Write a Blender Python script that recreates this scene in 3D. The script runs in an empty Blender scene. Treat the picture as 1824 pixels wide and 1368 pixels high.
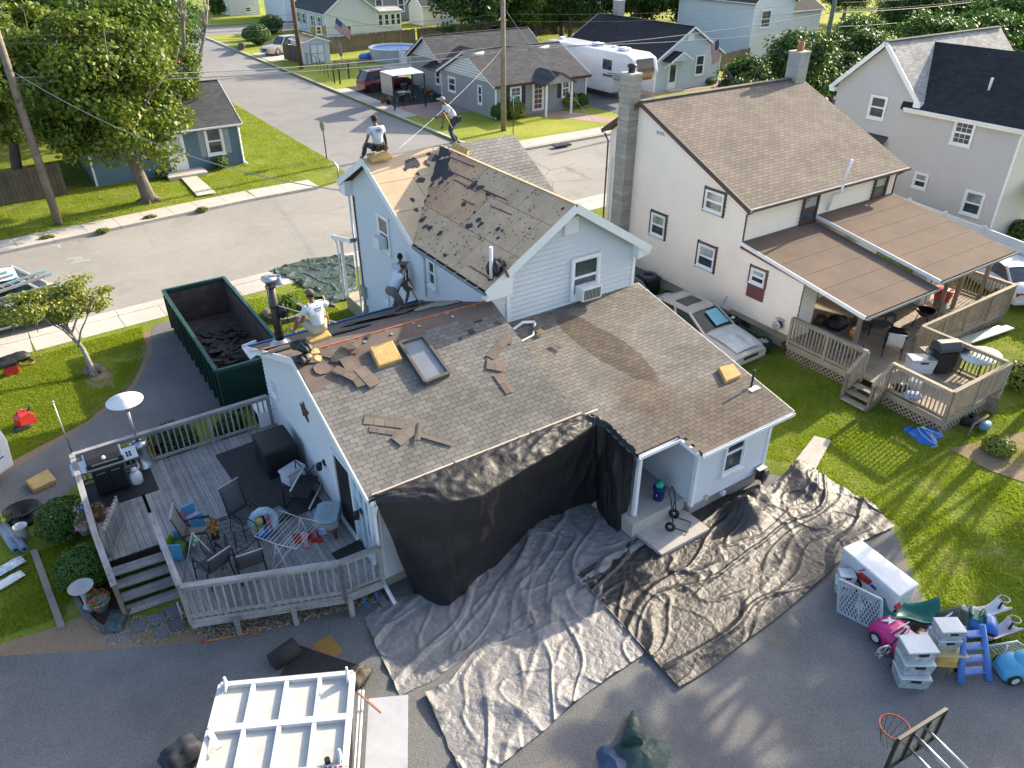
import bpy, bmesh, math, random
from mathutils import Vector, Matrix, noise
R = math.radians
V = Vector
random.seed(7)
SC = bpy.context.scene
COL = SC.collection
CAM_H = 13.0; FPX = 1352.0; PITCH = R(31.54); YAW = R(33.81)
cam = bpy.data.cameras.new('camera'); camo = bpy.data.objects.new('camera', cam); COL.objects.link(camo)
camo.location = (0, 0, CAM_H); camo.rotation_euler = (math.pi/2-PITCH, 0, -YAW)
cam.sensor_width = 36; cam.lens = FPX/1824*36; cam.clip_start = .3; cam.clip_end = 1500
SC.camera = camo
SUN_EL = R(23.5); SUN_AZ = R(7.0)      # azimuth measured from +x towards +y
w = bpy.data.worlds.new('World'); SC.world = w; w.use_nodes = True
nt = w.node_tree; bgn = nt.nodes['Background']
sk = nt.nodes.new('ShaderNodeTexSky'); sk.sky_type = 'NISHITA'; sk.sun_disc = False
sk.sun_elevation = SUN_EL; sk.sun_rotation = math.pi/2-SUN_AZ; sk.air_density = .85; sk.dust_density = 2.5; sk.ozone_density = .8
nt.links.new(sk.outputs[0], bgn.inputs[0]); bgn.inputs[1].default_value = .15
sl = bpy.data.lights.new('sun', 'SUN'); sl.energy = 4.0; sl.angle = R(.5); sl.color = (1, .86, .66)
slo = bpy.data.objects.new('sun', sl); COL.objects.link(slo)
sd = V((math.cos(SUN_EL)*math.cos(SUN_AZ), math.cos(SUN_EL)*math.sin(SUN_AZ), math.sin(SUN_EL)))
slo.rotation_euler = sd.to_track_quat('Z', 'Y').to_euler(); slo.location = (60, 10, 40)
vs = SC.view_settings; vs.view_transform = 'Standard'; vs.look = 'None'; vs.gamma = 1; vs.exposure = 1.38
SC.cycles.max_bounces = 6; SC.cycles.diffuse_bounces = 3; SC.cycles.glossy_bounces = 2; SC.cycles.transmission_bounces = 3
SC.cycles.transparent_max_bounces = 6
_cy, _sy = math.cos(YAW), math.sin(YAW)
_fw = V((_sy*math.cos(PITCH), _cy*math.cos(PITCH), -math.sin(PITCH))); _rt = V((_cy, -_sy, 0)); _up = _rt.cross(_fw)
EYE = V((0, 0, CAM_H))
def ray(px, py): return _rt*((px-912)/FPX) + _up*(-(py-684)/FPX) + _fw
def P(px, py, z=0.0):
 d = ray(px, py); return EYE + d*((z-CAM_H)/d.z)
def PX(px, py, x):
 d = ray(px, py); return EYE + d*(x/d.x)
def PY(px, py, y):
 d = ray(px, py); return EYE + d*(y/d.y)
def PPL(px, py, o, n):
 d = ray(px, py); return EYE + d*((V(o)-EYE).dot(V(n))/d.dot(V(n)))
def HT(b, px, py):
 """height reached at plan point b on the sight line px,py"""
 d = ray(px, py); return (EYE + d*(math.hypot(b[0], b[1])/math.hypot(d.x, d.y))).z
MATS = {}
class NT:
 def __init__(s, name):
  s.m = bpy.data.materials.new(name); s.m.use_nodes = True; s.n = s.m.node_tree; s.b = s.n.nodes['Principled BSDF']
  s.out = s.n.nodes['Material Output']
 def new(s, t, **k):
  x = s.n.nodes.new(t)
  for a, v in k.items(): setattr(x, a, v)
  return x
 def ln(s, a, b): s.n.links.new(a, b)
 def coord(s, kind='Object', scale=(1, 1, 1), rot=0):
  if kind == 'Position': c = s.new('ShaderNodeNewGeometry').outputs['Position']
  else: c = s.new('ShaderNodeTexCoord').outputs[kind]
  mp = s.new('ShaderNodeMapping'); mp.inputs['Scale'].default_value = scale; mp.inputs['Rotation'].default_value = (0, 0, rot); s.ln(c, mp.inputs[0]); return mp.outputs[0]
 def noise(s, co, scale, det=3, rough=.6, w=None):
  x = s.new('ShaderNodeTexNoise'); x.inputs['Scale'].default_value = scale; x.inputs['Detail'].default_value = det; x.inputs['Roughness'].default_value = rough
  s.ln(co, x.inputs['Vector']); return x.outputs['Fac']
 def ramp(s, fac, stops, interp='LINEAR'):
  r = s.new('ShaderNodeValToRGB'); r.color_ramp.interpolation = interp; e = r.color_ramp.elements
  while len(e) < len(stops): e.new(.5)
  for i, (p, c) in enumerate(stops):
   e[i].position = p; e[i].color = (c[0], c[1], c[2], 1) if hasattr(c, '__len__') else (c, c, c, 1)
  s.ln(fac, r.inputs[0]); return r.outputs[0]
 def mix(s, fac, a, b, mode='MIX'):
  x = s.new('ShaderNodeMix', data_type='RGBA', blend_type=mode)
  for i, v in ((0, fac), (6, a), (7, b)):
   if hasattr(v, 'is_linked') or isinstance(v, bpy.types.NodeSocket): s.ln(v, x.inputs[i])
   elif i == 0: x.inputs[0].default_value = v
   else: x.inputs[i].default_value = (v[0], v[1], v[2], 1)
  return x.outputs[2]
 def math(s, op, a, b=None):
  x = s.new('ShaderNodeMath', operation=op)
  for i, v in ((0, a), (1, b)):
   if v is None: continue
   if isinstance(v, bpy.types.NodeSocket): s.ln(v, x.inputs[i])
   else: x.inputs[i].default_value = v
  return x.outputs[0]
 def base(s, c):
  if isinstance(c, bpy.types.NodeSocket): s.ln(c, s.b.inputs['Base Color'])
  else: s.b.inputs['Base Color'].default_value = (c[0], c[1], c[2], 1)
 def bump(s, h, strength=.3, dist=.01):
  x = s.new('ShaderNodeBump'); x.inputs['Strength'].default_value = strength; x.inputs['Distance'].default_value = dist
  s.ln(h, x.inputs['Height']); s.ln(x.outputs[0], s.b.inputs['Normal'])
 def rnd(s):
  a = s.new('ShaderNodeObjectInfo').outputs['Random']; b = s.new('ShaderNodeNewGeometry').outputs['Random Per Island']
  return s.math('FRACT', s.math('ADD', a, b))
def mul(c, k): return tuple(min(1, x*k) for x in c)
def mat(name, col, rough=.75, metal=0, var=.12, scale=3.0, fine=60, fvar=.06, bump=.15, spec=None, rnd=0.0, kind='Position', alpha=1, coat=0, dirt=0):
 """general surface: base colour with slow and fine unevenness"""
 if name in MATS: return MATS[name]
 t = NT(name); co = t.coord(kind)
 n1 = t.noise(co, scale); n2 = t.noise(co, fine, 2)
 c = t.mix(t.ramp(n1, [(.25, 0), (.75, 1)]), mul(col, 1-var), mul(col, 1+var))
 c = t.mix(1.0, c, t.ramp(n2, [(.3, 1-fvar*2), (.7, 1.0)]), 'MULTIPLY')
 if rnd: c = t.mix(1.0, c, t.ramp(t.rnd(), [(0, 1-rnd), (1, 1.0)]), 'MULTIPLY')
 if dirt: c = t.mix(t.ramp(t.noise(co, scale*.6, 5, .7), [(.5, 0), (.75, dirt)]), c, mul(col, .45))
 t.base(c); t.b.inputs['Roughness'].default_value = rough; t.b.inputs['Metallic'].default_value = metal
 if spec is not None: t.b.inputs['Specular IOR Level'].default_value = spec
 if coat: t.b.inputs['Coat Weight'].default_value = coat
 if alpha < 1: t.b.inputs['Alpha'].default_value = alpha
 if bump: t.bump(n2, bump, .01)
 MATS[name] = t.m; return t.m
def wood(name, c0, c1, rough=.85, knots=.5):
 if name in MATS: return MATS[name]
 t = NT(name); oc = t.new('ShaderNodeTexCoord').outputs['Object']
 gs = t.new('ShaderNodeObjectInfo').outputs['Random']; off = t.new('ShaderNodeCombineXYZ'); t.ln(t.math('MULTIPLY', gs, 37.), off.inputs[0]); t.ln(t.math('MULTIPLY', gs, 91.), off.inputs[1])
 ad = t.new('ShaderNodeVectorMath', operation='ADD'); t.ln(oc, ad.inputs[0]); t.ln(off.outputs[0], ad.inputs[1])
 mp = t.new('ShaderNodeMapping'); mp.inputs['Scale'].default_value = (3, 5, 5); t.ln(ad.outputs[0], mp.inputs[0])
 n1 = t.noise(mp.outputs[0], 1.0, 6, .75)
 pc = t.coord('Position'); n2 = t.noise(pc, 1.3, 4, .65)
 f = t.math('ADD', t.math('MULTIPLY', n1, .6), t.math('MULTIPLY', n2, .4))
 c = t.ramp(f, [(.34, c0), (.66, c1)])
 c = t.mix(1.0, c, t.ramp(gs, [(0, .72), (1, 1.0)]), 'MULTIPLY')
 n3 = t.noise(pc, 22, 3, .7); c = t.mix(1.0, c, t.ramp(n3, [(.32, .6), (.46, 1.0)]), 'MULTIPLY')
 t.base(c); t.b.inputs['Roughness'].default_value = rough; t.bump(n1, .35, .01); MATS[name] = t.m; return t.m
def shingle_mat(name, c0, c1, streak=.25, blotch=None):
 """for built tabs: each tab its own shade, granules, stains"""
 if name in MATS: return MATS[name]
 t = NT(name); pc = t.coord('Position')
 c = t.mix(t.rnd(), c0, c1)
 c = t.mix(1.0, c, t.ramp(t.noise(pc, .7, 5, .6), [(.35, 1-streak), (.65, 1.05)]), 'MULTIPLY')
 g = t.noise(pc, 120, 2); c = t.mix(1.0, c, t.ramp(g, [(.3, .7), (.7, 1.15)]), 'MULTIPLY')
 if blotch:
  for (bx, by, rx, ry, rot, k) in blotch:
   mp = t.new('ShaderNodeMapping', vector_type='TEXTURE'); mp.inputs['Location'].default_value = (bx, by, 0); mp.inputs['Rotation'].default_value = (0, 0, rot); mp.inputs['Scale'].default_value = (rx, ry, 1e3)
   wob = t.new('ShaderNodeVectorMath', operation='MULTIPLY_ADD'); nn = t.new('ShaderNodeTexNoise'); nn.inputs['Scale'].default_value = 1.6; t.ln(pc, nn.inputs['Vector'])
   t.ln(nn.outputs['Color'], wob.inputs[0]); wob.inputs[1].default_value = (.35, .35, 0); t.ln(pc, wob.inputs[2]); t.ln(wob.outputs[0], mp.inputs[0])
   ln = t.new('ShaderNodeVectorMath', operation='LENGTH'); t.ln(mp.outputs[0], ln.inputs[0])
   c = t.mix(t.ramp(ln.outputs['Value'], [(.9 if k < .7 else .35, 1), (1.0, 0)]), c, t.mix(1.0, c, (k, k*.9, k*.82), 'MULTIPLY'))
 t.base(c); t.b.inputs['Roughness'].default_value = .95; t.b.inputs['Specular IOR Level'].default_value = .2; t.bump(g, .5, .004); MATS[name] = t.m; return t.m
def far_roof(name, col, axis='x', k=1.0, w=.33, h=.14, mortar=.55, var=.2):
 """roof whose tabs are too small to build: coursed colour and relief. axis = ridge direction"""
 if name in MATS: return MATS[name]
 t = NT(name); sp = t.new('ShaderNodeSeparateXYZ'); t.ln(t.new('ShaderNodeNewGeometry').outputs['Position'], sp.inputs[0])
 cb = t.new('ShaderNodeCombineXYZ'); t.ln(sp.outputs[0 if axis == 'x' else 1], cb.inputs[0]); t.ln(t.math('MULTIPLY', sp.outputs[2], k), cb.inputs[1])
 br = t.new('ShaderNodeTexBrick'); t.ln(cb.outputs[0], br.inputs['Vector']); br.inputs['Scale'].default_value = 1; br.inputs['Brick Width'].default_value = w; br.inputs['Row Height'].default_value = h
 br.inputs['Mortar Size'].default_value = .012; br.inputs['Mortar Smooth'].default_value = .3
 for i, c in ((1, mul(col, 1-var)), (2, mul(col, 1+var)), (3, mul(col, mortar))): br.inputs[i].default_value = (*c, 1)
 pc = t.coord('Position'); c = t.mix(1.0, br.outputs['Color'], t.ramp(t.noise(pc, .8, 5, .6), [(.3, .8), (.7, 1.1)]), 'MULTIPLY')
 g = t.noise(pc, 60, 2); c = t.mix(1.0, c, t.ramp(g, [(.3, .8), (.7, 1.1)]), 'MULTIPLY')
 t.base(c); t.b.inputs['Roughness'].default_value = .95; t.b.inputs['Specular IOR Level'].default_value = .2; t.bump(br.outputs['Fac'], -.4, .01); MATS[name] = t.m; return t.m
def glass_mat(name, col=(.03, .045, .06), rough=.06):
 if name in MATS: return MATS[name]
 t = NT(name); pc = t.coord('Position'); c = t.ramp(t.noise(pc, 1.7, 3), [(.35, mul(col, .6)), (.65, mul(col, 1.9))])
 t.base(c); t.b.inputs['Roughness'].default_value = rough; t.b.inputs['Specular IOR Level'].default_value = .8; MATS[name] = t.m; return t.m
def leaf_mat(name, c0, c1, c2=None, trans=.3):
 if name in MATS: return MATS[name]
 t = NT(name); pc = t.coord('Object'); r = t.rnd()
 c = t.mix(r, c0, c1)
 if c2: c = t.mix(t.ramp(t.noise(pc, .9, 3), [(.5, 0), (.72, 1)]), c, c2)
 t.base(c); t.b.inputs['Roughness'].default_value = .5; t.b.inputs['Specular IOR Level'].default_value = .35
 tr = t.new('ShaderNodeBsdfTranslucent'); t.ln(t.mix(1.0, c, (1.0, 1.15, .45), 'MULTIPLY'), tr.inputs[0]); mx = t.new('ShaderNodeMixShader'); mx.inputs[0].default_value = trans
 t.ln(t.b.outputs[0], mx.inputs[1]); t.ln(tr.outputs[0], mx.inputs[2]); t.ln(mx.outputs[0], t.out.inputs[0]); MATS[name] = t.m; return t.m
class MB:
 def __init__(s): s.v = []; s.f = []; s.s = []
 def add(s, vs_, fs, smooth=False):
  o = len(s.v); s.v += [tuple(x) for x in vs_]; s.f += [tuple(i+o for i in f) for f in fs]; s.s += [smooth]*len(fs); return s
 def poly(s, pts): return s.add(pts, [tuple(range(len(pts)))])
 def box(s, c, d, rz=0, M=None):
  x, y, z = d[0]/2, d[1]/2, d[2]/2; p = [V((a*x, b*y, e*z)) for e in (-1, 1) for b in (-1, 1) for a in (-1, 1)]
  T = M if M is not None else Matrix.Translation(V(c)) @ Matrix.Rotation(rz, 4, 'Z')
  return s.add([T @ q for q in p], [(0, 2, 3, 1), (4, 5, 7, 6), (0, 1, 5, 4), (2, 6, 7, 3), (0, 4, 6, 2), (1, 3, 7, 5)])
 def b2(s, a, b):
  a, b = V(a), V(b); return s.box((a+b)/2, [abs(k) for k in (b-a)])
 def bar(s, a, b, w_, h_, up=(0, 0, 1)):
  return s.box(None, ((V(b)-V(a)).length, w_, h_), M=barM(a, b, up))
 def prism(s, pts, ext):
  n = len(pts); e = V(ext); a = [V(p) for p in pts]; b = [p+e for p in a]
  fs = [tuple(range(n)), tuple(range(2*n-1, n-1, -1))]+[(i, i+n, (i+1) % n+n, (i+1) % n) for i in range(n)]
  return s.add(a+b, fs)
 def tube(s, pts, r, n=8, caps=True, smooth=True, closed=False):
  pts = [V(p) for p in pts]; m = len(pts); rr = r if hasattr(r, '__len__') else [r]*m; vs_ = []; prev = None
  for i, p in enumerate(pts):
   if closed: d = pts[(i+1) % m]-pts[i-1]
   else: d = (pts[min(i+1, m-1)]-pts[max(i-1, 0)])
   d = d.normalized() if d.length > 1e-9 else V((0, 0, 1))
   if prev is None:
    u = d.cross(V((0, 0, 1)));  u = u if u.length > .05 else d.cross(V((1, 0, 0)))
   else: u = prev - d*prev.dot(d)
   u = u.normalized() if u.length > 1e-6 else d.orthogonal().normalized(); prev = u; q = d.cross(u)
   vs_ += [p+(u*math.cos(2*math.pi*k/n)+q*math.sin(2*math.pi*k/n))*rr[i] for k in range(n)]
  fs = []; L = m if closed else m-1
  for i in range(L):
   j = (i+1) % m
   fs += [(i*n+k, i*n+(k+1) % n, j*n+(k+1) % n, j*n+k) for k in range(n)]
  s.add(vs_, fs, smooth)
  if caps and not closed: o = len(s.v)-len(vs_); s.f += [tuple(o+k for k in range(n-1, -1, -1)), tuple(o+(m-1)*n+k for k in range(n))]; s.s += [False, False]
  return s
 def lathe(s, prof, c=(0, 0, 0), n=16, smooth=True, M=None, sx=1, sy=1):
  T = M if M is not None else Matrix.Translation(V(c)); m = len(prof)
  vs_ = [T @ V((r*math.cos(2*math.pi*k/n)*sx, r*math.sin(2*math.pi*k/n)*sy, z)) for r, z in prof for k in range(n)]
  s.add(vs_, [(i*n+k, i*n+(k+1) % n, (i+1)*n+(k+1) % n, (i+1)*n+k) for i in range(m-1) for k in range(n)], smooth); return s
 def ball(s, c, r, n=10, m=6, M=None):
  r = r if hasattr(r, '__len__') else (r, r, r); T = (M if M is not None else Matrix.Identity(4))
  c = V(c); vs_ = []
  for i in range(m+1):
   a = math.pi*i/m
   vs_ += [T @ (c+V((r[0]*math.sin(a)*math.cos(2*math.pi*k/n), r[1]*math.sin(a)*math.sin(2*math.pi*k/n), r[2]*math.cos(a)))) for k in range(n)]
  return s.add(vs_, [(i*n+k, (i+1)*n+k, (i+1)*n+(k+1) % n, i*n+(k+1) % n) for i in range(m) for k in range(n)], True)
 def grid(s, nu, nv, fn, smooth=True):
  vs_ = [fn(i/nu, j/nv) for j in range(nv+1) for i in range(nu+1)]
  return s.add(vs_, [(j*(nu+1)+i, j*(nu+1)+i+1, (j+1)*(nu+1)+i+1, (j+1)*(nu+1)+i) for j in range(nv) for i in range(nu)], smooth)
 def mesh(s, name, mt, off=(0, 0, 0)):
  me = bpy.data.meshes.new(name); o = V(off)
  me.from_pydata([V(p)-o for p in s.v] if o.length else s.v, [], s.f)
  me.polygons.foreach_set('use_smooth', s.s); me.materials.append(mt); me.update(); return me
def barM(a, b, up=(0, 0, 1)):
 a, b = V(a), V(b); x = (b-a).normalized(); u = V(up)
 if abs(x.dot(u)) > .98: u = V((0, 1, 0)) if abs(x.y) < .9 else V((1, 0, 0))
 y = u.cross(x).normalized(); z = x.cross(y); M = Matrix((x, y, z)).transposed().to_4x4(); M.translation = (a+b)/2; return M
WOFF = {}
def root_off(p):
 return WOFF.get(p.name, V((0, 0, 0))) if p is not None else V((0, 0, 0))
def tag(o, label=None, cat=None, group=None, kind=None):
 if label: o['label'] = label
 if cat: o['category'] = cat
 if group: o['group'] = group
 if kind: o['kind'] = kind
 return o
def thing(name, label, cat, loc=(0, 0, 0), rz=0, group=None, local=False):
 """an Empty at the thing's base. local=False: its parts are given in world coordinates"""
 o = bpy.data.objects.new(name, None); COL.objects.link(o); o.location = loc; o.rotation_euler = (0, 0, rz); o.empty_display_size = .2
 WOFF[o.name] = V((0, 0, 0)) if local else V(loc)
 return tag(o, label, cat, group)
def part(name, mb, mt, parent=None, label=None, bevel=0, kind=None, sub=0, solid=0):
 off = root_off(parent); me = mb.mesh(name, mt, off); o = bpy.data.objects.new(name, me); COL.objects.link(o)
 if parent is not None: o.parent = parent; WOFF[o.name] = off
 if label: o['label'] = label
 if kind: o['kind'] = kind
 if solid: m_ = o.modifiers.new('solid', 'SOLIDIFY'); m_.thickness = solid; m_.offset = 0
 if bevel: b = o.modifiers.new('bevel', 'BEVEL'); b.width = bevel; b.segments = 2; b.limit_method = 'ANGLE'; b.angle_limit = R(40)
 if sub: b = o.modifiers.new('sub', 'SUBSURF'); b.levels = sub; b.render_levels = sub
 return o
def solo(name, mb, mt, label, cat, group=None, origin=None, bevel=0, kind=None, solid=0, sub=0):
 """a thing that is a single mesh, origin at its base"""
 if origin is None:
  xs = [p[0] for p in mb.v]; ys = [p[1] for p in mb.v]; zs = [p[2] for p in mb.v]; origin = ((min(xs)+max(xs))/2, (min(ys)+max(ys))/2, min(zs))
 WOFF['__t'] = V(origin)
 class Q: name = '__t'
 me = mb.mesh(name, mt, V(origin)); o = bpy.data.objects.new(name, me); COL.objects.link(o); o.location = origin; WOFF[o.name] = V(origin)
 if solid: m_ = o.modifiers.new('solid', 'SOLIDIFY'); m_.thickness = solid; m_.offset = 0
 if bevel: b = o.modifiers.new('bevel', 'BEVEL'); b.width = bevel; b.segments = 2; b.limit_method = 'ANGLE'; b.angle_limit = R(40)
 if sub: b = o.modifiers.new('sub', 'SUBSURF'); b.levels = sub; b.render_levels = sub
 return tag(o, label, cat, group, kind)
def struct(name, mb, mt, parent=None, kind='structure'):
 o = part(name, mb, mt, parent)
 if parent is None: o['kind'] = kind
 return o
_cubes = {}
def cube_mesh(mt, bev=False):
 if mt.name not in _cubes: _cubes[mt.name] = MB().box((0, 0, 0), (1, 1, 1)).mesh('board', mt)
 return _cubes[mt.name]
def piece(name, me, parent, M4):
 o = bpy.data.objects.new(name, me); COL.objects.link(o); M2 = M4.copy()
 if parent is not None:
  o.parent = parent; off = root_off(parent); M2.translation = M2.translation-off; WOFF[o.name] = off
  if parent.parent is not None: M2.translation = M2.translation   # parts sit at the thing's origin
 o.matrix_basis = M2; return o
def board(name, mt, parent, a, b, w_, h_, up=(0, 0, 1)):
 """one straight piece of timber/metal between two points, sharing one unit mesh"""
 return piece(name, cube_mesh(mt), parent, barM(a, b, up) @ Matrix.Diagonal(((V(b)-V(a)).length, w_, h_, 1)))
def copy_tree(o, parent=None):
 c = o.copy(); COL.objects.link(c)
 if parent is not None: c.parent = parent
 for ch in list(o.children): copy_tree(ch, c)
 return c
def dup(o, loc, rz=None, label=None, scale=None):
 c = copy_tree(o); c.location = loc
 if rz is not None: c.rotation_euler = (0, 0, rz)
 if label: c['label'] = label
 if scale: c.scale = scale if hasattr(scale, '__len__') else (scale,)*3
 return c
def lerp(a, b, t): return V(a)*(1-t)+V(b)*t
def ground_mat(name, stops, fine, fv, rough=.95, bump=.4, bd=.02, big=.25, spots=None, fs=200, cracks=0):
 if name in MATS: return MATS[name]
 t = NT(name); pc = t.coord('Position'); c = t.ramp(t.noise(pc, big, 6, .65), stops)
 f = t.noise(pc, fine, 3, .7); c = t.mix(1.0, c, t.ramp(f, [(.3, 1-fv), (.7, 1+fv*.4)]), 'MULTIPLY')
 f2 = t.noise(pc, fs, 1); c = t.mix(1.0, c, t.ramp(f2, [(.35, 1-fv*1.2), (.68, 1+fv*2.2)]), 'MULTIPLY')
 if cracks:
  vo = t.new('ShaderNodeTexVoronoi', feature='DISTANCE_TO_EDGE'); vo.inputs['Scale'].default_value = cracks; nd = t.new('ShaderNodeTexNoise'); nd.inputs['Scale'].default_value = 1.5; nd.inputs['Detail'].default_value = 6; t.ln(pc, nd.inputs['Vector']); t.ln(t.mix(.16, pc, nd.outputs['Color']), vo.inputs['Vector']); k_ = t.math('MULTIPLY', t.ramp(vo.outputs['Distance'], [(0, 1), (.009, 0)]), t.ramp(t.noise(pc, .12, 3), [(.48, 0), (.62, .55)])); c = t.mix(k_, c, (.07, .065, .06))
 if spots:
  for sc_, lo, hi, col in spots: c = t.mix(t.ramp(t.noise(pc, sc_, 4, .6), [(lo, 0), (hi, 1)]), c, col)
 t.base(c); t.b.inputs['Roughness'].default_value = rough; t.b.inputs['Specular IOR Level'].default_value = .25; t.bump(f, bump, bd); MATS[name] = t.m; return t.m
def siding_mat(name, col, dirt=.12):
 return mat(name, col, .55, var=.03, scale=1.2, fine=40, fvar=.02, bump=.05, dirt=dirt)
WHITE = mat('white_paint', (.8, .8, .79), .5, var=.04, fvar=.03, bump=.04, dirt=.15)
WHITE2 = mat('white_trim', (.82, .83, .84), .4, var=.03, fvar=.02, bump=0)
GLASS = glass_mat('window_glass')
GLASSL = glass_mat('curtained_glass', (.22, .24, .25), .1)
BLACK = mat('black_plastic', (.02, .02, .022), .5, bump=.05)
RUBBER = mat('rubber', (.018, .018, .018), .8, bump=.1)
CHROME = mat('bright_metal', (.6, .66, .68), .25, 1, var=.05, bump=0)
STEEL = mat('galvanised_steel', (.5, .51, .52), .45, .8, var=.15, bump=.05)
DKMETAL = mat('dark_metal', (.03, .03, .035), .45, .4, bump=.05)
GREYWOOD = wood('weathered_wood', (.17, .165, .16), (.50, .49, .48))
BROWNWOOD = wood('brown_weathered_wood', (.13, .10, .075), (.36, .29, .23))
TANWOOD = wood('tan_deck_wood', (.26, .21, .15), (.52, .44, .34))
CONC = ground_mat('concrete', [(.3, (.40, .37, .33)), (.7, (.54, .50, .45))], 9, .15, bump=.15)
# ================================================================== SETTING
GRASS = ground_mat('grass', [(.28, (.085, .125, .012)), (.5, (.17, .22, .02)), (.72, (.27, .28, .04))], 14, .35, bump=.9, bd=.08, big=.35, spots=[(.9, .56, .74, (.32, .27, .10)), (.35, .56, .72, (.10, .16, .012))])
GRASSF = ground_mat('lawn_far', [(.28, (.15, .19, .02)), (.5, (.25, .29, .03)), (.72, (.34, .34, .06))], 6, .3, bump=.7, bd=.1, big=.12, fs=25)
ASPH = ground_mat('worn_asphalt', [(.3, (.25, .24, .218)), (.7, (.32, .305, .275))], 3, .08, bump=.15, bd=.01, big=.15, spots=[(.35, .58, .8, (.21, .20, .19))], fs=90, cracks=.22)
ASPHB = ground_mat('grey_asphalt', [(.3, (.20, .20, .20)), (.7, (.28, .27, .26))], 3, .08, bump=.15, bd=.01, big=.15, spots=[(.3, .55, .8, (.17, .165, .165))], fs=60, cracks=.25)
GRAVEL = ground_mat('gravel', [(.3, (.125, .128, .13)), (.7, (.20, .20, .197))], 45, .35, bump=.9, bd=.02, big=.5, spots=[(1.1, .62, .8, (.22, .18, .13))], fs=130)
DIRT = ground_mat('bare_dirt', [(.3, (.20, .14, .09)), (.7, (.30, .22, .15))], 20, .25, bump=.6)
MULCH = ground_mat('mulch', [(.3, (.035, .025, .018)), (.7, (.07, .05, .035))], 25, .4, bump=.8)
DKASPH = ground_mat('new_asphalt', [(.3, (.035, .035, .037)), (.7, (.055, .055, .055))], 30, .15, bump=.2)
PAVER = ground_mat('pink_paving', [(.3, (.30, .20, .17)), (.7, (.42, .31, .27))], 12, .2, bump=.3)
def sheet(name, pts, z, mt, kind='structure'):
 m = MB(); m.poly([(p[0], p[1], z if len(p) < 3 else p[2]) for p in pts]); return struct(name, m, mt, kind=kind)
def slabp(name, pts, z0, z1, mt):
 m = MB(); m.prism([(p[0], p[1], z1) for p in pts], (0, 0, z0-z1)); return struct(name, m, mt)
m = MB(); m.poly([(-400, -200, -.14), (700, -200, -.14), (700, 900, -.14), (-400, 900, -.14)]); struct('terrain', m, GRASSF)
sheet('street', [(-90, 27), (8, 28.5), (150, 29), (150, 45), (30, 45), (26, 60), (26, 44), (17, 44), (-90, 43)], -.124, ASPH)
sheet('cross_street', [(16.5, 43.9), (27, 43.9), (27, 122), (16.5, 122)], -.120, ASPHB)
sheet('back_street', [(-60, 122), (150, 122), (150, 112), (-60, 112)], -.116, ASPHB)
def nk(x): return 30.5+.6*min(1, max(0, (x+1)/9))+.02*max(0, x-8)     # near kerb line
def fk(x): return 40.2+1.35*min(1, max(0, (x+2)/13))+.02*max(0, x-11)   # far kerb line
xs = [-90, -20, -2, 2, 5, 8, 12, 20, 30, 60, 150]
slabp('yard_ground', [(-90, -60)]+[(150, -60)]+[(x, nk(x)-.02) for x in reversed(xs)], -.14, 0, GRASS)
slabp('corner_lawn', [(x, fk(x)+.02) for x in (-90, -20, -2, 4, 8, 11, 14.6)]+[(16.2, fk(16)+.5), (17.0, fk(16)+1.7), (17.3, 47), (17.35, 111), (-90, 111)], -.14, 0, GRASS)
slabp('opposite_lawn', [(28.6, 42.05), (40, 42.1), (150, 43.4), (150, 111), (26.5, 111), (26.3, 85), (26.3, 46), (26.9, 43.6)], -.14, 0, GRASSF)
slabp('far_lawn', [(-60, 122), (150, 122), (400, 250), (300, 600), (-200, 600), (-100, 250)], -.14, 0, GRASSF)
def slabs(name, pts, width, seg, z=.012, th=.1, side=1, mt=CONC, gap=.02):
 root = MB(); a = V((*pts[0], 0))
 par = None
 for i in range(len(pts)-1):
  a, b = V((*pts[i], 0)), V((*pts[i+1], 0)); L = (b-a).length; n = max(1, round(L/seg)); d = (b-a)/n; q = V((-d.y, d.x, 0)).normalized()*side*width/2
  for k in range(n):
   p0 = a+d*k+d.normalized()*gap/2+q+V((0, 0, z-th/2)); p1 = a+d*(k+1)-d.normalized()*gap/2+q+V((0, 0, z-th/2))
   if par is None:
    m = MB(); m.prism([V((x, y, z-.012)) for x, y in ((p0-q*1.0).xy, (p1-q*1.0).xy, (p1+q*1.0).xy, (p0+q*1.0).xy)], (0, 0, -.02)); par = struct(name, m, mt)
   board('slab', mt, par, p0, p1, width, th)
 return par
slabs('far_pavement', [(x, fk(x)+.05) for x in (-14, -2, 4, 8, 11, 14.6)], 1.45, 1.5)
slabs('near_pavement', [(x, nk(x)-.565) for x in (-14, -1, 2, 5, 8, 14, 30)], 1.15, 1.5, side=-1)
slabs('far_kerb', [(x, fk(x)-.10) for x in (-14, -2, 4, 8, 11, 14.6)], .17, 3., z=.02, th=.15)
slabs('opposite_kerb', [(28.6, 42.02), (40, 42.07), (60, 42.5)], .17, 3., z=.02, th=.15, side=-1)
slabs('near_kerb', [(x, nk(x)) for x in (-14, -1, 2, 5, 8, 14, 30)], .55, 3., side=-1, z=.02, th=.14)
slabs('opposite_pavement', [(28.6, 42.15), (40, 42.2), (60, 42.6)], 1.6, 1.5)
slabs('cross_street_kerb', [(26.35, 46), (26.35, 111)], .25, 3.0, side=-1, z=.03, th=.15)
slabs('corner_kerb', [(28.6, 42.0), (27.4, 42.8), (26.6, 44.2), (26.35, 46)], .25, 1.0, side=-1, z=.03, th=.15)
slabs('side_pavement', [(26.65, 54.5), (26.65, 61.5), (26.65, 68.)], 1.1, 1.6, side=-1, z=.02)
sheet('side_driveway', [(27.75, 58.2), (34, 58.2), (34, 68.5), (27.75, 68.5)], .008, DKASPH)
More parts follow.
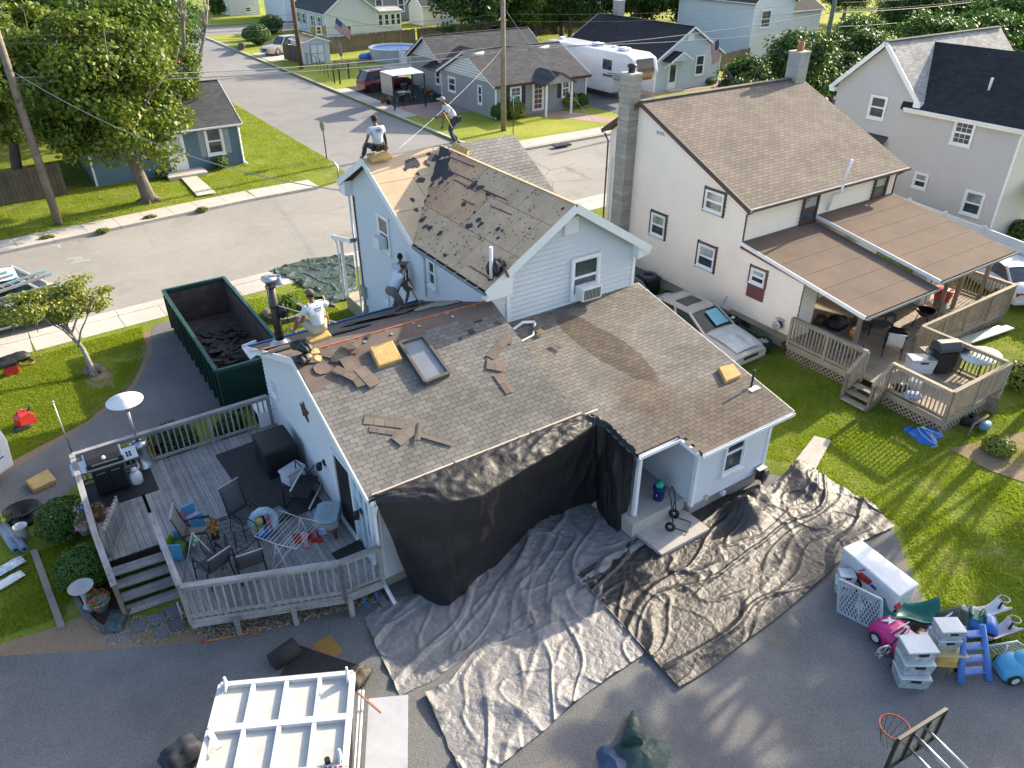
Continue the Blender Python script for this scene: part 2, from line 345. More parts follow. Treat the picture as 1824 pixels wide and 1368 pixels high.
sheet('side_patio', [(27.75, 53.2), (32.1, 53.6), (32.1, 58.2), (27.75, 58.2)], .010, PAVER)
sheet('opposite_driveway', [(40.9, 43.75), (47.6, 43.8), (48.6, 64), (41.4, 64)], .008, GRAVEL)
sheet('neighbour_patio', [P(1050, 160).xy, P(1160, 170).xy, P(1345, 145).xy, P(1315, 135).xy, P(1160, 160).xy], .014, PAVER)
sheet('front_path', [(35.4, 49.9), (37.9, 49.9), (40.6, 43.8), (38.5, 43.8)], .012, PAVER)
pp = [P(*q).xy for q in ((322, 318), (348, 313), (386, 346), (352, 352))]
sheet('garden_path', pp, .09, CONC)
sheet('far_driveway', [P(0, 310).xy, P(0, 345).xy, (-1.5, fk(0)+1.2), (-12, 41), (-12, 52)], .006, ASPHB)
sheet('truck_driveway', [(27., 86), (34, 88), (34, 94), (27., 93)], .006, CONC)
dl = [(3.0, 28.6), (2.74, 28.0), (2.45, 26.3), (1.48, 24.25), (-.24, 22.71), (-1.66, 21.82), (-2.6, 21.3), (-9, 18.6)]
llb = [P(*q) for q in ((0, 922), (60, 905), (120, 880), (150, 850))]
dr = [(-9, 17.2)]+[(q.x, q.y) for q in llb]+[(-.3, 20.7), (.31, 21.31), (3.4, 21.2), (6.2, 21.3), (6.4, 29.0)]
sheet('gravel_drive', dl+dr, .006, GRAVEL)
fe = [(-9, 18), (-2.98, 14.65), (-1.81, 13.99), (-1.01, 13.55), (-.02, 12.97), (1.01, 12.46), (2.12, 12.16), (3.29, 11.86), (4.3, 11.9)]
sheet('gravel_yard', fe+[(4.4, 12.3), (10.4, 12.3), (10.6, 10.2), (14.6, 10.2), (16.2, 8.4), (15.87, 6.59), (14.9, 5.5), (14.38, 4.92), (13.83, 4.32), (13.94, 3.89), (13.85, 2.41), (15, -8), (-9, -8)], .006, GRAVEL)
sheet('dirt_verge', [(-9, 18.15), (-2.98, 14.9), (-2.0, 14.75), (-1.35, 14.8), (-.75, 14.3), (-.2, 13.5), (1.0, 12.9), (2.3, 12.5), (3.6, 12.1), (3.3, 11.80), (2.1, 12.1), (.98, 12.4), (-.05, 12.9), (-1.05, 13.45), (-1.85, 13.9), (-3., 14.55), (-9, 17.9)], .009, DIRT)
sheet('drive_verge', [(x+.0, y+.0) for x, y in dl[1:]]+[(x-.28, y+.28) for x, y in reversed(dl[1:])], .003, DIRT)
sheet('lawn_slab', [P(*q).xy for q in ((1450, 779), (1480, 787), (1450, 842), (1412, 828))], .055, CONC)
sheet('planting_bed', [P(*q).xy for q in ((130, 1060), (215, 1010), (210, 1120), (185, 1120), (150, 1095))], .012, MULCH)
m = MB(); m.poly([P(*q) +V((0,0,.005)) for q in ((165, 640), (200, 665), (205, 690), (160, 690), (140, 665))]); struct('tree_bare_ground', m, DIRT)
m = MB(); m.poly([P(*q)+V((0,0,.02)) for q in ((1690, 800), (1824, 770), (1900, 800), (1824, 860), (1760, 838))]); struct('bare_soil_patch', m, DIRT)
PAINT = mat('faded_road_paint', (.45, .62, .55), .9, bump=0)
m = MB()
for a, b in (((92, 437), (106, 439)), ((104, 436), (107, 442)), ((118, 462), (146, 457)), ((130, 464), (148, 460)), ((126, 469), (160, 462))): m.bar(P(*a, -.118), P(*b, -.118), .06, .003)
struct('road_marks', m, PAINT)
ASPHP = ground_mat('road_patch', [(.3, (.17, .165, .16)), (.7, (.21, .20, .19))], 6, .1, bump=.1)
TAR = mat('tar', (.05, .05, .05), .7)
def clip(poly, z, keep_above):
 out = []
 for i in range(len(poly)):
  a, b = poly[i], poly[(i+1) % len(poly)]; ia = (a[1] >= z) == keep_above or a[1] == z; ib = (b[1] >= z) == keep_above or b[1] == z
  if ia: out.append(a)
  if ia != ib and abs(a[1]-b[1]) > 1e-9: t = (z-a[1])/(b[1]-a[1]); out.append((a[0]+(b[0]-a[0])*t, z))
 return out
def siding(mb, O, u, n, poly, pitch=.125, lap=.036):
 """lapped boards: every course leans out towards its lower edge"""
 O, u, n = V(O), V(u), V(n); z0 = min(p[1] for p in poly); z1 = max(p[1] for p in poly); k = 0
 while z0+k*pitch < z1-.005:
  a = z0+k*pitch; b = a+pitch; c = clip(clip(poly, a, True), b, False); k += 1
  if len(c) < 3: continue
  f = lambda q, e=0: O+u*q[0]+V((0, 0, q[1]))+n*(lap*(b-q[1])/pitch+.002)
  mb.add([f(q) for q in c], [tuple(range(len(c)))])
  lo = [q for q in c if abs(q[1]-a) < 1e-4]
  if len(lo) >= 2:
   l0, l1 = min(lo), max(lo); mb.add([f(l0), f(l1), O+u*l1[0]+V((0, 0, a)), O+u*l0[0]+V((0, 0, a))], [(0, 1, 2, 3)])
def window(par, O, u, n, u0, u1, z0, z1, fm=None, gm=None, trim=.07, grid=None, blind=False, shutters=None, name='window', sash=True, depth=.085, label=None, screen=False):
 """frame, sill, two sashes and their panes, standing proud of a wall plane"""
 fm = fm or WHITE2; gm = gm or GLASS; O, u, n = V(O), V(u), V(n); Z = V((0, 0, 1))
 def bx(mb, a0, a1, b0, b1, d0, d1):
  c = O+u*(a0+a1)/2+Z*(b0+b1)/2+n*(d0+d1)/2; M = Matrix((u, n, Z)).transposed().to_4x4(); M.translation = c; mb.box(None, (abs(a1-a0), abs(d1-d0), abs(b1-b0)), M=M)
 if u0 > u1: u0, u1 = u1, u0
 m = MB(); bx(m, u0-trim, u0, z0-trim, z1+trim, .0, depth); bx(m, u1, u1+trim, z0-trim, z1+trim, .0, depth); bx(m, u0, u1, z1, z1+trim, .0, depth); bx(m, u0, u1, z0-trim, z0, .0, depth)
 W = part(name, m, fm, par, label)
 m = MB(); bx(m, u0-trim-.03, u1+trim+.03, z0-trim-.035, z0-trim, .0, depth+.04); part('sill', m, fm, W)
 sw = .04; zm = (z0+z1)/2; hs = [(z0, zm, .054), (zm, z1, .066)] if sash else [(z0, z1, .056)]
 for (b0, b1, d) in hs:
  m = MB(); bx(m, u0, u0+sw, b0, b1, .0, d); bx(m, u1-sw, u1, b0, b1, .0, d); bx(m, u0+sw, u1-sw, b0, b0+sw, 0, d); bx(m, u0+sw, u1-sw, b1-sw, b1, 0, d)
  if grid:
   for i in range(1, grid[0]): c = u0+sw+(u1-u0-2*sw)*i/grid[0]; bx(m, c-.009, c+.009, b0+sw, b1-sw, .043, d-.002)
   for j in range(1, grid[1]): c = b0+sw+(b1-b0-2*sw)*j/grid[1]; bx(m, u0+sw, u1-sw, c-.009, c+.009, .0435, d-.0025)
  part('sash', m, fm, W)
  m = MB(); bx(m, u0+sw, u1-sw, b0+sw, b1-sw, .038, .044); part('pane', m, (GLASSL if (blind and b0 > z0) else gm), W)
 if shutters:
  sm, sw_ = shutters
  for (a0, a1) in ((u0-trim-sw_-.02, u0-trim-.02), (u1+trim+.02, u1+trim+sw_+.02)):
   m = MB(); bx(m, a0, a1, z0-trim, z1+trim, .0, .035)
   k = z0
   while k < z1-.08: bx(m, a0+.05, a1-.05, k, k+.05, .035, .05); k += .09
   part('shutter', m, sm, par)
 return W
def winpx(par, side, c, tl, br, **k):
 """window whose corners are read off the photograph on the wall plane x=c or y=c"""
 if side == 'x': a, b = PX(*tl, c), PX(*br, c); return window(par, (c, 0, 0), (0, 1, 0), (-1, 0, 0), b.y, a.y, b.z, a.z, **k)
 a, b = PY(*tl, c), PY(*br, c); return window(par, (0, c, 0), (1, 0, 0), (0, -1, 0), a.x, b.x, b.z, a.z, **k)
def slab_roof(name, pts, th, mt, par, label=None):
 m = MB(); m.prism(pts, (0, 0, -th)); return part(name, m, mt, par, label)
def fascia(par, a, b, h=.16, w_=.03, mt=None, name='fascia', drop=.0):
 return board(name, mt or WHITE2, par, V(a)-V((0, 0, h/2+drop)), V(b)-V((0, 0, h/2+drop)), w_, h)
def gutter(par, a, b, mt=None, r=.06, name='gutter'):
 a, b = V(a), V(b); d = (b-a).normalized(); q = V((d.y, -d.x, 0)); m = MB(); pr = [(-r, 0), (-r, -r*1.4), (r*.6, -r*1.7), (r*1.1, -r*.6), (r*1.1, 0), (r*.85, 0), (r*.85, -r*.55), (r*.45, -r*1.45), (-r*.8, -r*1.2), (-r*.8, 0)]
 A = [a+q*x+V((0, 0, z)) for x, z in pr]; B = [b+q*x+V((0, 0, z)) for x, z in pr]; k = len(pr)
 m.add(A+B, [(i, (i+1) % k, (i+1) % k+k, i+k) for i in range(k)]+[tuple(range(k-1, -1, -1)), tuple(range(k, 2*k))]); return part(name, m, mt or WHITE2, par)
def downspout(par, pts, mt=None, r=.035): m = MB(); m.tube(pts, r, 4, smooth=False); return part('downspout', m, mt or WHITE2, par)
def gable_house(name, label, x0, x1, y0, y1, ez, rz, axis, wm, rm, ov=.3, pitch=.2, fm=None, trim=True, th=.14, base=0, group=None, rl=None, eg=True, ridge=None):
 r = thing(name, label, 'house', (x0, y0, base), group=group); fm = fm or WHITE2
 m = MB()
 if axis == 'x':
  rc = ridge if ridge is not None else (y0+y1)/2
  g = [(0, base), (y1-y0, base), (y1-y0, ez), (rc-y0, rz), (0, ez)]; f = [(0, base), (x1-x0, base), (x1-x0, ez), (0, ez)]
  siding(m, (x0, y0, 0), (0, 1, 0), (-1, 0, 0), g, pitch); siding(m, (x1, y0, 0), (0, 1, 0), (1, 0, 0), g, pitch)
  siding(m, (x0, y0, 0), (1, 0, 0), (0, -1, 0), f, pitch); siding(m, (x0, y1, 0), (1, 0, 0), (0, 1, 0), f, pitch)
  part('wall', m, wm, r); s0 = (rz-ez)/(rc-y0); s1 = (rz-ez)/(y1-rc); X0, X1 = x0-ov, x1+ov; za = ez-s0*ov+.06; zb = ez-s1*ov+.06; zr = rz+.06
  slab_roof('roof_slope', [(X0, y0-ov, za), (X1, y0-ov, za), (X1, rc, zr), (X0, rc, zr)], th, rm, r); slab_roof('roof_slope', [(X1, y1+ov, zb), (X0, y1+ov, zb), (X0, rc+.002, zr), (X1, rc+.002, zr)], th, rm, r)
  for X in (X0-.02, X1+.02):
   fascia(r, (X, y0-ov, za+.01), (X, rc, zr+.01), mt=fm, name='rake_board'); fascia(r, (X, rc, zr+.01), (X, y1+ov, zb+.01), mt=fm, name='rake_board')
  if eg: gutter(r, (X0, y0-ov-.05, za+.01), (X1, y0-ov-.05, za+.01), fm)
  m = MB(); m.bar((X0, rc, zr+.012), (X1, rc, zr+.012), .22, .03); part('ridge_cap', m, rm, r)
 else:
  rc = ridge if ridge is not None else (x0+x1)/2
  g = [(0, base), (x1-x0, base), (x1-x0, ez), (rc-x0, rz), (0, ez)]; f = [(0, base), (y1-y0, base), (y1-y0, ez), (0, ez)]
  siding(m, (x0, y0, 0), (1, 0, 0), (0, -1, 0), g, pitch); siding(m, (x0, y1, 0), (1, 0, 0), (0, 1, 0), g, pitch)
  siding(m, (x0, y0, 0), (0, 1, 0), (-1, 0, 0), f, pitch); siding(m, (x1, y0, 0), (0, 1, 0), (1, 0, 0), f, pitch)
  part('wall', m, wm, r); s0 = (rz-ez)/(rc-x0); s1 = (rz-ez)/(x1-rc); Y0, Y1 = y0-ov, y1+ov; za = ez-s0*ov+.06; zb = ez-s1*ov+.06; zr = rz+.06
  slab_roof('roof_slope', [(x0-ov, Y1, za), (x0-ov, Y0, za), (rc, Y0, zr), (rc, Y1, zr)], th, rm, r); slab_roof('roof_slope', [(x1+ov, Y0, zb), (x1+ov, Y1, zb), (rc+.002, Y1, zr), (rc+.002, Y0, zr)], th, rm, r)
  for Y in (Y0-.02, Y1+.02):
   fascia(r, (x0-ov, Y, za+.01), (rc, Y, zr+.01), mt=fm, name='rake_board'); fascia(r, (rc, Y, zr+.01), (x1+ov, Y, zb+.01), mt=fm, name='rake_board')
  if eg: gutter(r, (x0-ov-.05, Y1, za+.01), (x0-ov-.05, Y0, za+.01), fm)
  m = MB(); m.bar((rc, Y0, zr+.012), (rc, Y1, zr+.012), .22, .03); part('ridge_cap', m, rm, r)
 if trim:
  for x, y in ((x0, y0), (x1, y0), (x0, y1)):
   board('corner_trim', fm, r, (x, y, base), (x, y, ez-.02), .1, .1)
 return r
def tabs_field(par, mt, O, u, s, n, W, L, tw=.24, ch=.118, limit=300, keep=None, th=.012, jit=.006, off=.5):
 """shingle tabs laid course by course on a slope; the nearest as pieces, the rest one joined part"""
 O, u, s, n = V(O), V(u).normalized(), V(s).normalized(), V(n).normalized(); cells = []
 rows = int(L/ch)+1
 for j in range(rows):
  d1 = L-j*ch; d0 = max(0, d1-ch-.03)
  o = (j % 2)*tw*off + random.uniform(-.01, .01); i = -1
  while -tw+o+i*tw < W:
   a = max(0, o+i*tw); b = min(W, o+(i+1)*tw)-.009; i += 1
   if b-a < .02 or d1-d0 < .03: continue
   c = O+u*(a+b)/2+s*(d0+d1)/2
   if keep and not keep(c, (a+b)/2, (d0+d1)/2): continue
   cells.append((a, b, d0, d1, c))
 cells.sort(key=lambda q: (q[4]-EYE).length)
 cm = {}
 for k, (a, b, d0, d1, c) in enumerate(cells):
  nn = (n + s*-.06 + u*random.uniform(-.01, .01)).normalized(); uu = (u-nn*u.dot(nn)).normalized(); ss = nn.cross(uu)
  M = Matrix((uu, ss, nn)).transposed().to_4x4(); M.translation = c+n*(.010+random.uniform(0, jit*.4))
  if k < limit:
   piece('shingle', cube_mesh(mt), par, M @ Matrix.Diagonal((b-a, d1-d0, th, 1)))
  else:
   cm.setdefault(0, MB()).box(None, (b-a, d1-d0, th), M=M)
 if 0 in cm: part('shingles', cm[0], mt, par, kind='stuff')
# ================================================================== MAIN HOUSE
BLUEW = siding_mat('pale_blue_siding', (.62, .65, .68), .1)
SH_L = shingle_mat('left_shingles', (.17, .163, .15), (.228, .22, .203))
bl = P(1072, 600, 3.3)
SH_R = shingle_mat('right_shingles', (.185, .172, .152), (.243, .226, .198), blotch=[(P(1080, 610, 3.3).x, P(1080, 610, 3.3).y, .60, 1.75, R(12), .62), (P(1290, 730, 2.7).x, P(1290, 730, 2.7).y, 3.4, 1.5, 0, .72), (P(1150, 700, 2.8).x, P(1150, 700, 2.8).y, 1.2, 1.1, 0, .8)])
SH_F = shingle_mat('front_shingles', (.24, .23, .21), (.31, .30, .275))
UNDER = mat('roof_deck_dark', (.05, .045, .04), .9)
PLY = [mat('plywood_pale', (.62, .47, .29), .8, var=.14, scale=.9, fine=30, fvar=.12, dirt=.2), mat('plywood_brown', (.62, .385, .225), .85, var=.18, scale=1.5, fine=30, fvar=.15, dirt=.3), mat('plywood_tan', (.64, .45, .28), .85, var=.18, scale=1.3, fine=30, fvar=.15, dirt=.3)]
FELT = mat('tar_paper', (.035, .037, .045), .8, var=.2, scale=6)
BROWNPAPER = mat('brown_felt', (.14, .105, .085), .85, var=.22, scale=2.5, dirt=.4)
FOUND = mat('foundation', (.42, .39, .35), .9, dirt=.4)
house = thing('house', 'pale blue sided house in mid re-roofing with bare plywood upper roof and workers on it', 'house', (4.45, 11.7, 0))
RZ = 6.65; EZ = 4.92
m = MB()
siding(m, (9.6, 0, 0), (0, 1, 0), (-1, 0, 0), [(15.3, 2.6), (19.3, 2.6), (19.3, 4.9), (15.3, 4.9)])
siding(m, (9.6, 0, 0), (0, 1, 0), (-1, 0, 0), [(19.3, .1), (24.1, .1), (24.1, 5.4), (22.2, RZ-.1), (19.3, 4.95)])
siding(m, (0, 15.3, 0), (1, 0, 0), (0, -1, 0), [(10.1, 3.3), (14.5, 3.3), (14.5, 5.0), (12.1, RZ-.12), (10.1, 5.2)], .14, .052)
siding(m, (0, 15.3, 0), (1, 0, 0), (0, -1, 0), [(9.6, 3.3), (10.1, 3.3), (10.1, 4.9), (9.6, 4.6)])
siding(m, (14.5, 0, 0), (0, 1, 0), (1, 0, 0), [(15.3, .1), (24.1, .1), (24.1, 5.1), (15.3, 5.1)])
siding(m, (0, 24.1, 0), (1, 0, 0), (0, 1, 0), [(9.6, .1), (14.5, .1), (14.5, 5.2), (9.6, 5.2)])
part('upper_wall', m, BLUEW, house)
m = MB()
siding(m, (4.45, 0, 0), (0, 1, 0), (-1, 0, 0), [(11.8, .35), (19.1, .35), (19.1, 2.85), (15.3, 4.3), (11.8, 2.95)])
siding(m, (0, 11.8, 0), (1, 0, 0), (0, -1, 0), [(4.45, .35), (10.4, .35), (10.4, 2.9), (4.45, 2.9)])
siding(m, (0, 19.1, 0), (1, 0, 0), (0, 1, 0), [(4.45, .35), (9.6, .35), (9.6, 2.8), (4.45, 2.8)])
part('low_wall', m, BLUEW, house)
m = MB(); m.b2((4.5, 11.85, 0), (9.6, 19.05, .36)); m.b2((11.95, 9.75, 0), (14.45, 15.3, .5)); m.b2((9.65, 15.35, 0), (14.45, 24.05, .2)); part('foundation', m, FOUND, house)
m = MB()
bx = PX(1252, 800, 11.9)
siding(m, (0, 9.7, 0), (1, 0, 0), (0, -1, 0), [(11.9, .45), (14.5, .45), (14.5, 2.45), (11.9, 2.45)], .14, .05)
siding(m, (11.9, 0, 0), (0, 1, 0), (-1, 0, 0), [(9.7, .45), (12.0, .45), (12.0, 2.9), (9.7, 2.4)])
siding(m, (0, 12.0, 0), (1, 0, 0), (0, -1, 0), [(10.2, .45), (11.9, .45), (11.9, 2.95), (10.2, 2.95)])
siding(m, (10.3, 0, 0), (0, 1, 0), (-1, 0, 0), [(11.6, .3), (12.0, .3), (12.0, 2.9), (11.6, 2.9)])
siding(m, (14.5, 0, 0), (0, 1, 0), (1, 0, 0), [(9.7, .45), (15.3, .45), (15.3, 3.6), (9.7, 2.4)])
part('rear_room_wall', m, BLUEW, house)
for p in ((11.9, 9.7), (14.5, 9.7)): board('corner_trim', WHITE2, house, (*p, .4), (*p, 2.42), .11, .11)
for p in ((10.1, 15.3, 3.55, 5.0), (14.5, 15.3, 3.4, 4.95)): board('corner_trim', WHITE2, house, (p[0], p[1], p[2]), (p[0], p[1], p[3]), .11, .11)
board('corner_trim', WHITE2, house, (4.45, 11.8, .35), (4.45, 11.8, 2.9), .1, .1)
uX = V((1, 0, 0)); LE = V((4.2, 11.5, 2.94)); LR = V((4.2, 15.3, 4.45)); sl_ = (LE-LR); nL = uX.cross(-sl_).normalized(); nL = nL if nL.z > 0 else -nL
slab_roof('low_roof', [LE, (9.62, 11.5, 2.94), (9.62, 15.3, 4.45), LR], .12, UNDER, house)
BK = V((4.2, 19.45, 2.84)); slab_roof('low_roof_far_slope', [LR, (9.6, 15.3, 4.45), (9.6, 19.45, 2.84), BK], .12, BROWNPAPER, house)
fascia(house, LE+V((-.02, 0, .02)), LR+V((-.02, 0, .02)), .17, name='rake_board'); fascia(house, LR+V((-.02, 0, .02)), BK+V((-.02, 0, .02)), .17, name='rake_board')
Lsl = sl_.length
def keepL(c, a, d):
 f = d/Lsl
 if d < .42+.1*math.sin(a*3): return False                      # peeled strip below the ridge
 q = (a-.0)/5.4
 if d < 1.25-.55*min(1, a/1.6) and a < 1.7: return False
 return True
tabs_field(house, SH_L, LR, uX, sl_, nL, 5.42, Lsl+.03, keep=keepL)
m = MB()   # brown felt showing where tabs are gone
m.poly([LR+uX*.02+nL*.012, LR+uX*5.4+nL*.012, LR+uX*5.4+sl_.normalized()*.46+nL*.012, LR+uX*1.9+sl_.normalized()*.55+nL*.012, LR+uX*1.6+sl_.normalized()*1.0+nL*.012, LR+uX*.9+sl_.normalized()*1.35+nL*.012, LR+uX*.02+sl_.normalized()*1.3+nL*.012])
part('underlayment', m, BROWNPAPER, house)
gutter(house, (9.6, 11.47, 2.93), (4.2, 11.47, 2.93))
fascia(house, (4.2, 11.53, 2.93), (10.2, 11.53, 2.93), .15)
m = MB(); m.tube([(4.36, 11.42, 2.8), (4.36, 11.55, 2.6), (4.38, 11.7, 2.3), (4.38, 11.7, .3), (4.4, 11.2, .08)], .045, 4, smooth=False); part('downspout', m, WHITE2, house)
BLUEM = mat('blue_trim', (.05, .16, .42), .4)
board('drip_edge', BLUEM, house, (4.2, 19.47, 2.86), (9.5, 19.47, 2.86), .05, .06)
ORG = mat('orange_strap', (.42, .13, .05), .6);
for i in range(18): board('ridge_strip', ORG, house, (4.9+i*.27, 15.34, 4.485), (4.9+i*.27+.25, 15.34, 4.485), .05, .03)
for x in (5.1, 5.9, 6.6, 7.35, 8.3, 9.1): board('metal_strap', STEEL, house, (x, 15.5, 4.42), (x+.05, 15.12, 4.42), .07, .012)
def zr_(y): return 2.42+.215*(y-9.3)
pr = [(9.62, 15.3), (14.75, 15.3), (14.75, 9.3), (11.55, 9.3), (11.45, 9.95), (10.15, 9.95), (10.15, 11.3), (9.62, 11.3)]
slab_roof('right_roof', [(x, y, zr_(y)) for x, y in pr], .1, UNDER, house)
sR = V((0, -1, -.215)).normalized(); nR = V((0, -.215, 1)).normalized()
def keepR(c, a, d):
 x, y = c.x, c.y
 if x < 10.05 and y < 11.35: return False
 if x < 11.45 and y < 9.97: return False
 return True
tabs_field(house, SH_R, (9.62, 15.3, zr_(15.3)), uX, sR, nR, 5.15, 6.15, keep=keepR)
for a, b in (((14.75, 9.27), (11.55, 9.27)), ((11.5, 9.35), (11.42, 9.9)), ((11.4, 9.92), (10.15, 9.92))):
 gutter(house, (a[0], a[1], zr_(a[1])), (b[0], b[1], zr_(b[1]))); fascia(house, (a[0], a[1]+.04, zr_(a[1])), (b[0], b[1]+.04, zr_(b[1])), .15)
fascia(house, (14.78, 9.3, zr_(9.3)), (14.78, 15.3, zr_(15.3)), .15, name='rake_board')
board('porch_post', WHITE2, house, (10.4, 10.15, .5), (10.4, 10.15, 2.45), .1, .1)
m = MB(); m.b2((10.15, 9.9, 0), (11.9, 12.0, .5)); part('porch_slab', m, CONC, house)
m = MB(); m.b2((10.3, 9.0, 0), (11.9, 9.9, .16)); part('porch_step', m, CONC, house)
m = MB(); m.b2((10.85, 11.93, .55), (11.6, 11.97, 2.35)); part('porch_door', m, mat('dark_door', (.03, .035, .04), .3), house)
winpx(house, 'y', 9.7, (1309, 784), (1330, 830), trim=.05, gm=GLASS) if False else window(house, (0, 9.68, 0), (1, 0, 0), (0, -1, 0), 12.85, 13.5, 1.05, 2.2, trim=.05)
W0 = V((9.3, 15.05, 4.9)); ve = V((9.3, 19.1, 4.9)); Rg0 = V((12.1, 15.05, RZ)); Rg1 = V((12.1, 22.2, RZ)); FL = V((9.3, 22.2, RZ)); FRr = V((14.9, 22.2, RZ)); FRe = V((14.9, 19.1, 4.9))
slab_roof('wing_roof_slope', [W0, Rg0, Rg1, ve], .12, UNDER, house); slab_roof('wing_roof_slope', [(14.9, 15.05, 4.9), (14.9, 19.1, 4.9), Rg1, Rg0], .12, UNDER, house)
slab_roof('front_roof_slope', [ve, Rg1, FL], .121, UNDER, house); slab_roof('front_roof_slope', [Rg1, FRe, FRr], .121, UNDER, house)
slab_roof('front_roof_slope', [FL, FRr, (14.9, 24.5, 5.42), (9.3, 24.5, 5.42)], .12, UNDER, house)
def sheets(o, u, s, n, W, L, keep, mats_, lw=2.44, lh=1.22, off=0):
 j = 0; d = L
 while d > .02:
  d0 = max(0, d-lh); i = 0; x = -off if j % 2 == 0 else -off-lw/2
  while x < W:
   a, b = max(0, x), min(W, x+lw); x += lw
   if b-a < .05: continue
   poly = keep([(a+.008, d0+.008), (b-.008, d0+.008), (b-.008, d-.008), (a+.008, d-.008)])
   if len(poly) < 3: continue
   m = MB(); z_ = .018+random.uniform(0, .006); m.prism([o+u*p[0]+s*p[1]+n*z_ for p in poly], n*-.015); part('plywood_sheet', m, random.choice(mats_), house)
  d = d0; j += 1
def halfplane(poly, f):
 out = []
 for i in range(len(poly)):
  a, b = poly[i], poly[(i+1) % len(poly)]; fa, fb = f(*a), f(*b)
  if fa >= 0: out.append(a)
  if (fa >= 0) != (fb >= 0): t = fa/(fa-fb); out.append((a[0]+(b[0]-a[0])*t, a[1]+(b[1]-a[1])*t))
 return out
sw = (W0-Rg0); Lw = sw.length; sw = sw.normalized(); uy = V((0, 1, 0)); nW = uy.cross(sw).normalized(); nW = nW if nW.z > 0 else -nW
sheets(Rg0, uy, sw, nW, 7.15, Lw, lambda p: halfplane(p, lambda a, d: 7.15-a-3.1*(d/Lw)), [PLY[1], PLY[1], PLY[2], PLY[2]], off=.7)
sf = (ve-V((9.3, 22.2, RZ))); Lf = sf.length; sf = sf.normalized(); nF = uX.cross(-sf).normalized(); nF = nF if nF.z > 0 else -nF
sheets(FL, uX, sf, nF, 2.8, Lf, lambda p: halfplane(p, lambda a, d: 2.8*(1-d/Lf)-a), [PLY[0]])
m = MB(); m.bar(Rg0+V((0, 0, .03)), Rg1+V((0, 0, .03)), .09, .012); part('ridge_strip', m, PLY[2], house)
RED = mat('dark_red_strip', (.20, .035, .045), .7)
def onw(px, py, off=.03):
 d = ray(px, py); t = (Rg0-EYE).dot(nW)/d.dot(nW); return EYE+d*t+nW*off
for a, b in (((800, 280), (846, 299)), ((798, 304), (844, 325)), ((810, 322), (850, 343)), ((850, 334), (884, 352)), ((824, 356), (846, 367)), ((874, 368), (912, 384)), ((866, 341), (902, 357)), ((837, 475), (879, 501)), ((867, 342), (892, 353))):
 board('red_strip', RED, house, onw(*a), onw(*b), .035, .008, up=nW)
def scrap(par, c, u, v, n, r, mt, jag=.5, k=9, name='torn_felt', lift=.03, sx=1):
 pts = []; ph = random.uniform(0, 6.28)
 for i in range(k):
  a = ph+2*math.pi*i/k; q = r*(1-jag*random.random()); pts.append(c+u*math.cos(a)*q*sx+v*math.sin(a)*q+n*(lift+random.uniform(0, .012)))
 m = MB(); m.prism(pts, n*-.008); return part(name, m, mt, par)
def onf(px, py, off=.02):
 d = ray(px, py); t = (FL-EYE).dot(nF)/d.dot(nF); return EYE+d*t+nF*off
for px, py, r in ((783, 272, .36), (778, 285, .32), (790, 292, .3), (776, 296, .3), (786, 305, .33), (797, 312, .25), (768, 300, .2), (779, 316, .26), (760, 292, .17), (766, 322, .2), (760, 335, .14), (757, 343, .13), (757, 360, .12), (750, 373, .13), (753, 393, .17), (757, 405, .15), (748, 322, .13), (737, 290, .26), (729, 295, .22), (786, 326, .12), (752, 374, .08), (766, 407, .12), (785, 416, .13), (836, 404, .17), (857, 401, .14), (853, 393, .1), (888, 409, .11), (888, 425, .08), (843, 331, .22), (856, 335, .16), (826, 365, .1), (788, 271, .2), (771, 283, .22), (744, 311, .1), (734, 357, .13), (741, 375, .09), (722, 303, .09), (764, 276, .1), (846, 380, .06), (895, 412, .06), (870, 348, .1), (800, 276, .1), (793, 456, .07), (875, 497, .12), (812, 455, .05), (1003, 373, .06), (944, 408, .05), (770, 330, .1), (764, 350, .08)):
 left = px < 1290/4+456-(py-255)*.27 + 0
 f = onf if (px < 778-(py-255)*.245) else onw
 c = f(px, py, .0); nn = nF if f is onf else nW; uu = V((1, 0, 0)) if f is onf else uy; vv = nn.cross(uu)
 scrap(house, c, uu, vv, nn, r*1.05, FELT, .55, 11, sx=random.choice((.7, 1, 1.4)))
m = MB()
for i in range(420):
 a = random.uniform(.1, 7); d = random.uniform(.1, Lw-.1)
 if a < 7.1-3.1*d/Lw: c = Rg0+uy*a+sw*d+nW*.031; s_ = random.uniform(.008, .03); m.box(None, (s_*2, s_, .004), M=barM(c, c+uy*.1+sw*random.uniform(-.3, .3), nW))
part('nail_scraps', m, FELT, house, kind='stuff')
def keepF(c, a, d): return a > 2.75*d/Lf-.0 and a < 2.85
tabs_field(house, SH_F, Rg1, uX, sf, nF, 2.85, Lf, keep=keepF, limit=220, tw=.26, ch=.14)
swr = V((14.9, 15.05, 4.9))-Rg0
def keepW(c, a, d): return a < 7.15-3.1*d/swr.length
tabs_field(house, SH_F, Rg0, uy, swr, V((swr.z*-1, 0, swr.x)), 7.15, swr.length, keep=keepW, limit=0, tw=.35, ch=.2)
fascia(house, FL+V((-.02, 0, .03)), ve+V((-.02, 0, .03)), .2, name='rake_board'); fascia(house, FL+V((-.02, 0, .03)), (9.28, 24.5, 5.45), .2, name='rake_board')
fascia(house, (9.3, 15.03, 4.93), (12.1, 15.03, RZ+.03), .22, name='rake_board'); fascia(house, (12.1, 15.03, RZ+.03), (14.9, 15.03, 4.93), .22, name='rake_board')
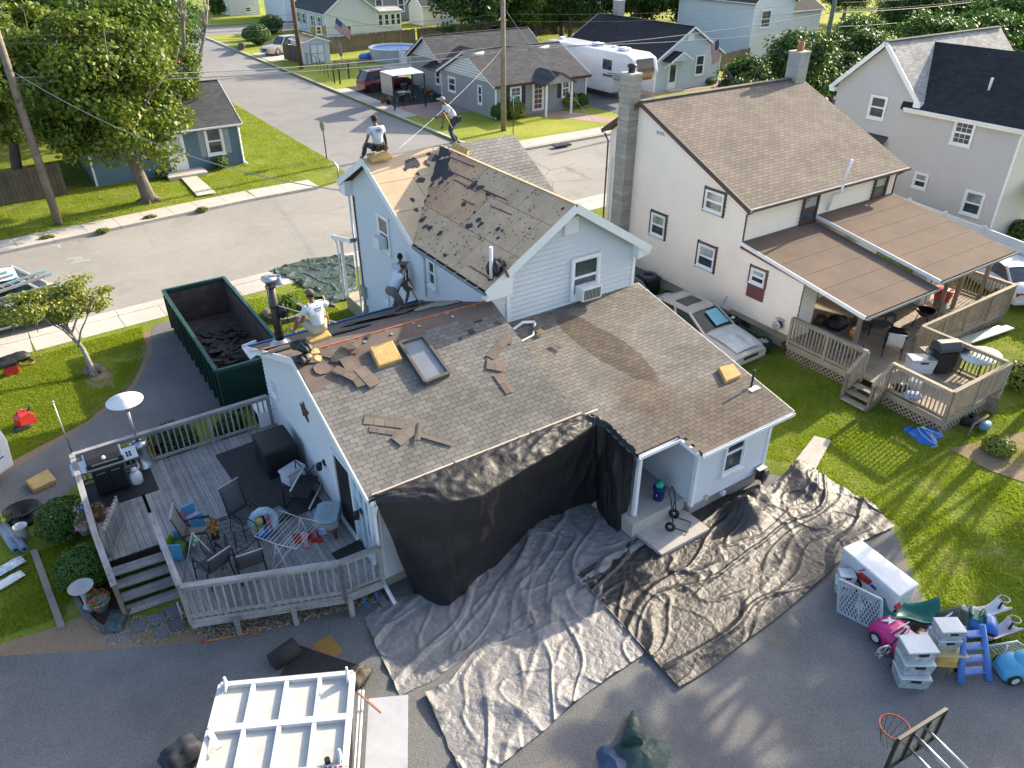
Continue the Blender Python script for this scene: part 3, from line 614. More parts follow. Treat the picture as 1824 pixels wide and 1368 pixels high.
m = MB(); m.prism([(9.3, 15.045, 4.8), (9.3, 15.045, 4.62), (10.1, 15.045, 4.62), (10.1, 15.045, 5.2)], (0, .25, 0)); m.prism([(14.9, 15.045, 4.85), (14.9, 15.045, 4.7), (14.45, 15.045, 4.62), (14.45, 15.045, 5.0)], (0, .25, 0))
m.prism([(9.32, 24.5, 5.3), (9.32, 24.5, 5.0), (9.32, 24.0, 5.0), (9.32, 24.0, 5.5)], (.28, 0, 0)); part('eave_return', m, WHITE2, house)
m = MB(); m.poly([(9.3, 15.1, 4.77), (9.6, 15.1, 4.77), (9.6, 19.1, 4.77), (9.3, 19.1, 4.77)]); part('soffit', m, WHITE2, house)
gutter(house, (9.26, 19.0, 4.9), (9.26, 15.05, 4.9), mat('gutter_grey', (.25, .28, .32), .5));
for i in range(7): board('gutter_bracket', CHROME, house, (9.17, 15.4+i*.55, 4.91), (9.32, 15.4+i*.55, 4.91), .02, .01)
DP = mat('downspout_blue_white', (.6, .68, .76), .5)
downspout(house, [(9.24, 18.9, 4.82), (9.45, 18.95, 4.6), (9.55, 18.95, 4.4), (9.55, 18.95, 3.2)], DP)
downspout(house, [(9.5, 24.15, 5.3), (9.5, 24.15, 2.5), (9.5, 24.15, .1)], DP, .04)
m = MB()
for o in (0, .07): m.tube([(9.56, 23.95-o, 5.0), (9.56, 23.95-o, 1.6), (9.56, 23.93-o, .2)], .014, 5)
part('service_cable', m, BLACK, house)
m = MB(); m.b2((9.45, 23.65, 1.3), (9.6, 23.95, 1.75)); m.b2((9.48, 23.7, .6), (9.6, 23.9, 1.0)); part('meter_box', m, STEEL, house)
W = winpx(house, 'x', 9.6, (676, 383), (697, 448), trim=.1)
m = MB(); a = PX(685, 428, 9.6); m.b2((9.25, a.y-.3, a.z-.18), (9.55, a.y+.15, a.z+.18)); part('air_conditioner', m, WHITE, house, bevel=.01)
winpx(house, 'x', 9.6, (766, 462), (778, 510), trim=.08)
winpx(house, 'x', 9.6, (689, 512), (694, 535), trim=.08, sash=False)
W = window(house, (0, 15.28, 0), (1, 0, 0), (0, -1, 0), 12.25, 13.1, 3.95, 4.98, trim=.09, label='window with an air conditioner in its lower sash')
def aircon(par, c, n, w_=.62, d=.42, h=.42, slats=12):
 """window unit: case, grille with slats"""
 c, n = V(c), V(n); u = V((-n.y, n.x, 0)); M = Matrix((u, n, V((0, 0, 1)))).transposed().to_4x4(); M.translation = c+n*d/2
 m = MB(); m.box(None, (w_, d, h), M=M); A = part('air_conditioner', m, WHITE, par, bevel=.015)
 for k in range(slats):
  q = c+n*(d+.006)+u*(-w_*.40+w_*.8*k/(slats-1)); board('slat', DKMETAL, A, q-V((0, 0, h*.38)), q+V((0, 0, h*.38)), w_*.4/slats, .012, up=n)
 return A
aircon(house, (12.67, 15.28, 4.05), (0, -1, 0), .68, .4, .38)
v0, v1 = PY(1003, 388, 15.3), PY(1027, 412, 15.3); m = MB(); m.b2((v0.x, 15.21, v1.z), (v1.x, 15.31, v0.z))
for k in range(6): m.b2((v0.x+.04, 15.19, v1.z+.05+k*.07), (v1.x-.04, 15.21, v1.z+.09+k*.07))
part('gable_vent', m, WHITE, house)
aircon(house, PX(485, 730, 4.45)+V((0, 0, 0)), (-1, 0, 0), .75, .5, .5)
def bxx(m, y0, y1, z0, z1, d0, d1): m.b2((4.45-d1, y0, z0), (4.45-d0, y1, z1))
m = MB(); dz0, dz1 = .62, 2.55; dy0, dy1 = 12.1, 13.95
bxx(m, dy0-.08, dy0, dz0, dz1, 0, .08); bxx(m, dy1, dy1+.08, dz0, dz1, 0, .08); bxx(m, dy0-.08, dy1+.08, dz1, dz1+.08, 0, .08); bxx(m, dy0-.08, dy1+.08, dz0-.06, dz0, 0, .12); bxx(m, 12.98, 13.06, dz0, dz1, .02, .075)
SD = part('sliding_door', m, WHITE2, house)
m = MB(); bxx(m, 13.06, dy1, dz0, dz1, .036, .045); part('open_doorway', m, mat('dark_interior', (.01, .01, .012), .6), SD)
m = MB(); bxx(m, dy0, 12.98, dz0, dz1, .036, .045); part('pane', m, glass_mat('pale_curtained_pane', (.25, .36, .44), .1), SD)
m = MB()
for y in (12.35, 12.65): bxx(m, y-.02, y+.02, dz0, dz1, .046, .06)
part('door_rail', m, WHITE2, SD)
winpx(house, 'x', 4.45, (487, 680), (496, 705), trim=.05, sash=False)
m = MB(); c = PX(541, 733, 4.38)
st = []
for k in range(10): a = math.pi/2+k*math.pi/5; q = .3 if k % 2 == 0 else .12; st.append((4.41, c.y+q*math.cos(a), c.z+q*math.sin(a)))
m.prism(st, (-.02, 0, 0)); m.add([V(p)+V((-.02, 0, 0)) for p in st]+[(4.34, c.y, c.z)], [(i, (i+1) % 10, 10) for i in range(10)])
solo('star_ornament', m, mat('rust_brown_metal', (.10, .05, .035), .6, .3), 'rusty metal five pointed star hung on the pale blue deck side wall', 'ornament')
for px, py in ((581, 826), (648, 912)):
 c = PX(px, py, 4.45); r_ = thing('wall_lantern', 'black wall lantern '+('left' if px < 600 else 'right')+' of the sliding door', 'lantern', (4.45, c.y, c.z), group='lanterns beside the sliding door')
 m = MB(); m.b2((4.38, c.y-.05, c.z-.02), (4.45, c.y+.05, c.z+.12)); m.bar((4.4, c.y, c.z+.1), (4.28, c.y, c.z+.1), .02, .02); part('bracket', m, DKMETAL, r_)
 m = MB(); m.lathe([(.03, -.12), (.07, -.1), (.08, .06), (.05, .09), (.01, .12)], (4.27, c.y, c.z), 6, smooth=False); part('lamp_body', m, DKMETAL, r_)
pa = PX(590, 408, 9.6)
m = MB(); fz = 3.1; m.prism([(9.35, 24.1, fz+.35), (9.35, 25.9, fz-.05), (14.6, 25.9, fz-.05), (14.6, 24.1, fz+.35)], (0, 0, -.14)); part('porch_roof', m, SH_F, house)
fascia(house, (9.33, 24.1, fz+.37), (9.33, 25.9, fz-.03), .18); board('porch_post', WHITE2, house, (9.55, 25.6, .6), (9.55, 25.6, fz-.1), .1, .1)
board('porch_post', WHITE2, house, (14.3, 25.6, .6), (14.3, 25.6, fz-.1), .1, .1); downspout(house, [(9.4, 25.85, fz-.1), (9.45, 25.75, fz-.4), (9.45, 25.7, .65), (9.3, 25.7, .55)])
m = MB(); m.b2((9.6, 24.1, 0), (14.5, 25.9, .6)); part('porch_floor', m, mat('porch_beige', (.45, .38, .28), .8), house)
def pipe(par, p, h, r, mt, name='vent_pipe', cap=None, lean=(0, 0)):
 m = MB(); p = V(p); m.tube([p, p+V((lean[0], lean[1], h))], r, 8); return part(name, m, mt, par)
q = onw(876, 497); pipe(house, q, .85, .05, WHITE2)
q = P(1338, 690, zr_(10.4)); m = MB(); m.b2((q.x-.17, q.y-.17, q.z), (q.x+.17, q.y+.17, q.z+.02)); part('flashing', m, WHITE, house); pipe(house, q, .52, .03, DKMETAL)
q = P(1072, 566, zr_(13.6)); pipe(house, q, .2, .045, WHITE2, lean=(.03, .0))
for px, py, w_ in ((1285, 876, .12), (1254, 884, .1)):
 c = PY(px, py, 9.7); m = MB(); m.b2((c.x-w_/2, 9.6, c.z-.06), (c.x+w_/2, 9.7, c.z+.06)); part('outlet_box', m, WHITE if px > 1260 else mat('cream_plastic', (.6, .52, .36), .6), house)
c = PY(1358, 900, 9.7)
# ================================================================== NEIGHBOURS
CREAM = siding_mat('cream_siding', (.86, .77, .67), .10); WSID = siding_mat('white_siding', (.66, .68, .69), .1); GREYS = siding_mat('warm_grey_siding', (.52, .505, .50), .12)
LBLUE = siding_mat('light_blue_siding', (.47, .55, .60), .1); SLATE = siding_mat('slate_shake', (.29, .295, .31), .2); DKBLUE = siding_mat('steel_blue_siding', (.10, .17, .23), .15)
TRIMB = mat('brown_trim', (.075, .045, .035), .6, var=.1); MAROON = mat('maroon_trim', (.16, .06, .06), .6)
DKROOF = far_roof('charcoal_shingles', (.035, .038, .043), 'y', 1.8); DKROOFX = far_roof('charcoal_shingles_x', (.05, .052, .056), 'x', 1.8)
GRROOF = far_roof('grey_shingles', (.085, .088, .094), 'x', 2.0); LTROOF = far_roof('light_grey_shingles', (.42, .41, .40), 'x', 1.7, h=.13, mortar=.7); TANROOF = far_roof('tan_shingles', (.215, .186, .156), 'x', 2.4, w=.30, h=.145, mortar=.45, var=.13)
ROLL = far_roof('brown_roll_roofing', (.195, .148, .118), 'x', .001, w=9., h=.00105, mortar=.85, var=.03)
BLOCK = mat('chimney_block', (.36, .345, .31), .9, var=.15, scale=2, rnd=.22, dirt=.4)
def chimney(par, cx, cy, w_, z0, z1, mt=BLOCK, h=.21, flue=True, d=None):
 """courses of block, each its own piece"""
 z = z0; k = 0; d = d or w_
 while z < z1-.01:
  hh = min(h, z1-z); e = .004*((k*7) % 3); M = Matrix.Translation((cx, cy, z+hh/2)) @ Matrix.Diagonal((w_+e, d+e, hh-.012, 1)); piece('block', cube_mesh(mt), par, M); z += h; k += 1
 m = MB(); m.b2((cx-w_/2+.02, cy-d/2+.02, z0), (cx+w_/2-.02, cy+d/2-.02, z1-.01)); part('mortar', m, mat('mortar', (.22, .2, .18), .95), par)
 m = MB(); m.b2((cx-w_/2-.03, cy-d/2-.03, z1), (cx+w_/2+.03, cy+d/2+.03, z1+.07)); part('chimney_cap', m, CONC, par)
TERRA = mat('terracotta', (.42, .17, .09), .8, dirt=.3)
ch = thing('house', 'tall cream sided house with tan shingle roof, brown window trim and a block chimney', 'house', (21.1, 13.95, 0))
CX = 21.1; m = MB()
siding(m, (CX, 0, 0), (0, 1, 0), (-1, 0, 0), [(13.95, .45), (16.75, .45), (16.75, 3.2), (13.95, 2.62)], .14, .052)
siding(m, (CX, 0, 0), (0, 1, 0), (-1, 0, 0), [(16.75, .45), (24.2, .45), (24.2, 5.6), (22.35, 7.0), (16.75, 4.55)], .14, .052)
siding(m, (0, 16.75, 0), (1, 0, 0), (0, -1, 0), [(CX, .45), (29.9, .45), (29.9, 4.6), (CX, 4.6)], .14, .052)
siding(m, (0, 13.95, 0), (1, 0, 0), (0, -1, 0), [(CX, .45), (21.9, .45), (21.9, 2.7), (CX, 2.7)], .14, .052)
siding(m, (21.9, 0, 0), (0, 1, 0), (1, 0, 0), [(13.95, .45), (16.75, .45), (16.75, 2.9), (13.95, 2.6)], .14, .052)
siding(m, (29.9, 0, 0), (0, 1, 0), (1, 0, 0), [(16.75, .45), (24.2, .45), (24.2, 5.6), (22.35, 7.0), (16.75, 4.55)], .12); siding(m, (0, 24.2, 0), (1, 0, 0), (0, 1, 0), [(CX, .45), (29.9, .45), (29.9, 5.6), (CX, 5.6)], .2)
siding(m, (0, 15.6, 0), (1, 0, 0), (0, -1, 0), [(24.6, .5), (26.3, .5), (26.3, 2.9), (24.6, 2.9)], .14, .052)
part('wall', m, CREAM, ch)
m = MB(); m.b2((21.15, 14, 0), (21.85, 24.1, .5)); m.b2((21.85, 16.8, 0), (29.85, 24.1, .5)); part('foundation', m, FOUND, ch)
a0, a1, b0, b1 = 20.85, 30.15, 16.45, 24.5
slab_roof('roof_slope', [(a0, b0, 4.5), (a1, b0, 4.5), (a1, 22.35, 7.08), (a0, 22.35, 7.08)], .12, TANROOF, ch); slab_roof('roof_slope', [(a1, b1, 5.65), (a0, b1, 5.65), (a0, 22.352, 7.08), (a1, 22.352, 7.08)], .12, TANROOF, ch)
m = MB(); m.bar((a0, 22.35, 7.10), (a1, 22.35, 7.10), .25, .03); part('ridge_cap', m, TANROOF, ch)
for p, q in (((a0-.02, b0, 4.5), (a0-.02, 22.35, 7.08)), ((a0-.02, 22.35, 7.08), (a0-.02, b1, 5.65))): fascia(ch, p, q, .17, .035, TRIMB, 'rake_board')
fascia(ch, (a0, b0-.02, 4.5), (a1, b0-.02, 4.5), .12, mt=WHITE); gutter(ch, (a1, b0-.06, 4.5), (a0, b0-.06, 4.5), TRIMB)
downspout(ch, [(20.95, 16.4, 4.4), (21.02, 16.7, 4.2), (21.02, 16.7, 3.25)], TRIMB); downspout(ch, [(20.9, 24.4, 5.5), (21.0, 24.25, 5.2), (21.0, 24.25, .3)], TRIMB)
downspout(ch, [(29.8, 16.4, 4.4), (29.75, 16.65, 4.2), (29.75, 16.65, 3.3)], TRIMB)
m = MB(); m.tube([(21.05, 24.0, 4.6), (21.05, 24.0, .4)], .02, 5); part('service_cable', m, WHITE, ch)
def brownwin(tl, br, **k): return winpx(ch, 'x', CX, tl, br, fm=WHITE2, trim=.045, **k)
def surround(par, x, y0, y1, z0, z1, mt, t=.09):
 for a, b in (((x, y0-t/2, z0-t), (x, y0-t/2, z1+t)), ((x, y1+t/2, z0-t), (x, y1+t/2, z1+t)), ((x, y0, z0-t/2), (x, y1, z0-t/2)), ((x, y0, z1+t/2), (x, y1, z1+t/2))): board('window_surround', mt, par, a, b, .05 if a[2] != b[2] else t, t if a[2] != b[2] else .05, up=(1, 0, 0) if a[2] != b[2] else (0, 0, 1))
for tl, br in (((1262, 338), (1287, 380)), ((1165, 379), (1183, 422)), ((1249, 434), (1270, 480)), ((1098, 348), (1108, 386)), ((1343, 477), (1361, 508))):
 a, b = PX(*tl, CX), PX(*br, CX); br2 = (br[0], br[1]); y0, y1, z0, z1 = b.y, a.y, b.z, a.z
 window(ch, (CX-.02, 0, 0), (0, 1, 0), (-1, 0, 0), y0, y1, z0, z1, trim=.04, blind=True); tr = MAROON if tl[0] > 1340 else TRIMB
 surround(ch, CX-.05, y0-.05, y1+.05, z0-.05, z1+.05, tr)
 if tl[0] > 1340: m = MB(); m.b2((CX-.075, y0-.1, z0-.62), (CX, y1+.1, z0-.1)); part('door_panel', m, MAROON, ch, label='reddish brown boarded panel under the small window')
for tl, br in (((1433, 345), (1450, 388)), ((1560, 312), (1575, 346))):
 a, b = PY(*tl, 16.75), PY(*br, 16.75); z0 = b.z; window(ch, (0, 16.73, 0), (1, 0, 0), (0, -1, 0), a.x+.05, a.x+.78, max(z0, 3.35), 4.25, trim=.09, fm=TRIMB, blind=True)
v0, v1 = PX(1172, 229, CX), PX(1185, 244, CX); m = MB(); m.b2((CX-.07, v1.y, v1.z), (CX, v0.y, v0.z)); V_ = part('gable_vent', m, WHITE, ch)
for k in range(5): y = v1.y+.05+k*(v0.y-v1.y-.1)/4; board('slat', BLACK, V_, (CX-.075, y, v1.z+.05), (CX-.075, y, v0.z-.05), .03, .01, up=(1, 0, 0))
chimney(ch, CX-.28, 22.95, .52, .0, 7.95, d=.62)
m = MB(); m.lathe([(.13, 0), (.13, .2), (.18, .22), (.18, .3), (.1, .34), (0, .35)], (CX-.28, 22.95, 8.0), 10); part('flue_pot', m, BLACK, ch)
chimney(ch, 29.75, 22.3, .62, 6.6, 8.1, mat('rendered_chimney', (.40, .39, .37), .9, dirt=.5), h=.5); m = MB(); m.lathe([(.14, 0), (.14, .38), (.11, .38), (.11, 0)], (29.75, 22.3, 8.15), 12); part('flue_pot', m, TERRA, ch)
pipe(ch, (25.7, 16.35, 4.5), 1.0, .05, WHITE2, lean=(.1, -.1)); m = MB(); m.tube([(25.7, 16.35, 4.6), (25.68, 16.3, 4.3), (25.65, 16.6, 4.1), (25.65, 16.7, 3.5)], .05, 8); part('radon_pipe', m, WHITE2, ch)
SEAM = mat('seam_brown', (.155, .115, .09), .9)
for nm, x0, x1, dz in (('porch_roof', 20.95, 24.95, 0), ('porch_roof', 25.0, 29.8, .22)):
 slab_roof(nm, [(x0, 11.5, 2.42+dz), (x1, 11.5, 2.42+dz), (x1, 16.7, 3.22+dz), (x0, 16.7, 3.22+dz)], .1, ROLL, ch)
 for k in range(1, 6): f = k/6; board('roofing_seam', SEAM, ch, (x0+.05, 11.5+5.2*f, 2.425+dz+.8*f), (x1-.05, 11.5+5.2*f, 2.425+dz+.8*f), .03, .012)
 gutter(ch, (x1, 11.46, 2.42+dz), (x0, 11.46, 2.42+dz), mat('gutter_grey2', (.3, .32, .34), .5)); fascia(ch, (x0-.02, 11.5, 2.45+dz), (x0-.02, 16.7, 3.25+dz), .13, mt=WHITE, name='rake_board')
fascia(ch, (20.96, 13.9, 2.75), (20.96, 16.7, 3.1), .1, .04, MAROON, 'rake_board')
for p in ((21.6, 12.0), (26.6, 12.0), (29.4, 12.0), (28.0, 12.2)): board('porch_post', BROWNWOOD, ch, (*p, .55), (*p, 2.4), .12, .12)
a = PX(1440, 540, 21.9); m = MB(); m.b2((21.9, 14.6, .6), (21.96, 15.5, 2.45)); part('storm_door', m, WHITE, ch); m = MB(); m.b2((21.96, 14.75, 1.2), (21.98, 15.35, 2.35)); part('pane', m, GLASS, ch)
def railing(par, a, b, h=.95, wmt=TANWOOD, sp=.125, cap=True, posts=True, bal=.035, z0=.08, slope=False, pname='baluster'):
 a, b = V(a), V(b); L = (b-a).length; d = (b-a)/L; up = V((0, 0, 1))
 board('top_rail', wmt, par, a+up*h, b+up*h, .13, .038)
 board('bottom_rail', wmt, par, a+up*z0, b+up*z0, .04, .08); board('upper_rail', wmt, par, a+up*(h-.08), b+up*(h-.08), .04, .08)
 n = max(1, int(L/sp))
 for i in range(n+1):
  p = a+d*(L*i/n); board(pname, wmt, par, p+up*(z0-.04), p+up*(h-.05), bal, bal)
 if posts:
  k = max(1, round(L/1.6))
  for i in range(k+1): p = a+d*(L*i/k); board('post', wmt, par, p-up*.12, p+up*(h-.02), .09, .09)
def deck_boards(par, poly, z, mt, ang=0, w_=.14, gap=.008, th=.03, name='deck_board'):
 """boards laid across a convex outline, direction ang"""
 c, s_ = math.cos(ang), math.sin(ang); q = [(x*c+y*s_, -x*s_+y*c) for x, y in poly]; v0 = min(p[1] for p in q); v1 = max(p[1] for p in q); v = v0
 while v < v1-.02:
  vm = v+w_/2; xs_ = []
  for i in range(len(q)):
   A, B = q[i], q[(i+1) % len(q)]
   if (A[1]-vm)*(B[1]-vm) < 0: xs_.append(A[0]+(B[0]-A[0])*(vm-A[1])/(B[1]-A[1]))
  if len(xs_) >= 2:
   a, b = min(xs_), max(xs_)
   if b-a > .1:
    A = V((a*c-vm*s_, a*s_+vm*c, z-th/2+random.uniform(0, .004))); B = V((b*c-vm*s_, b*s_+vm*c, z-th/2)); A.z = B.z = z-th/2+random.uniform(0, .004)
    board(name, mt, par, A, B, min(w_, v1-v)-gap, th)
  v += w_
def lattice(par, a, b, z0, z1, mt, sp=.16):
 a, b = V(a), V(b); L = (b-a).length; d = (b-a)/L; H = z1-z0; n_ = V((-d.y, d.x, 0)); m = MB(); k = -H
 while k < L:
  for sg in (1, -1):
   t0, t1 = max(0, k), min(L, k+H)
   if t1-t0 > .02:
    if sg > 0: A, B = a+d*t0+V((0, 0, z0+(t0-k))), a+d*t1+V((0, 0, z0+(t1-k)))
    else: A, B = a+d*t0+V((0, 0, z1-(t0-k))), a+d*t1+V((0, 0, z1-(t1-k)))
    m.bar(A+n_*.006*sg, B+n_*.006*sg, .008, .04, up=(0, 0, 1))
  k += sp
 o = part('lattice', m, mt, par, kind='stuff'); return o
DZ = .55
dk = thing('deck', 'grey weathered timber deck with railings behind the cream house', 'deck', (20.7, 8.2, 0))
deck_boards(dk, [(20.7, 8.2), (23.7, 8.2), (23.7, 16.7), (20.7, 16.7)], DZ, TANWOOD, R(90)); deck_boards(dk, [(23.7, 11.05), (29.7, 11.05), (29.7, 16.7), (23.7, 16.7)], DZ, TANWOOD, R(90))
for a, b in (((20.72, 13.85), (20.72, 11.0)), ((20.72, 10.15), (20.62, 8.2)), ((20.62, 8.2), (23.7, 8.15)), ((23.7, 8.15), (23.75, 11.05)), ((23.75, 11.05), (29.7, 11.05)), ((29.7, 11.05), (29.7, 13.2))):
 railing(dk, (*a, DZ), (*b, DZ), .95); board('rim_joist', TANWOOD, dk, (*a, DZ-.12), (*b, DZ-.12), .04, .2); lattice(dk, (*a, 0), (*b, 0), .02, DZ-.2, TANWOOD)
for k in range(3):
 z = DZ-.15*(k+1)+.0; x = 20.62-.27*(k+1)+.13; board('tread', TANWOOD, dk, (x, 10.15, z), (x, 11.0, z), .27, .035)
for y in (10.12, 11.03):
 board('stringer', BROWNWOOD, dk, (20.7, y, DZ-.1), (19.85, y, .06), .04, .2); board('post', BROWNWOOD, dk, (19.95, y, 0), (19.95, y, .95), .09, .09); board('top_rail', TANWOOD, dk, (20.7, y, DZ+.95), (19.9, y, .97), .12, .04)
 for k in range(5): x = 20.6-.13*k; board('baluster', TANWOOD, dk, (x, y, DZ-.18*k*.7), (x, y, DZ+.9-.08*k), .035, .035)
gh = thing('house', 'two storey warm grey house with white trim and two-tone light and black roof, right edge', 'house', (37, 15.6, 0)); GX = 37
m = MB()
siding(m, (GX, 0, 0), (0, 1, 0), (-1, 0, 0), [(20.7, .2), (25.0, .2), (25.0, 5.8), (22.75, 7.8), (20.7, 5.8)], .12)
siding(m, (GX, 0, 0), (0, 1, 0), (-1, 0, 0), [(15.65, .2), (20.7, .2), (20.7, 5.3), (15.65, 5.3)], .12)
siding(m, (0, 15.65, 0), (1, 0, 0), (0, -1, 0), [(GX, .2), (44.0, .2), (44.0, 5.3), (40.5, 7.7), (GX, 5.3)], .12)
siding(m, (44, 0, 0), (0, 1, 0), (1, 0, 0), [(15.65, .2), (25, .2), (25, 5.3), (15.65, 5.3)], .2); siding(m, (0, 25., 0), (1, 0, 0), (0, 1, 0), [(GX, .2), (47, .2), (47, 5.7), (GX, 5.7)], .2)
part('wall', m, GREYS, gh)
slab_roof('light_roof', [(36.7, 20.4, 5.62), (47, 20.4, 5.62), (47, 22.75, 8.0), (36.7, 22.75, 8.0)], .12, LTROOF, gh); slab_roof('light_roof', [(47, 25.3, 5.65), (36.7, 25.3, 5.65), (36.7, 22.752, 8.0), (47, 22.752, 8.0)], .12, LTROOF, gh)
slab_roof('dark_roof', [(36.65, 21.2, 5.3), (36.65, 15.3, 5.3), (40.5, 15.3, 7.75), (40.5, 22.6, 7.75)], .12, DKROOF, gh); slab_roof('dark_roof', [(44.4, 15.3, 5.2), (44.4, 21.2, 5.2), (40.502, 22.6, 7.75), (40.502, 15.3, 7.75)], .12, DKROOF, gh)
m = MB(); m.bar((36.7, 22.75, 8.02), (47, 22.75, 8.02), .3, .03); part('ridge_cap', m, GRROOF, gh)
for p, q in (((36.68, 20.4, 5.62), (36.68, 22.75, 8.02)), ((36.68, 22.75, 8.02), (36.68, 25.3, 5.65))): fascia(gh, p, q, .2, .04, name='rake_board')
m = MB(); m.b2((36.7, 20.3, 5.35), (37, 20.65, 5.6)); m.b2((36.7, 25.0, 5.4), (37, 25.3, 5.6)); part('eave_return', m, WHITE2, gh, kind='stuff')
gutter(gh, (36.6, 21.0, 5.3), (36.6, 15.3, 5.3)); fascia(gh, (36.66, 21.0, 5.3), (36.66, 15.3, 5.3), .2)
downspout(gh, [(36.75, 15.45, 5.2), (36.92, 15.6, 4.95), (36.92, 15.6, .3)], WHITE2, .05)
winpx(gh, 'x', GX, (1556, 171), (1572, 211), trim=.09); winpx(gh, 'x', GX, (1707, 215), (1726, 259), grid=(3, 2), trim=.09)
winpx(gh, 'x', GX, (1634, 308), (1647, 335), trim=.09, blind=True); winpx(gh, 'x', GX, (1725, 340), (1742, 384), trim=.09, blind=True)
v = PX(1584, 98, GX); m = MB(); m.b2((GX-.04, v.y-.28, v.z-.3), (GX, v.y+.28, v.z+.3));
for k in range(5): m.b2((GX-.06, v.y-.25, v.z-.25+k*.11), (GX-.04, v.y+.25, v.z-.19+k*.11))
part('gable_vent', m, GREYS, gh)
pipe(gh, (38.3, 18.2, 6.3), .55, .06, WHITE2); m = MB(); v = PX(1560, 238, GX); m.prism([(GX-.5, v.y-.7, v.z-.4), (GX, v.y-.7, v.z), (GX, v.y+.5, v.z), (GX-.5, v.y+.5, v.z-.4)], (0, 0, -.08)); part('window_hood', m, GRROOF, gh)
m = MB(); m.prism([(39, 14.2, 2.3), (44, 14.2, 2.3), (44, 15.6, 2.9), (39, 15.6, 2.9)], (0, 0, -.1)); part('awning', m, mat('blue_awning', (.30, .42, .52), .6), gh); board('porch_post', WHITE2, gh, (39.1, 14.4, 0), (39.1, 14.4, 2.3), .25, .25)
fn = thing('vinyl_fence', 'white vinyl panel fence between the cream house and the grey house', 'fence', (33, 10, 0)); FA, FB = V((34.9, 20.3, 0)), V((32.5, 8.6, 0))
nP = 6
for i in range(nP+1):
 p = lerp(FA, FB, i/nP); board('post', WHITE2, fn, p, p+V((0, 0, 1.9)), .13, .13); m = MB(); m.lathe([(.10, 0), (.10, .03), (0, .09)], p+V((0, 0, 1.9)), 4, smooth=False); part('post_cap', m, WHITE2, fn)
 if i < nP:
  q = lerp(FA, FB, (i+1)/nP); d = (q-p).normalized()*.07
  for k in range(5): board('panel_board', WHITE2, fn, p+d+V((0, 0, .28+k*.34)), q-d+V((0, 0, .28+k*.34)), .04, .33)
  board('panel_rail', WHITE2, fn, p+d+V((0, 0, 1.82)), q-d+V((0, 0, 1.82)), .06, .09)
hb = gable_house('house', 'light blue bungalow with black roof and small gabled door hood', 49.18, 57.0, 51.16, 63.6, 2.75, 5.0, 'y', LBLUE, DKROOF, ov=.3)
winpx(hb, 'y', 51.16, (1241, 100), (1250, 131), trim=.1); winpx(hb, 'x', 49.18, (1126, 104), (1135, 133), trim=.08); winpx(hb, 'x', 49.18, (1141, 107), (1150, 136), trim=.08)
a, b = PY(1192, 111, 51.16), PY(1203, 155, 51.16); m = MB(); m.b2((a.x, 51.08, .15), (a.x+.95, 51.15, 2.25)); part('door', m, WHITE, hb); m = MB(); m.b2((a.x+.15, 51.06, .7), (a.x+.8, 51.09, 2.1)); part('pane', m, GLASS, hb)
dx = a.x+.47
for s_ in (-1, 1): slab_roof('hood_slope', [(dx+s_*1.3, 50.0, 2.55), (dx, 50.0, 3.25), (dx, 51.15, 3.25), (dx+s_*1.3, 51.15, 2.55)], .07, DKROOF, hb); fascia(hb, (dx+s_*1.32, 49.98, 2.57), (dx, 49.98, 3.28), .13, name='hood_trim')
for s_ in (-1, 1): board('bracket', WHITE2, hb, (dx+s_*1.1, 51.1, 1.9), (dx+s_*1.1, 50.1, 2.5), .06, .06)
m = MB(); m.prism([(dx-1.1, 50.02, 2.55), (dx+1.1, 50.02, 2.55), (dx, 50.02, 3.15)], (0, .04, 0)); part('hood_gable', m, LBLUE, hb); m = MB(); m.b2((dx-.8, 50.2, 0), (dx+.8, 51.1, .15)); part('door_step', m, CONC, hb)
m = MB(); m.b2((52.6, 51.08, 3.9), (53.3, 51.16, 4.5)); part('gable_vent', m, WHITE, hb); chimney(hb, 54.2, 62.3, .8, 4.2, 6.2, mat('grey_block', (.35, .35, .35), .9))
hs = gable_house('house', 'slate grey bungalow with white gables, dark roof and small front porch', 32.13, 40.7, 50.16, 58.4, 2.45, 4.3, 'x', SLATE, GRROOF, ov=.3, eg=False)
m = MB(); m.prism([(32.10, 50.3, 2.5), (32.10, 58.2, 2.5), (32.10, 54.28, 4.2)], (.03, 0, 0)); part('gable_board', m, WHITE, hs)
for p, q in (((31.8, 49.86, 2.45), (31.8, 54.28, 4.4)), ((31.8, 54.28, 4.4), (31.8, 58.7, 2.45))): board('rake_trim', MAROON, hs, p, q, .05, .08)
board('eave_trim', MAROON, hs, (31.85, 49.8, 2.42), (41, 49.8, 2.42), .05, .08)
winpx(hs, 'x', 32.13, (800, 137), (812, 163), trim=.1); winpx(hs, 'x', 32.13, (853, 153), (859, 184), trim=.1)
SHU = mat('black_shutters', (.03, .035, .045), .6)
winpx(hs, 'y', 50.16, (1002, 143), (1012, 170), trim=.1, grid=(2, 2), shutters=(SHU, .38)); winpx(hs, 'y', 50.16, (910, 157), (926, 184), trim=.1, grid=(2, 2), shutters=(SHU, .38))
a = PY(947, 190, 50.16); m = MB(); m.b2((a.x, 50.06, .2), (a.x+1.1, 50.14, 2.3)); part('door', m, WHITE, hs); m = MB()
for i in range(2):
 for j in range(5): m.b2((a.x+.2+i*.36, 50.03, .4+j*.36), (a.x+.5+i*.36, 50.07, .7+j*.36))
part('door_panes', m, MAROON, hs, kind='stuff')
px_ = 36.8
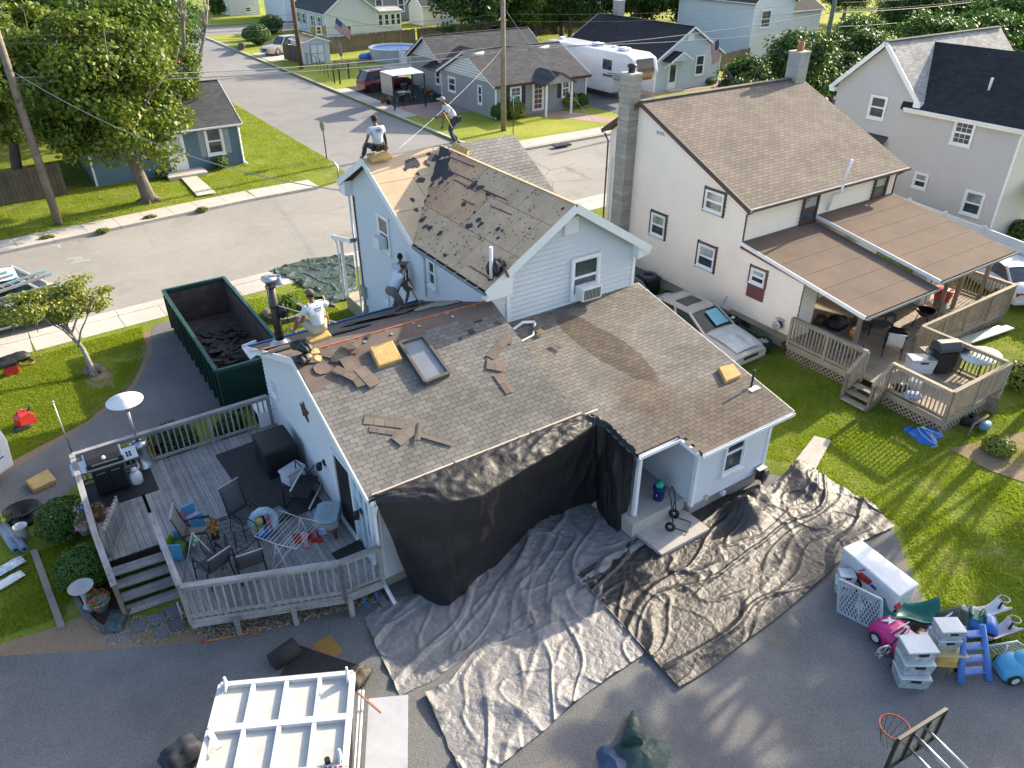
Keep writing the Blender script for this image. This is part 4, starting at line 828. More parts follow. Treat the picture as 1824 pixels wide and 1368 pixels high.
for s_ in (-1, 1):
 slab_roof('porch_slope', [(px_+s_*1.5, 48.3, 2.35), (px_, 48.3, 3.15), (px_, 51.2, 3.15), (px_+s_*1.5, 51.2, 2.35)], .08, GRROOF, hs); board('porch_trim', MAROON, hs, (px_+s_*1.52, 48.28, 2.33), (px_, 48.28, 3.14), .05, .1)
 board('porch_post', WHITE2, hs, (px_+s_*1.2, 48.5, 0), (px_+s_*1.2, 48.5, 2.4), .13, .13)
m = MB(); m.prism([(px_-1.2, 48.33, 2.4), (px_+1.2, 48.33, 2.4), (px_, 48.33, 3.05)], (0, .04, 0)); part('porch_gable', m, SLATE, hs)
h2 = gable_house('house', 'lower rear wing of the slate grey bungalow with a white gable facing the side street', 33.6, 44.0, 60.6, 66.6, 2.6, 4.3, 'x', SLATE, GRROOF, ov=.35, eg=False)
m = MB(); m.prism([(33.57, 60.8, 2.6), (33.57, 66.4, 2.6), (33.57, 63.6, 4.15)], (.03, 0, 0)); part('gable_board', m, WHITE, h2)
for p, q in (((33.22, 60.25, 2.5), (33.22, 63.6, 4.38)), ((33.22, 63.6, 4.38), (33.22, 66.95, 2.5))): board('rake_trim', MAROON, h2, p, q, .05, .08)
hc = thing('house_link', 'low dark roofed link with a row of windows beside the patio', 'house', (33.2, 58.4, 0))
m = MB(); siding(m, (33.2, 0, 0), (0, 1, 0), (-1, 0, 0), [(58.4, .1), (61.5, .1), (61.5, 2.2), (58.4, 2.2)], .2); m.b2((33.2, 58.5, 0), (38, 61.4, 2.2)); part('wall', m, SLATE, hc)
slab_roof('roof', [(32.2, 58.0, 2.2), (32.2, 61.9, 2.2), (36, 61.9, 3.6), (36, 58.0, 3.6)], .1, DKROOF, hc); board('eave_trim', MAROON, hc, (32.18, 58.0, 2.18), (32.18, 61.9, 2.18), .05, .09)
for y in (58.7, 59.7, 60.6): window(hc, (33.2, 0, 0), (0, 1, 0), (-1, 0, 0), y, y+.6, .9, 1.9, trim=.1)
a = PX(778, 135, 33.2); m = MB(); m.b2((33.1, 58.0, .1), (33.2, 58.42, 2.2)); part('door', m, WHITE, hc)
bh = gable_house('house', 'steel blue bungalow half hidden behind the big maple, with a white window', 4.16, 12.53, 48.63, 56.0, 2.5, 4.3, 'x', DKBLUE, GRROOF, ov=.25, group=None)
winpx(bh, 'y', 48.63, (365, 231), (398, 270), trim=.13, grid=None, shutters=(mat('pale_shutters', (.33, .37, .42), .7), .35))
m = MB(); a = PY(312, 268, 48.63); m.b2((a.x-.45, 48.5, .2), (a.x+.55, 48.6, 2.3)); part('door', m, WHITE, bh); m = MB(); m.b2((a.x-.25, 48.47, 1.2), (a.x+.35, 48.52, 2.1)); part('pane', m, GLASSL, bh)
m = MB(); m.b2((a.x-.9, 47.3, 0), (a.x+1.3, 48.6, .2)); part('door_step', m, CONC, bh); downspout(bh, [(12.5, 48.4, 2.4), (12.5, 48.5, .2), (12.6, 48.1, .1)], WHITE2, .06)
chimney(bh, 11.2, 55.2, .7, 3.6, 5.0, mat('stone_chimney', (.34, .33, .31), .95)); m = MB(); m.lathe([(.18, 0), (.18, .5), (.22, .5), (.22, .6), (0, .62)], (11.2, 55.2, 5.05), 8); part('flue_pot', m, TERRA, bh)
m = MB(); m.prism([(4.3, 46.6, 0), (4.3, 48.6, 0), (4.3, 48.6, .3)], (3.8, 0, 0)) if False else None
gable_house('house', 'pale grey house glimpsed at the left edge behind the maple', -9, -1.5, 60, 68, 3.4, 5.4, 'x', LBLUE, LTROOF)
YSH = mat('yellow_shutters', (.42, .33, .13), .6)
wh = gable_house('house', 'white bungalow with yellow shutters beyond the back fence', 39.2, 46.2, 100.8, 112, 2.9, 5.4, 'y', WSID, GRROOF, ov=.35)
winpx(wh, 'y', 100.8, (563, 48), (572, 60), trim=.12, shutters=(YSH, .6)); winpx(wh, 'y', 100.8, (618, 46), (626, 61), trim=.15)
for y in (102.5, 105, 108, 110): window(wh, (39.2, 0, 0), (0, 1, 0), (-1, 0, 0), y, y+.8, 1.0, 2.2, trim=.1, shutters=(YSH, .35))
sp = gable_house('house', 'white flat roofed sun porch at the side of the white bungalow', 46.3, 50.0, 101.3, 105, 2.6, 2.9, 'x', WSID, LTROOF, ov=.2, trim=False)
for x in (46.7, 47.6, 48.5, 49.3): window(sp, (0, 101.3, 0), (1, 0, 0), (0, -1, 0), x, x+.55, .9, 2.2, trim=.08)
gable_house('house', 'big white two storey house at the very back, cut by the top edge', 41, 52, 121, 130, 6.4, 9, 'x', WSID, GRROOF)
bw = gable_house('house', 'long white house at the top edge behind the cross street', 36.5, 41, 133, 145, 5, 7.5, 'x', WSID, GRROOF); window(bw, (0, 133, 0), (1, 0, 0), (0, -1, 0), 38.8, 39.6, .5, 1.1, trim=.1)
gr = gable_house('house', 'dull grey sided house at the top edge beside the back lawns', 49, 58.2, 113.3, 120, 3.6, 5.6, 'x', siding_mat('dull_grey_siding', (.23, .24, .25)), GRROOF); window(gr, (0, 113.3, 0), (1, 0, 0), (0, -1, 0), 52, 53, 1.2, 2.9, trim=.1, fm=WHITE2); window(gr, (0, 113.3, 0), (1, 0, 0), (0, -1, 0), 55.6, 56.5, 1.2, 2.9, trim=.1)
wc = gable_house('house', 'small white cottage with a yellow shuttered window on the back lawn', 55.2, 60.4, 104.9, 109, 2.7, 4.1, 'x', siding_mat('cream_white', (.68, .66, .6)), GRROOF, ov=.35); window(wc, (0, 104.9, 0), (1, 0, 0), (0, -1, 0), 57.1, 57.9, 1.4, 2.2, trim=.1, shutters=(YSH, .4))
ga = gable_house('garage', 'small white garage with dark roof on the back lawn', 64.0, 66.4, 103.1, 108, 2.1, 3.3, 'y', WSID, DKROOFX, ov=.1); m = MB(); m.b2((64.25, 103.0, .1), (66.1, 103.08, 1.9))
for k in range(4): m.b2((64.3, 102.98, .15+k*.45), (66.05, 103.02, .5+k*.45))
part('garage_door', m, WHITE, ga)
wr = gable_house('house', 'tall white house among trees at the top right', 68.05, 74, 57.3, 68, 5.9, 8.4, 'y', WSID, far_roof('brown_shingles', (.10, .08, .065), 'y', 1.8), ov=.35)
winpx(wr, 'y', 57.3, (1358, 20), (1369, 47), trim=.12); gable_house('house', 'lower white wing of the tall white house at the top right', 74.0, 80, 58.2, 66, 4.6, 6.6, 'x', WSID, DKROOFX)
sh = gable_house('garden_shed', 'white garden shed with double doors beside the back fence', 29.4, 32.1, 82.4, 86.2, 2.1, 2.5, 'y', WSID, far_roof('shed_roof', (.34, .26, .2), 'y', 1.5), ov=.15, trim=False); m = MB()
m.b2((30.05, 82.3, .1), (30.72, 82.36, 1.85)); part('door', m, WHITE2, sh); m = MB(); m.b2((30.78, 82.3, .1), (31.45, 82.36, 1.85)); part('door', m, WHITE2, sh)
for x in (30.03, 30.75, 31.47): board('door_trim', mat('lilac_trim', (.42, .42, .5), .6), sh, (x, 82.28, .1), (x, 82.28, 1.9), .07, .05)
for z in (.12, 1.0, 1.88): board('door_trim', MATS['lilac_trim'], sh, (30.03, 82.27, z), (31.47, 82.27, z), .03, .07)
def plank_fence(label, pts, h, mt, w_=.3, posts=2.4, group=None, zb=0):
 f = thing('plank_fence', label, 'fence', (*pts[0], zb)); n = 0; extra = MB()
 for (a, b) in zip(pts, pts[1:]):
  a, b = V((*a, 0)), V((*b, 0)); L = (b-a).length; d = (b-a)/L; k = int(L/w_); q = V((-d.y, d.x, 0))
  for i in range(k):
   p = a+d*(i+.5)*w_; hh = h+random.uniform(-.04, .04)
   if n < 290: board('plank', mt, f, p+V((0, 0, zb+.03)), p+V((0, 0, zb+hh)), w_-.025, .02, up=q)
   else: extra.bar(p+V((0, 0, zb+.03)), p+V((0, 0, zb+hh)), w_-.025, .02, up=q)
   n += 1
  for z in (.4, h-.3): board('rail', mt, f, a+q*.05+V((0, 0, zb+z)), b+q*.05+V((0, 0, zb+z)), .05, .09)
 if extra.v: part('planks', extra, mt, f, kind='stuff')
 return f
BROWNF = wood('brown_fence_wood', (.07, .055, .045), (.20, .155, .125))
plank_fence('long brown plank fence behind the pool and garden shed', [(33.0, 87.3), (46, 89.2), (60, 90.8), (78, 92)], 1.75, BROWNF, .28)
plank_fence('short dark plank fence left of the white garden shed', [(28.6, 86.8), (29.3, 84.0)], 1.6, BROWNF, .22)
plank_fence('dark plank fence in the shade behind the maple on the left', [(-1.2, 47.5), (2.6, 47.9)], 1.7, BROWNF, .2)
plank_fence('grey plank fence right of the light blue bungalow', [(57.6, 55), (62, 55.5), (68, 57)], 1.6, BROWNF, .25)
# ================================================================== THE NEAR DECK
ND = .60
nd = thing('deck', 'silvery grey timber deck with railing and steps beside the blue house', 'deck', (-.65, 11.6, 0))
deck_boards(nd, [(.5, 12.78), (3.42, 11.62), (4.4, 11.6), (4.4, 18.8), (.5, 18.8)], ND, GREYWOOD, R(90), w_=.142); deck_boards(nd, [(-.62, 15.5), (.5, 15.45), (.5, 18.8), (-.62, 18.8)], ND, GREYWOOD, R(90), w_=.142)
m = MB(); m.b2((-.55, 15.6, .2), (.45, 18.7, .5)); m.prism([(.55, 12.9, .5), (3.4, 11.8, .5), (4.3, 11.75, .5), (4.3, 18.7, .5), (.55, 18.7, .5)], (0, 0, -.15)); part('joists', m, UNDER, nd)
for a, b in (((-.66, 18.82), (4.3, 18.82)), ((-.66, 15.4), (-.66, 18.82)), ((.5, 12.78), (.5, 15.4)), ((.5, 12.75), (3.42, 11.6)), ((3.42, 11.6), (4.3, 11.55))):
 railing(nd, (*a, ND), (*b, ND), .95, GREYWOOD, sp=.15, bal=.04); board('rim_joist', GREYWOOD, nd, (*a, ND-.14), (*b, ND-.14), .04, .22)
for x, y in ((1.3, 12.35), (2.4, 11.95), (3.5, 11.5)): board('support_post', GREYWOOD, nd, (x, y, 0), (x, y, .5), .1, .1)
for k in range(4):
 z = ND-.14*(k+1)-.0; y = 15.42-.30*k-.14; q = .03*k
 for j in range(2): board('tread', GREYWOOD, nd, (-.62+q*.6, y+.10-.15*j-.06, z), (.5+q*2, y+.10-.15*j-.16, z), .142, .035, up=(0, 0, 1))
for x0, x1 in ((-.64, -.6), (.52, .6)): board('stringer', GREYWOOD, nd, (x0, 15.5, ND-.08), (x1, 14.2, .08), .04, .22)
board('top_rail', GREYWOOD, nd, (-.66, 15.4, ND+.95), (-.62, 14.15, 1.0), .13, .038); board('post', BROWNWOOD, nd, (-.62, 14.2, 0), (-.62, 14.2, 1.0), .09, .09)
for k in range(8): y = 15.25-.14*k; board('baluster', GREYWOOD, nd, (-.65, y, ND-.06*k), (-.65, y, ND+.88-.055*k), .04, .04)
gt = thing('deck_gate', 'small grey slatted gate standing open at the top of the deck steps', 'gate', (-.35, 15.5, ND))
g0, g1 = P(208, 895, ND+.5).xy, P(190, 990, ND+.1).xy; g0, g1 = V((-.05, 16.55, ND)), V((-.5, 15.55, ND))
for z in (.12, .82): board('gate_rail', GREYWOOD, gt, g0+V((0, 0, z)), g1+V((0, 0, z)), .04, .09)
for i in range(9): p = lerp(g0, g1, i/8); board('gate_slat', GREYWOOD, gt, p+V((0, 0, .05)), p+V((0, 0, .9)), .05, .02)
LEAF_D = leaf_mat('dark_leaf', (.03, .07, .012), (.075, .135, .022)); LEAF_M = leaf_mat('maple_leaf', (.065, .115, .014), (.16, .215, .025), (.25, .26, .04)); LEAF_Y = leaf_mat('young_leaf', (.15, .20, .025), (.30, .31, .06), (.36, .33, .09)); LEAF_H = leaf_mat('hedge_leaf', (.04, .10, .016), (.085, .18, .025)); LEAF_B = leaf_mat('blade_leaf', (.06, .12, .02), (.14, .22, .04)); LEAF_BR = leaf_mat('dead_leaf', (.20, .09, .03), (.34, .18, .07))
BARK = wood('bark', (.10, .085, .07), (.26, .22, .18)); BAREB = wood('dead_wood', (.20, .18, .16), (.42, .38, .34))
def rdir():
 z = random.uniform(-1, 1); a = random.uniform(0, 6.2832); r = math.sqrt(1-z*z); return V((r*math.cos(a), r*math.sin(a), z))
def leaves(m, c, n_, size, out, up=.5, flat=.6):
 """one leaf: a bent quad"""
 d = (out*flat+rdir()*.9+V((0, 0, up))).normalized(); u = d.orthogonal().normalized(); a = random.uniform(0, 6.28); v = d.cross(u); u, v = u*math.cos(a)+v*math.sin(a), v*math.cos(a)-u*math.sin(a)
 s = size*random.uniform(.6, 1.25); o = len(m.v); m.v += [tuple(c-u*s), tuple(c-v*s*.55-d*s*.12), tuple(c+u*s), tuple(c+v*s*.55+d*s*.1)]; m.f.append((o, o+1, o+2, o+3)); m.s.append(False)
def crown(c, r, n, size, clumps=40, spread=.34, shell=.55, bottom=-.8, seed=1, rough=.35):
 random.seed(seed); m = MB(); c = V(c); cs = []
 for _ in range(clumps):
  d = rdir()
  while d.z < bottom: d = rdir()
  q = random.uniform(shell, 1.0)*(1-rough*random.random()); cs.append((V((d.x*r[0]*q, d.y*r[1]*q, d.z*r[2]*q)), d, random.uniform(.6, 1.3)))
 for i in range(n):
  p, d, k = cs[i % clumps]; o = rdir()*(random.random()**.45)*spread*k; q = c+p+V((o.x*r[0], o.y*r[1], o.z*r[2]*.7)); leaves(m, q, 0, size, (d+o.normalized()).normalized())
 return m
def shrub(name, label, loc, r, n=1500, size=.05, mt=None, group=None, seed=1, cat='shrub'):
 mt = mt or LEAF_H; t = thing(name, label, cat, loc, group=group); random.seed(seed); m = MB(); c = V(loc)+V((0, 0, r[2]*.9))
 for i in range(n):
  d = rdir();
  if d.z < -.6: continue
  k = 1+.13*noise.noise(d*2.2+V((seed, 0, 0)))+random.uniform(-.06, .05); leaves(m, c+V((d.x*r[0]*k, d.y*r[1]*k, d.z*r[2]*k)), 0, size, d, .2, 1.2)
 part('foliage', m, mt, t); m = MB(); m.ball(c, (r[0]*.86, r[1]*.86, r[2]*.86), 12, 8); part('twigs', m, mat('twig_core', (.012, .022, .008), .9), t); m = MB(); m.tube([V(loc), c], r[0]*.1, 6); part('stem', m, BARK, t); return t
def tree(name, label, loc, h, r, n, size, mt=None, tr=.3, clumps=60, seed=1, group=None, limbs=7, cz=.62, lean=(0, 0), bottom=-.7, bark=None, mesh=None, spread=.34, shell=.55):
 mt = mt or LEAF_M; bark = bark or BARK; t = thing(name, label, 'tree', loc, group=group); L = V(loc); top = L+V((lean[0], lean[1], h*cz))
 random.seed(seed+100); m = MB(); m.tube([L+V((0, 0, -.1)), L+V((0, 0, .25)), lerp(L, top, .35)+V((.1, 0, 0)), lerp(L, top, .7), top], [tr*1.5, tr*1.05, tr*.85, tr*.6, tr*.3], 10)
 for k in range(6): a = k*1.05+.3; m.tube([L+V((0, 0, .25)), L+V((math.cos(a)*tr*1.3, math.sin(a)*tr*1.3, .05)), L+V((math.cos(a)*tr*2.3, math.sin(a)*tr*2.3, -.05))], [tr*.45, tr*.35, .04], 6)
 part('trunk', m, bark, t)
 for k in range(limbs):
  a = k*2.4+seed; f = .4+.5*k/limbs; b = lerp(L, top, f); e = top+V((math.cos(a)*r[0]*.75, math.sin(a)*r[1]*.75, r[2]*random.uniform(-.25, .6))); m = MB(); md = lerp(b, e, .5)+V((0, 0, .1*h*random.uniform(-.3, .5)))
  m.tube([b, lerp(b, md, .5)+V((0, 0, .1)), md, e], [tr*.45, tr*.36, tr*.25, .02], 7)
  for j in range(3): p = lerp(md, e, .2+.25*j); q = p+rdir()*r[0]*.35; m.tube([p, q], [tr*.14, .01], 5)
  part('limb', m, bark, t)
 if mesh: o = bpy.data.objects.new('crown', mesh); COL.objects.link(o); o.parent = t; o.location = top-L; o.scale = tuple(r); o.rotation_euler = (0, 0, seed*1.3); WOFF[o.name] = V(loc)
 else: part('crown', crown(top, r, n, size, clumps, seed=seed, bottom=bottom, spread=spread, shell=shell), mt, t)
 return t
for k, (px, py, r, s) in enumerate(((113, 925, .62, 3), (146, 1010, .58, 4))):
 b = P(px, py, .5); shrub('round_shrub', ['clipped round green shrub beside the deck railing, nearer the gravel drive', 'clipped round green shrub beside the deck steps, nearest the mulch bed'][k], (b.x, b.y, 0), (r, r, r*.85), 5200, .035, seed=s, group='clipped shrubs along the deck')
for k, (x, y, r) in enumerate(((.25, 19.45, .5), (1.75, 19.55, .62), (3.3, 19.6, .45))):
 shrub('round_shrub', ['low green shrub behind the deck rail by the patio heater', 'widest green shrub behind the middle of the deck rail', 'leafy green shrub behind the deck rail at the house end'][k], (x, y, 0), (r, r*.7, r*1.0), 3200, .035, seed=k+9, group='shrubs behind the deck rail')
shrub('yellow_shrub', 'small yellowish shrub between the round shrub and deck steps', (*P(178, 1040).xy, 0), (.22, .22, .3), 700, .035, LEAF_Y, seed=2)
STAIN = mat('stainless', (.62, .63, .64), .3, .9, var=.04, bump=0); CHAR = mat('charcoal_fabric', (.10, .105, .11), .8, rnd=.1); BLACKC = mat('black_cover', (.012, .012, .014), .55, var=.3, bump=.3); REDP = mat('red_plastic', (.45, .03, .03), .4); YELP = mat('yellow_plastic', (.55, .45, .10), .5); BLUP = mat('blue_plastic', (.03, .16, .55), .35); SKYP = mat('sky_blue_plastic', (.10, .40, .62), .4); WHP = mat('white_plastic', (.72, .74, .76), .4); PINKP = mat('pink_plastic', (.62, .03, .22), .35); PALEP = mat('pale_pink', (.75, .55, .68), .4); GREENP = mat('green_plastic', (.015, .19, .14), .3); TEALP = mat('pale_teal_plastic', (.30, .45, .52), .5); TANP = mat('tan_plastic', (.38, .35, .30), .6); CLEARP = mat('milky_clear_plastic', (.60, .64, .66), .25, var=.1); FOAM = mat('yellow_foam', (.62, .42, .16), .95, var=.15, scale=4, fine=30, fvar=.2, bump=.6, dirt=.4); FOAMB = mat('brown_foam_edge', (.36, .18, .05), .95); LIMEP = mat('lime_plastic', (.30, .48, .06), .5)
def wld(px, py, z): return P(px, py, z)
b = P(185, 818, 1.5); r_ = thing('gas_grill', 'black lidded gas grill with stainless side shelves at the deck corner', 'grill', (b.x, b.y, ND), R(0), local=True)
m = MB(); m.box((0, 0, .42), (.72, .5, .72)); part('cabinet', m, BLACK, r_, bevel=.02)
for x in (-.17, .17):
 m = MB(); m.box((x, -.26, .42), (.33, .025, .62)); D = part('door', m, BLACKC, r_, bevel=.01); m = MB(); m.box((x, -.285, .70), (.2, .02, .02)); part('handle', m, STAIN, D)
m = MB(); m.box((0, 0, .84), (1.5, .56, .06)); part('shelf', m, STAIN, r_, bevel=.01)
m = MB()
pr = [(-.27, 0), (-.26, .14), (-.16, .25), (.1, .28), (.24, .2), (.27, 0)]; m.prism([(-.4, y, .88+z) for y, z in pr], (.8, 0, 0)); L_ = part('lid', m, BLACK, r_, bevel=.02); m = MB(); m.bar((-.3, -.3, 1.0), (.3, -.3, 1.0), .025, .025); part('handle', m, STAIN, L_); m = MB(); m.lathe([(.05, 0), (.05, .012), (0, .012)], (0, 0, 0), 12, M=Matrix.Translation((0, -.2, 1.08)) @ Matrix.Rotation(R(50), 4, 'X')); part('badge', m, WHP, L_)
for x in (-.42, .42): m = MB(); m.box((x, 0, .95), (.035, .56, .16)); part('end_cap', m, STAIN, r_)
for k in range(4): m = MB(); m.lathe([(.028, 0), (.028, .03), (0, .03)], (.52+.07*(k % 2), -.12+.13*(k//2), .87), 8); part('knob', m, BLACK, r_)
solo('propane_tank', MB().lathe([(0, 0), (.12, 0), (.15, .05), (.15, .28), (.1, .36), (.04, .38), (.04, .42), (.08, .42), (.08, .46), (0, .46)], (b.x+.55, b.y-.15, ND), 14), WHP, 'white propane tank standing under the right shelf of the deck grill', 'gas tank')
solo('floor_mat', MB().box((b.x+.1, b.y-.15, ND+.012), (1.7, 1.2, .015)), BLACK, 'black mat on the deck boards under the gas grill', 'mat')
h = P(258, 828, ND); r_ = thing('patio_heater', 'tall stainless patio heater with a round white reflector, standing on the deck', 'heater', (h.x, h.y, ND), local=True)
m = MB(); m.lathe([(0, 0), (.27, 0), (.28, .05), (.2, .09), (.2, .62), (.24, .66), (.2, .76), (.05, .8)], n=24); part('base', m, STAIN, r_); m = MB(); m.tube([(0, 0, .78), (0, 0, 1.85)], .03, 10); part('pole', m, STEEL, r_); m = MB(); m.lathe([(.05, 1.7), (.09, 1.75), (.09, 1.98), (.06, 2.02)], n=12); part('burner', m, STAIN, r_); m = MB(); m.lathe([(0, 2.16), (.14, 2.16), (.16, 2.12), (.44, 2.03), (.44, 2.02), (.15, 2.09), (0, 2.1)], n=32); part('reflector', m, WHITE, r_)
def pot(loc, r, h_, mt, label, flowers=None, name='plant_pot', leaf=None, n=160, fh=.3):
 t = thing(name, label, 'plant pot', loc, local=True); m = MB(); m.lathe([(0, 0), (r*.7, 0), (r, h_), (r*1.08, h_), (r*1.08, h_*1.08), (r*.9, h_*1.08), (r*.88, h_*.85), (0, h_*.85)], n=14); part('pot', m, mt, t); m = MB(); m2 = MB()
 for i in range(n):
  d = rdir(); p = V((d.x*r*1.1, d.y*r*1.1, h_+abs(d.z)*fh)); leaves(m if (not flowers or i % 3) else m2, p, 0, .05 if i % 3 else .04, d)
 part('foliage', m, leaf or LEAF_B, t)
 if flowers and m2.v: part('flowers', m2, flowers, t)
 return t
PINKF = mat('pink_flowers', (.55, .12, .28), .7); REDF = mat('red_flowers', (.55, .03, .03), .7); ORF = mat('orange_flowers', (.50, .16, .08), .7)
pot(tuple(P(279, 803, ND)), .15, .27, mat('dark_red_glaze', (.20, .02, .03), .35), 'dark red plant pot on the deck right of the patio heater');
pot(tuple(P(180, 925, ND)), .15, .2, TERRA, 'terracotta pot of pink flowers inside the deck railing by the small gate', PINKF); q = P(146, 930, .9)
pot((-.85, 16.6, .75), .17, .2, mat('stone_pot', (.3, .3, .3), .9), 'grey pot of pink flowers hanging outside the deck railing', PINKF, fh=.35); pot((-.8, 17.25, .8), .14, .16, BLUP, 'small blue pot of pale flowers outside the deck railing', mat('pale_flowers', (.6, .5, .6), .7))
m = MB(); a = P(137, 830, ND); m.tube([(a.x-.0, a.y, ND), (a.x, a.y, 2.6)], [.02, .014], 6); m.ball((a.x, a.y, 2.62), .035); solo('garden_pole', m, STEEL, 'thin metal pole rising at the outer corner of the deck railing', 'pole')
def sling_chair(label, loc, rz, mt=None, dark=None, group=None, w_=.56, back=.5, arms=True):
 mt = mt or CHAR; dark = dark or DKMETAL; t = thing('patio_chair', label, 'chair', loc, rz, local=True, group=group); hw = w_/2
 m = MB(); m.grid(4, 6, lambda u, v: V(((u-.5)*(w_-.06), -.24+v*.48, .42-.04*math.sin(math.pi*v)))); part('seat', m, mt, t, solid=.015)
 m = MB(); m.grid(4, 6, lambda u, v: V(((u-.5)*(w_-.06), .25+v*.16+.02*math.sin(math.pi*v), .44+v*back))); part('backrest', m, mt, t, solid=.015)
 for s_ in (-1, 1):
  m = MB(); m.tube([(s_*hw, -.3, 0), (s_*hw, -.26, .6), (s_*hw, .05, .64), (s_*hw, .3, .6)], .018, 6); part('arm_frame', m, dark, t)
  m = MB(); m.tube([(s_*hw, .3, 0), (s_*hw, .2, .42), (s_*(hw-.02), .27, .5), (s_*(hw-.03), .42, .46+back)], .016, 6); part('back_frame', m, dark, t)
  m = MB(); m.box((s_*hw, -.08, .65), (.05, .36, .025)); part('armrest', m, dark, t, bevel=.008)
 m = MB(); m.tube([(-hw, .42, .46+back), (hw, .42, .46+back)], .018, 6); part('top_bar', m, mat('pale_bar', (.4, .41, .43), .6), t); m = MB(); m.tube([(-hw, -.28, .3), (hw, -.28, .3)], .014, 6); part('stretcher', m, dark, t); return t
c = P(385, 1028, ND); sling_chair('charcoal sling patio chair left of its twin, by the front deck railing', (c.x, c.y, ND), R(200)); c = P(450, 1020, ND); sling_chair('charcoal sling patio chair right of its twin, by the front deck railing', (c.x, c.y, ND), R(175))
c = P(440, 925, ND+.4); sling_chair('grey sling lounge chair with a long back, right of the mesh table', (c.x, c.y+.1, ND), R(20), back=.75)
c = P(345, 955, ND+.3); sling_chair('brown sling chair tipped against the left of the mesh table', (c.x+.1, c.y-.1, ND), R(70), mt=mat('taupe_fabric', (.22, .21, .19), .9), back=.7)
c = P(408, 955, ND+.7); r_ = thing('round_table', 'round black wire mesh patio table with a flower box on it', 'table', (c.x, c.y, ND), local=True); m = MB(); R0 = .62
m.tube([(R0*math.cos(k*.2618), R0*math.sin(k*.2618), .7) for k in range(24)], .014, 6, closed=True)
for rr in (.12, .3, .46): m.tube([(rr*math.cos(k*.2618), rr*math.sin(k*.2618), .7) for k in range(24)], .007, 5, closed=True)
for k in range(12): a = k*math.pi/6; m.tube([(.05*math.cos(a), .05*math.sin(a), .7), (R0*math.cos(a), R0*math.sin(a), .7)], .006, 4)
part('rim', m, DKMETAL, r_)
t_ = NT('wire_mesh'); t_.base((.03, .03, .035)); ck = t_.new('ShaderNodeTexChecker'); ck.inputs['Scale'].default_value = 90; t_.ln(t_.coord('Object'), ck.inputs[0]); t_.ln(t_.math('MULTIPLY', ck.outputs['Fac'], .65), t_.b.inputs['Alpha']); MATS['wire_mesh'] = t_.m
m = MB(); m.lathe([(0, .701), (.61, .701)], n=24); part('mesh_top', m, t_.m, r_)
for k in range(4): a = k*math.pi/2+.5; m = MB(); m.tube([(.15*math.cos(a), .15*math.sin(a), .69), (.12*math.cos(a), .12*math.sin(a), .3), (.38*math.cos(a), .38*math.sin(a), .0)], .014, 6); part('leg', m, DKMETAL, r_)
c = P(383, 950, ND+.75); t = thing('flower_box', 'dark box of orange and green flowers standing on the wire mesh table', 'flower box', (c.x, c.y, ND+.715), R(80), local=True); m = MB(); m.box((0, 0, .08), (.36, .16, .16)); part('box', m, BLACK, t); m = MB(); m2 = MB()
for i in range(260): leaves(m if i % 2 else m2, V((random.uniform(-.2, .2), random.uniform(-.1, .1), random.uniform(.14, .32))), 0, .045, rdir())
part('foliage', m, LEAF_B, t); part('flowers', m2, ORF, t)
WHF = mat('pale_print', (.62, .42, .48), .6)
for k, (px, py, rz) in enumerate(((348, 935, 100), (322, 985, 60))):
 c = P(px, py, ND); t = thing('child_chair', ['bright blue and red child chair with a fish print, behind the mesh table', 'bright blue and lime child chair left of the mesh table'][k], 'chair', tuple(c), R(rz), local=True, group='bright child chairs')
 m = MB(); m.grid(6, 5, lambda u, v: V((-.2+.4*u, -.15+.3*v, .22-.03*math.sin(math.pi*u)))); part('seat', m, [WHF, LIMEP][k], t, solid=.02); m = MB(); m.grid(6, 5, lambda u, v: V((-.22+.44*u, .16+.05*v, .2+.28*v*(.75+.25*math.sin(math.pi*u))))); part('backrest', m, [mat('crimson_plastic', (.35, .03, .07), .5), LIMEP][k], t, solid=.02)
 for s_ in (-1, 1): m = MB(); m.box((s_*.24, 0, .24), (.05, .32, .48)); part('side_panel', m, SKYP, t, bevel=.02)
def drying_rack(label, loc, rz, mt=None, w_=.9, h_=.95, wings=True):
 mt = mt or mat('white_wire', (.65, .66, .66), .5, bump=0); t = thing('drying_rack', label, 'drying rack', loc, rz, local=True)
 for s_ in (-1, 1):
  m = MB()
  for x in (-w_/2, w_/2): m.tube([(x, s_*.28, 0), (x, 0, h_)], .009, 5)
  m.tube([(-w_/2, s_*.26, .06), (w_/2, s_*.26, .06)], .008, 5); m.tube([(-w_/2, s_*.1, h_*.62), (w_/2, s_*.1, h_*.62)], .008, 5); part('leg_frame', m, mt, t)
  if wings:
   m = MB()
   for k in range(6): m.tube([(-w_/2, s_*(.08+k*.09), h_+.01*k), (w_/2, s_*(.08+k*.09), h_+.01*k)], .006, 4)
   for x in (-w_/2, w_/2): m.tube([(x, 0, h_), (x, s_*.55, h_+.05)], .008, 5)
   part('wing', m, mt, t)
 return t
c = P(520, 978, ND+.4); drying_rack('white wire drying rack hung with red cloths and swim things', (c.x, c.y, ND), R(35))
c = P(345, 985, ND+.3); t = thing('folding_stand', 'bare folding metal tripod stand with a glass ornament by the deck corner', 'stand', (c.x, c.y-.3, ND), local=True); ap = P(342, 948, ND+1.2)-V((c.x, c.y-.3, ND))
for q in ((326, 1040), (418, 1028), (375, 1005)): f = P(*q, ND)-V((c.x, c.y-.3, ND)); m = MB(); m.tube([f, ap], .012, 6); part('leg', m, mat('brass_pole', (.45, .42, .34), .4, .6), t)
m = MB(); m.ball(ap+V((.03, 0, -.25)), .05); m.ball(ap+V((-.03, 0, -.35)), .04); part('ornament', m, mat('green_glass', (.12, .4, .3), .1), t, kind='stuff')
